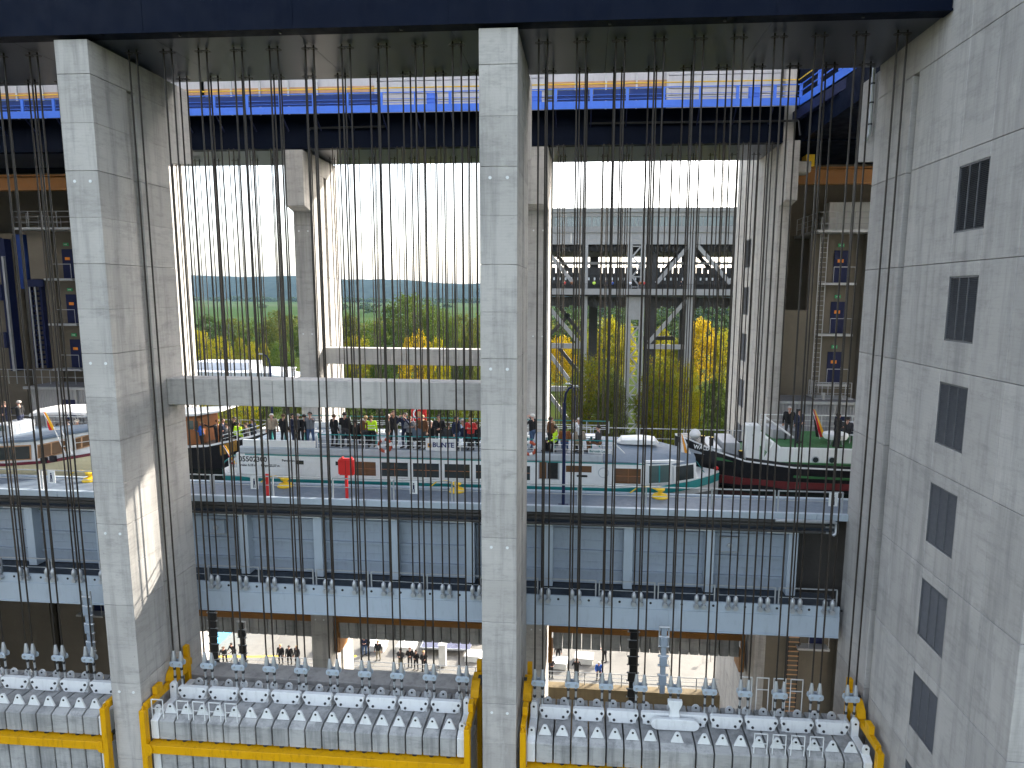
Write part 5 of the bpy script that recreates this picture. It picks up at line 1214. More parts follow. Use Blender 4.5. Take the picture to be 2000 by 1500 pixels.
# ================================================================ people
import numpy as np
def capsule(mb, p0, p1, r0, r1, n=10):
    p0, p1 = Vector(p0), Vector(p1); d = (p1 - p0)
    L = d.length; d = d.normalized() if L > 1e-6 else Vector((0, 0, 1))
    pts = [p0 - d * r0 * 0.98, p0 - d * r0 * 0.7, p0, p1, p1 + d * r1 * 0.7, p1 + d * r1 * 0.98]
    mb.tube(pts, [r0 * 0.2, r0 * 0.71, r0, r1, r1 * 0.71, r1 * 0.2], n)
def body_prims(pose):
    """bones: (p0, p1, r0, r1, material slot); the figure faces -Y, feet at z = 0"""
    P = []
    sit = pose == 'sit'
    dz = -0.42 if sit else 0.0
    lean = pose == 'lean'
    ty = -0.16 if lean else 0.0                 # upper body brought forward
    hz_ = 0.93 + dz
    sh = 1.42 + dz - (0.06 if lean else 0)
    for s in (-1, 1):
        P.append(((s * 0.075, 0, hz_), (s * 0.085, ty * 0.6, 1.14 + dz), 0.105, 0.10, 1))
        P.append(((s * 0.085, ty * 0.6, 1.14 + dz), (s * 0.10, ty, sh - 0.08), 0.105, 0.105, 1))
        P.append(((s * 0.09, ty, sh - 0.03), (s * 0.175, ty, sh), 0.075, 0.065, 1))
        P.append(((s * 0.075, 0.035, hz_ - 0.03), (s * 0.075, 0.03, hz_ - 0.10), 0.10, 0.09, 2))
        hip = (s * 0.09, 0, hz_ - 0.04)
        if sit: knee, ank = (s * 0.11, -0.43, 0.50), (s * 0.11, -0.40, 0.09)
        else:
            st = 0.04 if s > 0 else -0.03
            knee, ank = (s * 0.105, -0.02 + st, 0.50), (s * 0.115, 0.02 + st, 0.09)
        P.append((hip, knee, 0.092, 0.062, 2)); P.append((knee, ank, 0.062, 0.045, 2))
        a = Vector(ank)
        P.append((a + Vector((0, 0.04, -0.045)), a + Vector((s * 0.02, -0.17, -0.055)), 0.042, 0.034, 3))
        # arms
        S = Vector((s * 0.195, ty, sh - 0.02))
        if pose == 'stand' or sit: E_, W_ = S + Vector((s * 0.05, 0.02, -0.29)), S + Vector((s * 0.055, -0.06, -0.53))
        if sit: W_ = S + Vector((s * -0.02, -0.24, -0.42))
        if pose == 'phone': E_, W_ = S + Vector((s * 0.06, 0.01, -0.27)), S + Vector((s * -0.09, -0.24, -0.20))
        if pose == 'raise': E_, W_ = S + Vector((s * 0.12, -0.14, -0.17)), S + Vector((s * -0.07, -0.22, 0.12))
        if pose == 'point':
            if s > 0: E_, W_ = S + Vector((0.10, -0.24, -0.06)), S + Vector((0.14, -0.48, 0.05))
            else: E_, W_ = S + Vector((-0.05, 0.02, -0.29)), S + Vector((-0.055, -0.06, -0.53))
        if pose == 'lean': E_, W_ = S + Vector((s * 0.05, -0.12, -0.25)), S + Vector((s * -0.02, -0.32, -0.30))
        if pose == 'cross': E_, W_ = S + Vector((s * 0.07, -0.01, -0.27)), S + Vector((s * -0.16, -0.17, -0.33))
        P.append((S, E_, 0.062, 0.05, 1)); P.append((E_, W_, 0.05, 0.036, 1))
        d = (W_ - E_).normalized(); side = d.cross(Vector((0, 1, 0.2))).normalized()
        if side.length < 0.5: side = Vector((1, 0, 0))
        nrm = side.cross(d).normalized()
        palm = W_ + d * 0.085
        P.append((W_, palm + side * 0.018, 0.026, 0.022, 0)); P.append((W_, palm - side * 0.018, 0.026, 0.022, 0))
        for k, ln in enumerate((0.062, 0.075, 0.070, 0.052)):
            b = palm + side * (0.033 - 0.022 * k); m_ = b + d * ln * 0.55 + nrm * 0.008; e = m_ + d * ln * 0.4 + nrm * 0.026
            P.append((b, m_, 0.011, 0.010, 0)); P.append((m_, e, 0.010, 0.008, 0))
        tb = W_ + d * 0.025 + side * 0.028; te = tb + d * 0.045 + side * 0.03 + nrm * 0.015
        P.append((tb, te, 0.014, 0.011, 0)); P.append((te, te + d * 0.03 + nrm * 0.012, 0.011, 0.009, 0))
    hy = ty - (0.05 if lean else 0.0)
    P.append(((0, ty, sh - 0.02), (0, hy - 0.01, sh + 0.08), 0.065, 0.052, 0))
    hc = sh + 0.19
    P.append(((0, hy + 0.018, hc + 0.035), (0, hy - 0.012, hc + 0.03), 0.094, 0.088, 0))
    P.append(((0, hy - 0.015, hc - 0.02), (0, hy - 0.04, hc - 0.07), 0.075, 0.047, 0))
    P.append(((0, hy - 0.10, hc + 0.015), (0, hy - 0.118, hc - 0.02), 0.012, 0.017, 0))
    P.append(((-0.022, hy - 0.092, hc - 0.055), (0.022, hy - 0.092, hc - 0.055), 0.008, 0.008, 0))
    for s in (-1, 1):
        P.append(((s * 0.089, hy + 0.005, hc + 0.02), (s * 0.092, hy + 0.008, hc - 0.025), 0.017, 0.013, 0))
        P.append(((s * 0.033, hy - 0.094, hc + 0.022), (s * 0.034, hy - 0.096, hc + 0.022), 0.013, 0.013, 4))
    return P, (0, hy, hc), sh
POSES = {}
def pose_mesh(pose):
    if pose in POSES: return POSES[pose]
    prims, head, sh = body_prims(pose)
    mb = MB()
    for p0, p1, r0, r1, _ in prims: capsule(mb, p0, p1, r0, r1)
    me = mesh_of(mb, 'person_raw')
    tmp = bpy.data.objects.new('person_raw', me); COL.objects.link(tmp)
    md = tmp.modifiers.new('r', 'REMESH'); md.mode = 'VOXEL'; md.voxel_size = 0.0115
    ms = tmp.modifiers.new('s', 'SMOOTH'); ms.factor = 0.4; ms.iterations = 1
    dg = bpy.context.evaluated_depsgraph_get()
    out = bpy.data.meshes.new_from_object(tmp.evaluated_get(dg)); out.name = 'person_' + pose
    bpy.data.objects.remove(tmp)
    n = len(out.polygons); c = np.empty(n * 3); out.polygons.foreach_get('center', c); c = c.reshape(-1, 3)
    best = np.full(n, 1e9); idx = np.zeros(n, int)
    for p0, p1, r0, r1, mi in prims:
        a = np.array(p0); b = np.array(p1); ab = b - a
        t_ = np.clip(((c - a) @ ab) / max(1e-9, ab @ ab), 0, 1)
        dd = np.linalg.norm(c - (a + t_[:, None] * ab), axis=1) - (r0 + (r1 - r0) * t_)
        if mi == 4: dd = dd - 0.004
        u = dd < best; best[u] = dd[u]; idx[u] = mi
    out.materials.clear()
    for m_ in ('skin', 'cloth_black', 'cloth_black', 'cloth_shoe', 'hair_dark'): out.materials.append(MATS[m_])
    out.polygons.foreach_set('material_index', idx.tolist()); out.polygons.foreach_set('use_smooth', [True] * n)
    # hair: a cap over the crown and back of the head
    hm_ = MB(); hx, hy, hz2 = head; rows = []
    for i in range(7):
        th = 0.12 + 1.78 * i / 6; ring = []
        for k in range(14):
            ph = 2 * math.pi * k / 14
            front = max(0.0, -math.sin(ph)); t2 = th * (1 - 0.42 * front)
            rr = 0.104 + 0.006 * math.sin(k * 2.1 + i)
            ring.append((hx + rr * math.sin(t2) * math.cos(ph), hy + 0.006 + 1.07 * rr * math.sin(t2) * math.sin(ph), hz2 + 0.035 + rr * math.cos(t2)))
        rows.append(ring)
    hm_.loft(rows)
    hair = mesh_of(hm_, 'hair_' + pose, smooth=True); hair.materials.append(MATS['hair_dark'])
    bands = MB()
    bz = sh
    for z in (bz - 0.2, bz - 0.34):
        bands.tube([(0.20 * math.cos(a), -0.008 + 0.128 * math.sin(a), z) for a in rng(0, 2 * math.pi, 21)], 0.02, 6)
    bme = mesh_of(bands, 'band_' + pose); bme.materials.append(MATS['flag_white'])
    POSES[pose] = (out, hair, bme)
    return POSES[pose]
def person(x, y, z, rz, sc, pose, top, legs, hair, label, group):
    me, hme, bme = pose_mesh(pose)
    o = bpy.data.objects.new('person', me); COL.objects.link(o)
    o.location = (x, y, z); o.rotation_euler = (0, 0, R(rz)); o.scale = (sc * 1.16, sc * 1.16, sc * 1.02)
    tag(o, label, 'person', group)
    rs = random.Random(label)
    for i, m_ in ((0, rs.choice(['skin', 'skin_b'])), (1, 'cloth_' + top), (2, 'cloth_' + legs)):
        o.material_slots[i].link = 'OBJECT'; o.material_slots[i].material = MATS[m_]
    h = bpy.data.objects.new('hair', hme); COL.objects.link(h); h.parent = o
    h.material_slots[0].link = 'OBJECT'; h.material_slots[0].material = MATS['hair_' + hair]
    if top == 'hivis':
        b = bpy.data.objects.new('reflective_bands', bme); COL.objects.link(b); b.parent = o; b['kind'] = 'stuff'
    return o
PEOPLE = [
    (-15.69, 31.75, -7.59, 20, 0.9, 'stand', 'beige', 'charcoal', 'white', 'person in a beige coat at the stern rail of the white boat', 'people on the upper deck of the white boat'),
    (-15.07, 31.75, -7.59, 160, 0.9, 'stand', 'black', 'black', 'brown', 'person in black left of the group by the stern bulwark', 'people on the upper deck of the white boat'),
    (-14.59, 31.75, -7.59, 90, 0.925, 'cross', 'navy', 'navy', 'dark', 'person in a long navy coat in the stern group', 'people on the upper deck of the white boat'),
    (-14.33, 31.75, -7.59, -60, 0.913, 'stand', 'charcoal', 'black', 'grey', 'grey-haired person facing the navy coat in the stern group', 'people on the upper deck of the white boat'),
    (-13.99, 31.75, -7.59, 200, 0.902, 'stand', 'black', 'black', 'dark', 'person in black with back turned, right end of the stern group', 'people on the upper deck of the white boat'),
    (-13.69, 31.75, -7.59, 0, 0.965, 'point', 'grey', 'denim', 'dark', 'person in an open grey jacket with arm stretched to the rail', 'people on the upper deck of the white boat'),
    (-12.46, 31.75, -7.59, 150, 0.919, 'stand', 'black', 'black', 'brown', 'person in black at the left of the white-shirted sitter', 'people on the upper deck of the white boat'),
    (-11.9, 31.75, -7.59, 170, 0.985, 'cross', 'black', 'charcoal', 'dark', 'person in black standing behind the white-shirted sitter', 'people on the upper deck of the white boat'),
    (-12.0, 32.04, -7.59, 200, 1.0, 'sit', 'white', 'navy', 'grey', 'balding person in a white shirt sitting on the rail bench', 'people on the upper deck of the white boat'),
    (-11.47, 31.96, -7.59, 190, 1.0, 'sit', 'black', 'black', 'dark', 'seated person in black between white shirt and yellow jacket', 'people on the upper deck of the white boat'),
    (-11.2, 32.27, -7.59, 160, 1.0, 'sit', 'navy', 'black', 'grey', 'seated person in navy just left of the big yellow jacket', 'people on the upper deck of the white boat'),
    (-10.84, 31.75, -7.59, 180, 0.9, 'stand', 'brown', 'charcoal', 'blond', 'person in brown with a cap behind the yellow jacket', 'people on the upper deck of the white boat'),
    (-10.56, 31.75, -7.59, 185, 0.9, 'stand', 'hivis', 'black', 'brown', 'person in a large yellow high-visibility jacket with back turned', 'people on the upper deck of the white boat'),
    (-9.72, 31.75, -7.59, 100, 0.951, 'stand', 'black', 'charcoal', 'grey', 'bald person in black right of the large yellow jacket', 'people on the upper deck of the white boat'),
    (-9.59, 32.3, -7.59, 10, 1.0, 'raise', 'charcoal', 'black', 'brown', 'tall person shading eyes, right of the bald man', 'people on the upper deck of the white boat'),
    (-8.85, 31.79, -7.59, -20, 1.0, 'raise', 'navy', 'navy', 'dark', 'person with raised hands looking through a camera', 'people on the upper deck of the white boat'),
    (-8.61, 31.75, -7.59, 30, 0.905, 'phone', 'grey', 'black', 'brown', 'person in a grey top beside the one with a camera', 'people on the upper deck of the white boat'),
    (-8.28, 31.75, -7.59, 170, 0.963, 'sit', 'slate', 'black', 'grey', 'seated grey-haired person in slate with back turned', 'people on the upper deck of the white boat'),
    (-7.99, 31.75, -7.59, -10, 0.956, 'stand', 'brown', 'charcoal', 'blond', 'person in brown in front of the life ring cabinet', 'people on the upper deck of the white boat'),
    (-8.09, 32.33, -7.59, 150, 1.0, 'sit', 'black', 'black', 'blond', 'seated person in black below the life ring cabinet', 'people on the upper deck of the white boat'),
    (-7.65, 32.1, -7.59, 30, 1.0, 'sit', 'black', 'black', 'grey', 'seated person in black at the left edge of the banner', 'people on the upper deck of the white boat'),
    (-7.15, 31.75, -7.59, 15, 0.965, 'cross', 'black', 'black', 'dark', 'tall person in black standing above the banner', 'people on the upper deck of the white boat'),
    (-6.69, 31.75, -7.59, 180, 0.989, 'sit', 'charcoal', 'black', 'brown', 'seated dark-clothed person at the right part of the banner', 'people on the upper deck of the white boat'),
    (-6.28, 31.75, -7.59, 60, 0.932, 'stand', 'navy', 'denim', 'dark', 'person in navy with a dark cap right of the banner', 'people on the upper deck of the white boat'),
    (-6.15, 32.68, -7.59, 40, 1.0, 'sit', 'lightblue', 'denim', 'grey', 'seated person in a light blue jacket right of the banner', 'people on the upper deck of the white boat'),
    (-5.78, 31.9, -7.59, 190, 1.0, 'sit', 'navy', 'black', 'dark', 'seated person in navy near the middle pillar', 'people on the upper deck of the white boat'),
    (-5.57, 31.75, -7.59, 0, 0.9, 'phone', 'red', 'charcoal', 'blond', 'person in red holding a phone near the middle pillar', 'people on the upper deck of the white boat'),
    (-5.32, 32.22, -7.59, 175, 1.0, 'sit', 'charcoal', 'black', 'brown', 'seated dark-haired person half hidden by the middle pillar', 'people on the upper deck of the white boat'),
    (-2.56, 32.21, -7.59, -120, 1.0, 'raise', 'black', 'denim', 'white', 'white-haired person in black raising a phone right of the pillar', 'people on the upper deck of the white boat'),
    (-1.63, 31.75, -7.59, 120, 0.971, 'stand', 'brown', 'black', 'brown', 'person in brown partly hidden behind the kneeling yellow jacket', 'people on the upper deck of the white boat'),
    (-1.57, 32.63, -7.59, 170, 1.0, 'sit', 'beige', 'black', 'blond', 'seated blond person behind the yellow jacket', 'people on the upper deck of the white boat'),
    (-1.42, 31.75, -7.59, -100, 0.958, 'sit', 'hivis', 'black', 'dark', 'stooping person in a yellow high-visibility jacket right of the pillar', 'people on the upper deck of the white boat'),
    (-0.95, 31.75, -7.59, 180, 0.965, 'sit', 'rust', 'denim', 'dark', 'seated person in a rust jacket behind the near lamp post', 'people on the upper deck of the white boat'),
    (-0.26, 31.75, -7.59, -60, 0.958, 'raise', 'white', 'black', 'white', 'person in a white uniform shirt with both arms raised', 'people on the upper deck of the white boat'),
    (-0.23, 31.75, -7.59, 190, 0.958, 'sit', 'beige', 'khaki', 'brown', 'seated person in a beige coat below the white uniform', 'people on the upper deck of the white boat'),
    (0.68, 31.82, -7.59, -110, 1.0, 'sit', 'charcoal', 'brown', 'dark', 'seated person in dark grey with an orange collar at the bow end', 'people on the upper deck of the white boat'),
    (-21.78, 35.6, -8.95, -70, 0.99, 'phone', 'blue', 'black', 'blond', 'person in a blue jacket beside the wooden wheelhouse', 'people on the wooden tug'),
    (-20.98, 35.91, -8.95, -110, 1.0, 'point', 'black', 'black', 'brown', 'person in black pointing ahead on the tug', 'people on the wooden tug'),
    (-20.23, 35.6, -8.95, -90, 0.924, 'phone', 'charcoal', 'black', 'brown', 'person in charcoal with white sleeves on the tug', 'people on the wooden tug'),
    (-20.86, 36.24, -8.95, 100, 1.0, 'stand', 'navy', 'black', 'dark', 'person in navy at the back of the tug group', 'people on the wooden tug'),
    (-20.44, 36.77, -8.95, -40, 1.0, 'stand', 'black', 'black', 'dark', 'dark-haired tall person behind the yellow vest on the tug', 'people on the wooden tug'),
    (-19.6, 35.6, -8.95, 160, 0.965, 'stand', 'hivis', 'black', 'dark', 'person in a yellow high-visibility vest on the tug', 'people on the wooden tug'),
    (-19.11, 35.6, -8.95, -80, 0.954, 'phone', 'black', 'black', 'brown', 'person in black right of the yellow vest on the tug', 'people on the wooden tug'),
    (-19.14, 36.43, -8.95, -90, 1.0, 'point', 'navy', 'navy', 'dark', 'person in navy taking a picture at the tug bow', 'people on the wooden tug'),
    (10.76, 35.54, -7.54, -20, 1.0, 'stand', 'black', 'charcoal', 'grey', 'person in a dark suit on the green deck, left of two', 'people on the black ship'),
    (11.03, 34.78, -7.54, 30, 1.0, 'cross', 'navy', 'navy', 'dark', 'person in a navy suit on the green deck, right of two', 'people on the black ship'),
    (12.65, 33.9, -7.54, 100, 0.986, 'cross', 'black', 'black', 'dark', 'person in black near the right edge of the green deck', 'people on the black ship'),
    (13.59, 35.16, -7.54, 150, 1.0, 'sit', 'charcoal', 'black', 'dark', 'seated person in charcoal on the green ship deck', 'people on the black ship'),
    (13.99, 35.2, -7.54, 120, 1.0, 'sit', 'white', 'navy', 'grey', 'seated person in a white shirt beside the tower edge', 'people on the black ship'),
    (-31.47, 33.27, -7.68, 10, 1.0, 'cross', 'navy', 'navy', 'brown', 'person in navy at the left edge on the cream boat', 'people on the cream boat'),
    (-31.01, 33.68, -7.68, -80, 1.0, 'point', 'black', 'navy', 'grey', 'person in black pointing up on the cream boat roof', 'people on the cream boat'),
    (-31.83, 37.2, -9.25, 160, 1.0, 'sit', 'black', 'black', 'dark', 'dark-haired person seated at the left under the white canopy', 'people under the white canopy'),
    (-30.58, 36.44, -9.25, -60, 1.0, 'stand', 'white', 'black', 'brown', 'person in white stooping under the white canopy', 'people under the white canopy'),
    (-30.02, 36.51, -9.25, 170, 1.0, 'stand', 'beige', 'charcoal', 'white', 'white-haired person under the white canopy', 'people under the white canopy'),
    (-30.1, 37.3, -9.25, 170, 1.012, 'sit', 'black', 'black', 'dark', 'dark-haired person at the right end under the canopy', 'people under the white canopy'),
    (-30.0, 50.31, -31.14, 10, 1.0, 'lean', 'charcoal', 'black', 'brown', 'person leaning on the plaza rail beside the black chain', 'people standing on the plaza'),
    (-29.51, 50.92, -31.14, -20, 1.0, 'lean', 'black', 'black', 'dark', 'person bending over behind the second black chain on the plaza', 'people standing on the plaza'),
    (-25.31, 50.74, -31.14, 0, 1.0, 'stand', 'black', 'black', 'blond', 'leftmost of three people in black by the plaza rail', 'people standing on the plaza'),
    (-24.5, 50.65, -31.14, 10, 1.0, 'stand', 'black', 'black', 'dark', 'middle of three people in black by the plaza rail', 'people standing on the plaza'),
    (-23.86, 50.71, -31.14, -20, 1.0, 'stand', 'charcoal', 'charcoal', 'blond', 'rightmost of three people in black by the plaza rail', 'people standing on the plaza'),
    (-19.14, 54.22, -31.14, 30, 1.0, 'stand', 'black', 'black', 'brown', 'rearmost person of the plaza group left of the white tables', 'people standing on the plaza'),
    (-18.73, 52.72, -31.14, 20, 1.0, 'phone', 'navy', 'denim', 'brown', 'person in navy with bag in the plaza group', 'people standing on the plaza'),
    (-18.51, 52.9, -31.14, -30, 1.0, 'stand', 'black', 'denim', 'dark', 'dark-haired person in the middle of the plaza group', 'people standing on the plaza'),
    (-17.3, 52.11, -31.14, 0, 1.0, 'stand', 'black', 'khaki', 'blond', 'person in black in front of a white bench on the plaza', 'people standing on the plaza'),
    (-15.01, 50.97, -31.14, -10, 1.0, 'phone', 'charcoal', 'khaki', 'dark', 'person holding papers at the plaza rail', 'people standing on the plaza'),
    (-14.3, 51.27, -31.14, 10, 1.0, 'cross', 'black', 'charcoal', 'brown', 'leftmost of three security people left of the stage', 'people standing on the plaza'),
    (-13.69, 50.93, -31.14, -20, 1.0, 'cross', 'black', 'black', 'dark', 'middle of three security people left of the stage', 'people standing on the plaza'),
    (-13.02, 50.84, -31.14, 40, 1.0, 'cross', 'black', 'black', 'blond', 'rightmost of three security people left of the stage', 'people standing on the plaza'),
    (-2.4, 50.68, -31.14, 20, 1.0, 'phone', 'charcoal', 'black', 'dark', 'person with a cap at the plaza rail right of the far pillar', 'people standing on the plaza'),
    (-1.92, 53.27, -31.14, -10, 1.0, 'stand', 'black', 'black', 'blond', 'person in a long black coat standing behind the rail', 'people standing on the plaza'),
    (-0.31, 50.86, -31.14, 0, 1.0, 'raise', 'black', 'black', 'brown', 'person in black photographing upwards from the plaza rail', 'people standing on the plaza'),
    (1.49, 50.81, -31.14, 0, 1.0, 'lean', 'blue', 'navy', 'white', 'white-haired person in a blue jacket at the plaza rail', 'people standing on the plaza'),
    (2.06, 53.63, -31.14, -60, 1.0, 'point', 'black', 'black', 'dark', 'person in black pointing aside on the right plaza', 'people standing on the plaza'),
]
for row in PEOPLE: person(*row)
# ================================================================ plaza furniture
t = thing('plaza_railing', 'long low galvanised railing along the plaza edge above the pit', 'railing', (-16, 50.2, GZ))
xs = rng(-44, 24, 24)
for a, b in zip(xs, xs[1:]):
    r_ = part(MB().tube([(a, 50.1, GZ + 1.05), (b, 50.1, GZ + 1.05)], 0.028, 6), 'top_rail', 'galvanised', t)
    for h in (0.35, 0.7): part(MB().tube([(a, 50.1, GZ + h), (b, 50.1, GZ + h)], 0.018, 5), 'mid_rail', 'galvanised', r_)
    part(MB().box(a - 0.035, a + 0.035, 50.06, 50.14, GZ + 0.02, GZ + 1.05), 'rail_post', 'galvanised', r_)
ZP = GZ + 0.062
for x, y, w, lab in ((-22.0, 53.2, 1.9, 'white stone bench with papers, next to the far sunlit pillar'), (-18.1, 53.9, 1.9, 'white stone bench behind the person in khaki trousers'), (-15.3, 53.9, 1.7, 'white stone bench behind the three security people'), (-1.9, 52.6, 1.6, 'white stone bench right beside the far middle pillar'), (0.3, 53.5, 1.6, 'white stone bench behind the upward photographer'), (-9.2, 53.0, 1.4, 'white stone bench right of the stage, near the middle pillar')):
    t = thing('stone_bench', lab, 'bench', (x, y, ZP), R(-4), group='white stone benches on the plaza')
    part(MB().box(-w / 2, w / 2, -0.6, 0.6, 0.42, 0.56), 'seat_slab', 'bench_white', t, bevel=0.02, local=True)
    part(MB().box(-w / 2 + 0.06, w / 2 - 0.06, -0.54, 0.54, 0, 0.42), 'plinth', 'bench_white', t, local=True)
    part(MB().tube([(0.1, 0, 0.56), (0.1, 0, 0.75)], 0.03, 6), 'bottle', 'dark_steel', t, local=True)
t = thing('stage', 'low stage with dark boards on the plaza left of the middle pillar', 'stage', (-11.7, 54.8, ZP))
for i, (a, b) in enumerate(((-13.9, -11.9), (-11.88, -9.6))):
    for j, (c, d) in enumerate(((53.5, 54.8), (54.82, 56.1))):
        part(MB().box(a, b, c, d, ZP + 0.5, ZP + 0.58), 'stage_board', 'solar', t, bevel=0.01)
        part(MB().box(a + 0.1, a + 0.16, c + 0.1, c + 0.16, ZP, ZP + 0.5), 'leg', 'galvanised', t); part(MB().box(b - 0.16, b - 0.1, c + 0.1, c + 0.16, ZP, ZP + 0.5), 'leg', 'galvanised', t)
part(MB().box(-13.95, -9.55, 53.42, 53.48, ZP + 0.46, ZP + 0.6), 'edge_strip', 'galvanised', t); part(MB().box(-13.99, -13.92, 53.4, 56.1, ZP + 0.46, ZP + 0.6), 'edge_strip', 'galvanised', t)
for x, y, lab in ((-14.5, 55.8, 'small grey loudspeaker wedge left of the stage'), (-9.0, 55.9, 'small grey loudspeaker wedge right of the stage')):
    t = thing('stage_monitor', lab, 'speaker', (x, y, ZP)); part(MB().prism([(y - 0.35, ZP), (y + 0.35, ZP), (y + 0.35, ZP + 0.5), (y - 0.1, ZP + 0.5)], 'x', x - 0.35, x + 0.35), 'cabinet', 'galvanised', t, bevel=0.02); part(MB().prism([(y - 0.36, ZP + 0.05), (y - 0.34, ZP + 0.05), (y - 0.12, ZP + 0.47), (y - 0.14, ZP + 0.47)], 'x', x - 0.28, x + 0.28), 'grille', 'dark_steel', t)
t = thing('lectern', 'cream lectern standing in front of the stage', 'lectern', (-11.6, 51.7, ZP))
part(MB().box(-11.9, -11.3, 51.5, 51.9, ZP, ZP + 1.9), 'column', 'bench_white', t, bevel=0.02); part(MB().box(-11.95, -11.25, 51.45, 51.95, ZP + 1.9, ZP + 1.96), 'top', 'bench_white', t)
def stand(label, x, y, h):
    t = thing('tripod', label, 'tripod', (x, y, ZP), group='black tripods on the plaza')
    for a in (0.4, 2.5, 4.6): part(MB().tube([(x + 0.6 * math.cos(a), y + 0.6 * math.sin(a), ZP), (x, y, ZP + 0.7)], 0.02, 5), 'leg', 'dark_steel', t)
    part(MB().tube([(x, y, ZP + 0.6), (x, y, ZP + h)], 0.025, 6), 'column', 'dark_steel', t); part(MB().box(x - 0.15, x + 0.15, y - 0.1, y + 0.15, ZP + h, ZP + h + 0.22), 'camera', 'rubber', t, bevel=0.02)
stand('black tripod behind the rear plaza person', -16.6, 56.8, 1.5); stand('black tripod with camera on the stage', -11.2, 55.6, 1.3); stand('black tripod on the right plaza behind the pointing person', 4.1, 55.5, 1.4); stand('black tripod near the right tower foot', 11.2, 55.0, 1.2)
t = thing('blue_container', 'light blue container at the left edge of the plaza', 'container', (-33.0, 53, ZP))
part(MB().box(-35.6, -32.2, 51.8, 55.5, ZP, ZP + 2.5), 'body', 'light_blue_tarp', t, bevel=0.03)
for x in rng(-35.4, -32.4, 9): part(MB().box(x - 0.04, x + 0.04, 51.75, 51.799, ZP + 0.1, ZP + 2.4), 'rib', 'light_blue_tarp', t)
part(MB().box(-32.2, -31.9, 51.7, 51.9, ZP, ZP + 2.6), 'corner_post', 'yellow_bright', t)
t = thing('hook_block', 'yellow hook block lying behind the far sunlit pillar', 'hook', (-21.4, 55.5, ZP)); part(MB().box(-21.9, -21.1, 55.2, 55.8, ZP, ZP + 0.9), 'body', 'yellow_bright', t, bevel=0.12); part(MB().tube([(-21.5, 55.5, ZP + 0.9), (-21.5, 55.5, ZP + 1.2), (-21.3, 55.5, ZP + 1.35), (-21.1, 55.5, ZP + 1.2)], 0.06, 6), 'hook', 'dark_steel', t)

# ================================================================ trees
def tree_mesh(seed, n_clump, shape, leaf_size, per):
    """crown 1 unit radius around z = 0..2: clumps of small leaf faces spread through the volume"""
    rnd = random.Random(seed); vs = []; fs = []
    for c in range(n_clump):
        while True:
            x, y, z = rnd.uniform(-1, 1), rnd.uniform(-1, 1), rnd.uniform(0, 2)
            r = math.hypot(x, y); lim = shape(z)
            if r <= lim and (r > 0.45 * lim or z > 1.6 or rnd.random() < 0.25): break
        cr = rnd.uniform(0.10, 0.24)
        for k in range(per):
            u = Vector((rnd.gauss(0, 1), rnd.gauss(0, 1), rnd.gauss(0, 0.8))).normalized() * cr * rnd.uniform(0.35, 1.0) ** 0.6
            p_ = Vector((x, y, z)) + u
            d = (u.normalized() + Vector((rnd.uniform(-1, 1), rnd.uniform(-1, 1), rnd.uniform(-0.6, 1)))).normalized()
            a = d.orthogonal().normalized(); b = d.cross(a); an = rnd.uniform(0, 6.28)
            a, b = a * math.cos(an) + b * math.sin(an), b * math.cos(an) - a * math.sin(an)
            s_ = leaf_size * rnd.uniform(0.6, 1.3); n = len(vs)
            vs += [p_ - a * s_, p_ + b * s_ * 0.6, p_ + a * s_, p_ - b * s_ * 0.6]; fs.append((n, n + 1, n + 2, n + 3))
    me = bpy.data.meshes.new('crown'); me.from_pydata([tuple(v) for v in vs], [], fs); me.update(); me.materials.append(MATS['leaf_green'])
    return me
def trunk_mesh(seed):
    rnd = random.Random(seed); mb = MB()
    mb.tube([(0, 0, 0), (rnd.uniform(-.03, .03), 0, 0.6), (0.02, 0.02, 1.1), (0, 0, 1.75)], [0.055, 0.04, 0.03, 0.008], 7)
    for k in range(9):
        z = rnd.uniform(0.35, 1.4); a = rnd.uniform(0, 6.28); L = rnd.uniform(0.35, 0.7)
        mb.tube([(0, 0, z), (L * 0.5 * math.cos(a), L * 0.5 * math.sin(a), z + L * 0.35), (L * math.cos(a), L * math.sin(a), z + L * 0.6)], [0.022, 0.013, 0.005], 5)
    me = mesh_of(mb, 'trunk', smooth=True); me.materials.append(MATS['bark']); return me
SH = {'round': lambda z: math.sqrt(max(0.0, 1 - (z - 0.95) ** 2 / 1.1)), 'tall': lambda z: 0.95 * math.sin(math.pi * min(1, (z + 0.16) / 2.2)) ** 0.6, 'broad': lambda z: math.sqrt(max(0.0, 1 - (z - 0.6) ** 2 / 1.96)) * 1.0}
CROWNS = {}
for k, sh_ in (('round', 'round'), ('tall', 'tall'), ('broad', 'broad')):
    for v_ in range(2):
        CROWNS[k + str(v_)] = tree_mesh(hash(k) % 91 + v_ * 17 if False else {'round': 3, 'tall': 11, 'broad': 29}[k] + v_ * 17, 190, SH[sh_], 0.034, 42)
for v_ in range(3): CROWNS['near' + str(v_)] = tree_mesh(50 + v_, 420, SH[('tall', 'round', 'tall')[v_]], 0.024, 46)
TRUNK = trunk_mesh(5)
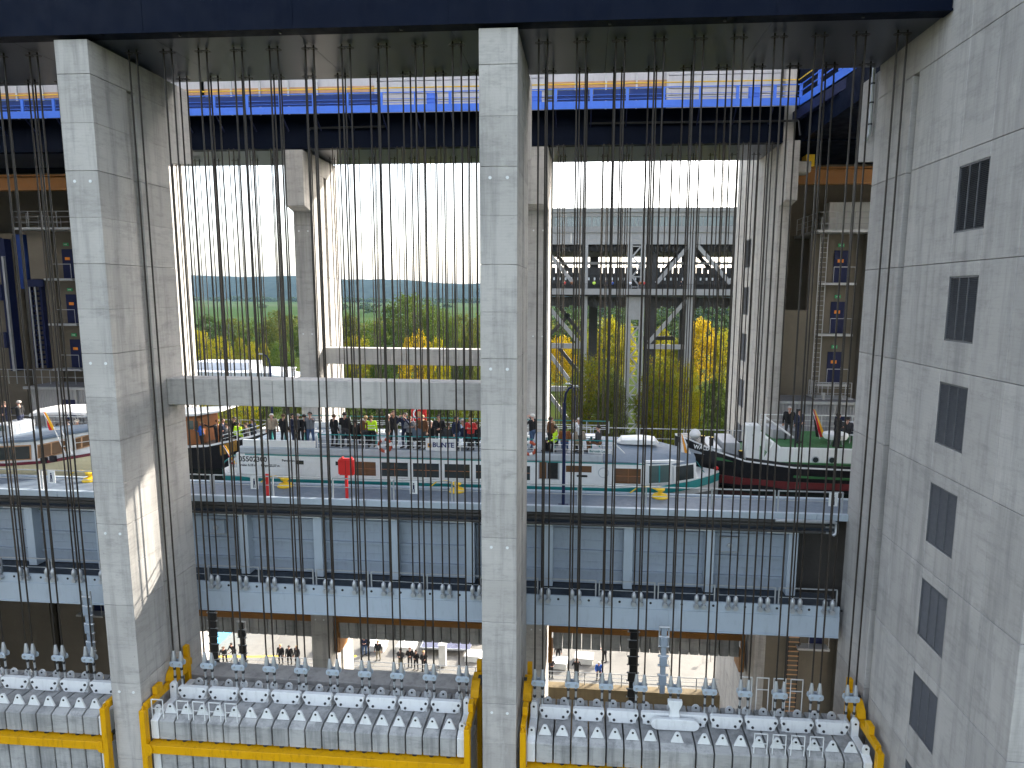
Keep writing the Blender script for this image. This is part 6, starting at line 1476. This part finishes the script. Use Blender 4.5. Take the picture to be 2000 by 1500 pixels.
def tree(label, x, y, h, r, crown, mat, group, base=GZ, rz=None):
    """h total height, r crown radius; the crown starts at a quarter of the height"""
    t = thing('tree', label, 'tree', (x, y, base), group=group)
    cz = 0.18 * h
    c = bpy.data.objects.new('crown', CROWNS[crown]); COL.objects.link(c); c.parent = t
    c.location = (0, 0, cz); c.scale = (r, r, (h - cz) / 2.05); c.rotation_euler = (0, 0, (x * 7.3 + y) % 6.28 if rz is None else rz)
    c.material_slots[0].link = 'OBJECT'; c.material_slots[0].material = MATS[mat]
    k = bpy.data.objects.new('trunk', TRUNK); COL.objects.link(k); k.parent = t; k.scale = (r * 0.9, r * 0.9, h * 0.5)
    return t
TREES = [
    ('yellow-green round tree behind the left end of the white building', -140.7, 232, 19.0, 4.3, 'round0', 'leaf_yellow', 'trees beyond the plaza'),
    ('golden orange round tree behind the white building, second from left', -129.3, 226, 16.5, 4.7, 'round1', 'leaf_yellow', 'trees beyond the plaza'),
    ('narrow green tree behind the middle of the white building', -119.7, 222, 16.1, 2.9, 'tall0', 'leaf_mixed', 'trees beyond the plaza'),
    ('slim golden tree behind the white building', -114.1, 220, 15.1, 2.7, 'tall1', 'leaf_yellow', 'trees beyond the plaza'),
    ('small rusty green tree right of the slim golden tree', -115.1, 230, 13.8, 2.5, 'tall0', 'leaf_mixed', 'trees beyond the plaza'),
    ('wide green tree behind the right end of the white building', -105.9, 224, 15.8, 5.2, 'broad0', 'leaf_green', 'trees beyond the plaza'),
    ('dark green broad tree rising at the left edge of the wood', -177.6, 300, 21.2, 9.2, 'broad1', 'leaf_dark', 'trees beyond the plaza'),
    ('olive tree in the wood, above the golden ones', -170.7, 310, 20.0, 9.1, 'round0', 'leaf_olive', 'trees beyond the plaza'),
    ('mid green tree in the wood behind the slim golden tree', -156.4, 305, 19.3, 8.4, 'broad0', 'leaf_green', 'trees beyond the plaza'),
    ('tall pale olive tree left of the far sunlit pillar', -142.5, 300, 23.8, 8.3, 'round1', 'leaf_olive', 'trees beyond the plaza'),
    ('green tree half hidden by the far sunlit pillar', -126.8, 290, 19.4, 6.7, 'tall1', 'leaf_green', 'trees beyond the plaza'),
    ('orange tree peeping out left of the far sunlit pillar', -75.9, 180, 14.6, 3.6, 'round0', 'leaf_gold', 'trees beyond the plaza'),
    ('tall yellow-green tree just right of the far sunlit pillar', -90.2, 250, 23.7, 5.0, 'tall0', 'leaf_olive', 'trees beyond the plaza'),
    ('yellowish tree low beside the far sunlit pillar', -67.0, 190, 20.2, 5.0, 'round0', 'leaf_mixed', 'trees beyond the plaza'),
    ('green tree with a yellowing top left of the tall poplar', -76.5, 235, 21.7, 6.5, 'broad1', 'leaf_green', 'trees beyond the plaza'),
    ('dark green tree left of the golden tree', -64.3, 215, 17.6, 5.6, 'round1', 'leaf_dark', 'trees beyond the plaza'),
    ('huge green poplar towering above the horizon', -70.9, 270, 32.0, 12.9, 'near1', 'leaf_green', 'trees beyond the plaza'),
    ('right shoulder of the poplar group, slightly lower', -62.8, 285, 25.6, 9.2, 'near2', 'leaf_green', 'trees beyond the plaza'),
    ('bright golden tree in front of the huge poplar', -43.6, 170, 22.3, 4.7, 'broad0', 'leaf_gold', 'trees beyond the plaza'),
    ('golden tree to the right of the brightest one', -37.7, 166, 20.7, 3.3, 'round1', 'leaf_yellow', 'trees beyond the plaza'),
    ('small silvery tree between the golden and the dark round tree', -36.1, 180, 19.1, 2.8, 'round0', 'leaf_silver', 'trees beyond the plaza'),
    ('round dark olive tree beside the near middle pillar', -32.4, 185, 21.9, 4.3, 'round1', 'leaf_olive', 'trees beyond the plaza'),
    ('brownish tree behind, left of the near middle pillar', -59.3, 320, 22.0, 10.8, 'broad1', 'leaf_olive', 'trees beyond the plaza'),
    ('dark low tree under the far tie beam near the red car', -47.4, 150, 17.6, 3.5, 'round0', 'leaf_dark', 'trees beyond the plaza'),
    ('orange tree behind the old lift, next to the far middle pillar', -7.6, 205, 19.6, 4.7, 'round0', 'leaf_gold', 'trees beyond the plaza'),
    ('tall yellow-green tree behind the old lift, left of its middle column', 7.0, 215, 24.4, 5.6, 'tall0', 'leaf_yellow', 'trees beyond the plaza'),
    ('green tree behind the old lift at its left column', -0.8, 225, 20.3, 4.5, 'tall1', 'leaf_mixed', 'trees beyond the plaza'),
    ('yellow-green tree right behind the middle column of the old lift', 13.3, 220, 22.6, 4.1, 'tall1', 'leaf_yellow', 'trees beyond the plaza'),
    ('yellow tree behind the horizontal strut of the old lift', 23.6, 215, 21.0, 5.6, 'tall0', 'leaf_yellow', 'trees beyond the plaza'),
    ('brightest yellow poplar right of the third column of the old lift', 36.1, 212, 24.1, 6.8, 'tall0', 'leaf_gold', 'trees beyond the plaza'),
    ('yellow poplar at the edge of the far right tower', 41.9, 205, 22.2, 4.1, 'tall1', 'leaf_yellow', 'trees beyond the plaza'),
    ('green and yellow tree beside the third column of the old lift', 28.7, 205, 19.2, 4.1, 'round0', 'leaf_mixed', 'trees beyond the plaza'),
    ('dark mixed tree in front of the old lift, left of its middle column', 0.6, 118, 21.1, 4.7, 'near0', 'leaf_mixed', 'trees beyond the plaza'),
    ('lower olive tree left of the middle column of the old lift', 4.4, 112, 19.3, 3.1, 'near1', 'leaf_olive', 'trees beyond the plaza'),
    ('large golden-brown tree in front of the old lift, right of its middle column', 13.2, 115, 21.4, 5.1, 'near2', 'leaf_mixed', 'trees beyond the plaza'),
    ('yellow-green tree in front of the old lift at the third column', 18.1, 122, 19.9, 3.4, 'near0', 'leaf_yellow', 'trees beyond the plaza'),
    ('green tree near the far right tower above the parked van', 24.3, 126, 16.2, 3.3, 'round1', 'leaf_green', 'trees beyond the plaza'),
    ('yellow tree behind the tug canopy', -67.6, 110, 14.1, 2.9, 'round0', 'leaf_yellow', 'trees beyond the plaza'),
    ('mixed tree above the tug crowd', -66.9, 116, 12.6, 3.0, 'broad1', 'leaf_mixed', 'trees beyond the plaza'),
    ('yellow-green tree above the tug bow', -65.4, 122, 12.1, 3.4, 'round1', 'leaf_yellow', 'trees beyond the plaza'),
    ('green tree behind the beige coat', -54.2, 110, 13.7, 3.0, 'broad0', 'leaf_green', 'trees beyond the plaza'),
    ('olive tree left of the far sunlit pillar, above the stern group', -51.8, 116, 13.4, 3.0, 'round0', 'leaf_olive', 'trees beyond the plaza'),
    ('green tree behind the white-shirted sitter', -43.9, 122, 12.3, 3.4, 'broad1', 'leaf_green', 'trees beyond the plaza'),
    ('dark tree behind the large yellow jacket', -35.1, 110, 14.5, 3.2, 'round1', 'leaf_dark', 'trees beyond the plaza'),
    ('olive tree behind the red life ring cabinet', -31.4, 116, 13.2, 3.4, 'broad0', 'leaf_olive', 'trees beyond the plaza'),
    ('green tree above the banner', -27.1, 122, 12.7, 3.6, 'round0', 'leaf_green', 'trees beyond the plaza'),
    ('mixed tree beside the near middle pillar above the crowd', -19.6, 110, 14.5, 3.0, 'broad1', 'leaf_mixed', 'trees beyond the plaza'),
]
for row in TREES: tree(*row)
# the woods further out, read as one mass
def wood(name, label, spots, seed, mat):
    rnd = random.Random(seed); vs = []; fs = []
    for x, y, h, r, z0 in spots:
        for c in range(34):
            a = rnd.uniform(0, 6.28); rr = r * math.sqrt(rnd.random()); q = rnd.random()
            cx, cy, cz = x + rr * math.cos(a), y + rr * math.sin(a), z0 + h * (0.15 + 0.85 * q) * (1 - 0.35 * (rr / r) ** 2)
            for k in range(14):
                p_ = Vector((cx + rnd.gauss(0, r * .16), cy + rnd.gauss(0, r * .16), cz + rnd.gauss(0, h * .05)))
                d = Vector((rnd.gauss(0, 1), rnd.gauss(0, 1), rnd.gauss(0.3, 1))).normalized(); u = d.orthogonal().normalized(); w = d.cross(u); s_ = r * rnd.uniform(0.06, 0.13); n = len(vs)
                vs += [p_ - u * s_, p_ + w * s_, p_ + u * s_, p_ - w * s_]; fs.append((n, n + 1, n + 2, n + 3))
    me = bpy.data.meshes.new(name); me.from_pydata([tuple(v) for v in vs], [], fs); me.update(); me.materials.append(MATS[mat])
    o = bpy.data.objects.new(name, me); COL.objects.link(o); tag(o, label, 'wood', None, 'stuff')
rnd = random.Random(4)
wood('far_wood', 'green and brown wood massed behind the plaza trees', [(rnd.uniform(-180, 20), rnd.uniform(330, 430), rnd.uniform(13, 19), rnd.uniform(6, 9), GZ) for _ in range(70)], 1, 'leaf_olive')
wood('far_wood', 'dark hillside wood behind the old lift', [(rnd.uniform(-30, 230), y, rnd.uniform(14, 20), rnd.uniform(7, 10), GZ + max(0, (y - 330) * 0.022)) for y in [rnd.uniform(300, 900) for _ in range(170)]], 2, 'leaf_dark')
wood('far_wood', 'dark line of trees far out at the foot of the hills', [(-2600 + i * 26 + rnd.uniform(-14, 14), rnd.uniform(2250, 2500), rnd.uniform(12, 22), rnd.uniform(16, 26), GZ) for i in range(125)], 3, 'leaf_dark')
wood('hedgerow', 'scattered field trees out on the green lowland', [(rnd.uniform(-700, 30), rnd.uniform(800, 1700), rnd.uniform(7, 12), rnd.uniform(7, 14), GZ) for i in range(26)], 5, 'leaf_dark')

# ================================================================ the old ship lift, a steel trestle far behind
t = thing('old_ship_lift', 'old riveted steel ship lift with a concrete gallery behind the right bay', 'ship lift', (12, 165, GZ))
OY = 150.0; OX0, OX1 = -13, 62
OM, OD = 'old_steel', 'old_steel_dark'
part(MB().box(OX0, OX1, OY, OY + 27, 17.9, 18.8), 'roof_slab', 'old_concrete', t); part(MB().box(OX0, OX1, OY + 0.3, OY + 26.7, 17.0, 17.9), 'lintel', 'old_concrete', t)
part(MB().box(OX0, OX1, OY + 0.55, OY + 0.8, 14.9, 17.0), 'glass_band', 'old_glass', t)
part(MB().box(OX0, OX1, OY + 0.2, OY + 1.0, 13.9, 14.9), 'parapet', 'old_concrete', t); part(MB().box(OX0, OX1, OY - 0.3, OY + 1.2, 13.5, 13.9), 'cornice', 'old_concrete', t)
for x in rng(OX0, OX1, 28): part(MB().box(x - 0.14, x + 0.14, OY + 0.35, OY + 0.55, 14.9, 17.0), 'mullion', 'old_concrete', t)
for x in rng(OX0, OX1, 82): part(MB().box(x - 0.05, x + 0.05, OY + 0.42, OY + 0.55, 14.9, 17.0), 'glazing_bar', OM, t)
for a, b in zip(rng(OX0, OX1, 9), rng(OX0, OX1, 9)[1:]): part(MB().box(a + 0.02, b - 0.02, OY, OY + 1.0, 11.0, 13.5), 'main_girder', OM, t)
part(MB().box(OX0, OX1, OY + 2, OY + 25, 9.6, 11.4), 'pulley_deck', OD, t)
for x in rng(OX0, OX1, 60): part(MB().lathe([(0.8, -0.2), (0.8, 0.2)], (x, OY + 1.6, 10.1), 10, 'x'), 'rope_pulley', OD, t)
part(MB().box(OX0, OX1, OY - 1.6, OY + 0.6, 0.05, 1.35), 'walkway_beam', OM, t)
part(MB().box(OX0, OX1, OY - 0.4, OY + 26, -0.35, 0.04), 'walkway_soffit', OD, t)
rl = part(MB().box(OX0, OX1, OY - 1.6, OY - 1.52, 2.35, 2.43), 'walkway_rail', OD, t)
for x in rng(OX0, OX1, 190): part(MB().box(x - 0.025, x + 0.025, OY - 1.59, OY - 1.53, 1.35, 2.35), 'rail_bar', OD, rl)
for x in rng(OX0, OX1, 96):
    part(MB().box(x - 0.38, x + 0.38, OY + 3, OY + 5, -2.7 + 0.3 * math.sin(x * 3), -0.4), 'hanging_weight', OD, t)
for z0, z1, y in ((2.6, 3.1, 154), (4.6, 4.9, 154), (6.9, 7.5, 156)): part(MB().box(OX0, OX1, OY + y - 150, OY + y - 149.4, z0, z1), 'old_trough_chord', OD if z0 < 6 else OM, t)
for x in rng(OX0, OX1, 58): part(MB().box(x - 0.55, x + 0.55, OY + 4.3, OY + 4.6, 3.1, 6.2), 'old_trough_panel', OD, t)
for x in rng(OX0, OX1, 58): part(MB().box(x + 0.1, x + 0.45, OY + 3.8, OY + 4.0, 3.3, 3.9), 'old_trough_window', 'white_steel', t)
part(MB().box(OX0, OX1, OY + 6, OY + 8, 1.0, 4.7), 'old_trough_side', OD, t)
def column(x0, x1, y, mat, lattice=False):
    if not lattice: part(MB().box(x0, x1, y, y + 1.0, GZ, 11.0), 'column', mat, t); return
    w = (x1 - x0) * 0.27
    part(MB().box(x0, x0 + w, y, y + 1.2, GZ, 11), 'column', mat, t); part(MB().box(x1 - w, x1, y, y + 1.2, GZ, 11), 'column', mat, t)
    part(MB().box(x0 + w, x1 - w, y + 0.1, y + 0.2, -5.4, 0.0), 'gusset_plate', mat, t)
    k = 0; z = 10.6
    while z > GZ + 2:
        if not (-6.0 < z < 1.4):
            a, b = (x0 + w, x1 - w) if k % 2 else (x1 - w, x0 + w)
            part(MB().bar((a, y + 0.2, z), (b, y + 0.2, z - 2.2), 0.3, 0.34), 'lacing', mat, t); part(MB().bar((x0 + w, y + 0.22, z), (x1 - w, y + 0.22, z), 0.25, 0.25), 'lacing', mat, t)
        z -= 2.2; k += 1
for x in (-0.5, 22.7, 46): column(x - 0.7, x + 0.7, OY, OM); column(x + 1.2, x + 3.4, OY + 24, OD)
for x in (10.8, 34): column(x - 1.95, x + 1.95, OY, OM, True); column(x + 2.4, x + 4.8, OY + 2.5, OD)
def diag(xa, za, xb, zb, mat=OM, y=OY, w=0.6, d=0.85): part(MB().bar((xa, y + 0.5, za), (xb, y + 0.5, zb), w, d), 'brace', mat, t)
diag(-8.8, 9.4, -3.0, 2.6); diag(-7.2, 9.4, -1.8, 2.6, OD, OY + 8)
for m0 in (23.5,):
    diag(m0 - 1.3, 10.9, m0 - 8.2, 2.6); diag(m0 + 0.3, 10.9, m0 + 6.8 + 1.0, 2.6)
    diag(m0 - 1.3, 10.9, m0 - 8.2, 2.6, OD, OY + 8); diag(m0 + 0.3, 10.9, m0 + 7.8, 2.6, OD, OY + 8)
    diag(m0 - 1.5, -1.0, m0 - 9.5, -10.5)
    part(MB().box(m0 - 9.8, m0 - 1.2, OY + 0.1, OY + 0.9, -11.9, -10.9), 'strut', OM, t); part(MB().box(m0 - 9.8, m0 - 1.2, OY + 20, OY + 20.9, -11.2, -10.2), 'strut', OD, t)
diag(-8.6, -2.6, -1.2, -11.2); diag(-9, -12.2, -2.5, -20.8); diag(-9, -21.5, -3, -29.5); diag(-7.5, -1.5, -0.2, -10.5, OD, OY + 9); diag(-6.5, -12.5, 0.5, -21, OD, OY + 9); diag(-8.6, -9.6, -4, -4.5, OD, OY + 9)
for z in (-11.4, -21.2): part(MB().box(-10.2, -1.2, OY + 0.1, OY + 0.9, z - 0.6, z + 0.5), 'strut', OM, t)
# visitors on its walkway
for i, (x, top, lab) in enumerate(((-4.9, 'red', 'tiny person in red leftmost on the old lift walkway'), (-3.3, 'rust', 'tiny person in rust near the left on the old lift walkway'), (1.6, 'hivis', 'tiny person in yellow right of the left column of the old lift'), (4.2, 'navy', 'tiny person in navy on the old lift walkway'), (5.6, 'blue', 'tiny person in blue on the old lift walkway'), (9.5, 'white', 'tiny person in white before the middle column of the old lift'), (11.6, 'rust', 'tiny person in orange before the middle column of the old lift'), (12.4, 'red', 'tiny person in red at the right of the middle column'), (27.5, 'charcoal', 'tiny dark person at the right end of the old lift walkway'), (20.5, 'black', 'tiny person in black beside the third column of the old lift'))):
    person(x, OY - 1.0, 1.35, (i * 53) % 70 - 35, 1.0, ('stand', 'phone', 'cross')[i % 3], top, 'black', ('brown', 'dark', 'grey')[i % 3], lab, 'visitors on the old lift')

# ================================================================ low buildings and parked vehicles
t = thing('warehouse', 'long white warehouse with a flat pale roof beyond the left bay', 'building', (-110, 206, GZ))
part(MB().box(-131, -97, 198, 215, GZ, -24.9), 'wall', 'cladding_white', t); part(MB().box(-131.3, -96.7, 197.7, 215.3, -24.88, -24.5), 'roof', 'cladding_white', t)
part(MB().box(-127, -108, 205, 214, -24.48, -22.2), 'roof_hall', 'cladding_white', t)
for x in rng(-129, -99, 11): part(MB().box(x - 0.05, x + 0.05, 197.9, 197.99, GZ, -25), 'panel_joint', 'sheet_grey', t)
for x in (-106, -101): part(MB().box(x, x + 1.5, 197.85, 197.95, -28.5, -26.6), 'window', 'window_dark', t)
t = thing('warehouse', 'small grey shed joined to the right end of the white warehouse', 'building', (-94, 204, GZ))
part(MB().box(-96.6, -90.5, 196, 208, GZ, -26.0), 'wall', 'sheet_grey', t); part(MB().prism([(-97, -26), (-90, -26), (-90.2, -25.5), (-96.6, -24.8)], 'y', 195.6, 208.4), 'roof', 'galvanised', t)
for x in (-95.6, -93.6): part(MB().box(x, x + 1.2, 195.9, 195.99, -28.3, -26.6), 'window', 'window_dark', t)
def car(label, x, y, rz, mat, van=False):
    t = thing('parked_car', label, 'van' if van else 'car', (x, y, GZ + 0.02), rz, group='vehicles parked behind the lift')
    h = 2.1 if van else 1.45
    prof = [(-2.1, 0.35), (2.1, 0.35), (2.15, 0.75), (1.5, 0.9), (0.9, h), (-1.6 if not van else -2.0, h), (-2.1, 0.95)]
    part(MB().prism(prof, 'y', -0.85, 0.85), 'body', mat, t, bevel=0.08, local=True, smooth=True)
    part(MB().prism([(1.35, 0.98), (0.88, h - 0.12), (-1.4, h - 0.12), (-1.7, 0.98)], 'y', -0.87, 0.87), 'window', 'window_dark', t, local=True)
    for wx in (-1.3, 1.3):
        for wy in (-0.82, 0.82): part(MB().lathe([(0.34, -0.1), (0.34, 0.1)], (wx, wy, 0.34), 14, 'y'), 'wheel', 'rubber', t, local=True)
    for wy in (-0.6, 0.6): part(MB().box(2.1, 2.17, wy - 0.2, wy + 0.2, 0.6, 0.75), 'headlight', 'white_steel', t, local=True)
car('orange-red car under the trees between the tie beams', -33.0, 140, R(10), 'red_paint')
car('white van below the green tree near the far right tower', 28.5, 112, R(20), 'boat_white', True)
car('dark car parked left of the white van', 25.0, 108, R(15), 'dark_steel')
car('silver car parked beyond the far middle pillar', -3.8, 112, R(-10), 'galvanised')
# rough bank behind the plaza
bank = MB(); xs_ = rng(-90, 70, 33); n = len(xs_); prof = [(76, -0.05), (82, 1.2), (90, 2.6), (100, 3.0), (120, 2.2), (150, -0.05)]
rnd = random.Random(9)
bank.add([(x, y, GZ + h + (rnd.uniform(-.3, .3) if h > 0 else 0)) for y, h in prof for x in xs_], [(j * n + i, j * n + i + 1, (j + 1) * n + i + 1, (j + 1) * n + i) for j in range(len(prof) - 1) for i in range(n - 1)])
tag(part(bank, 'grass_bank', 'lowland', smooth=True), kind='structure')
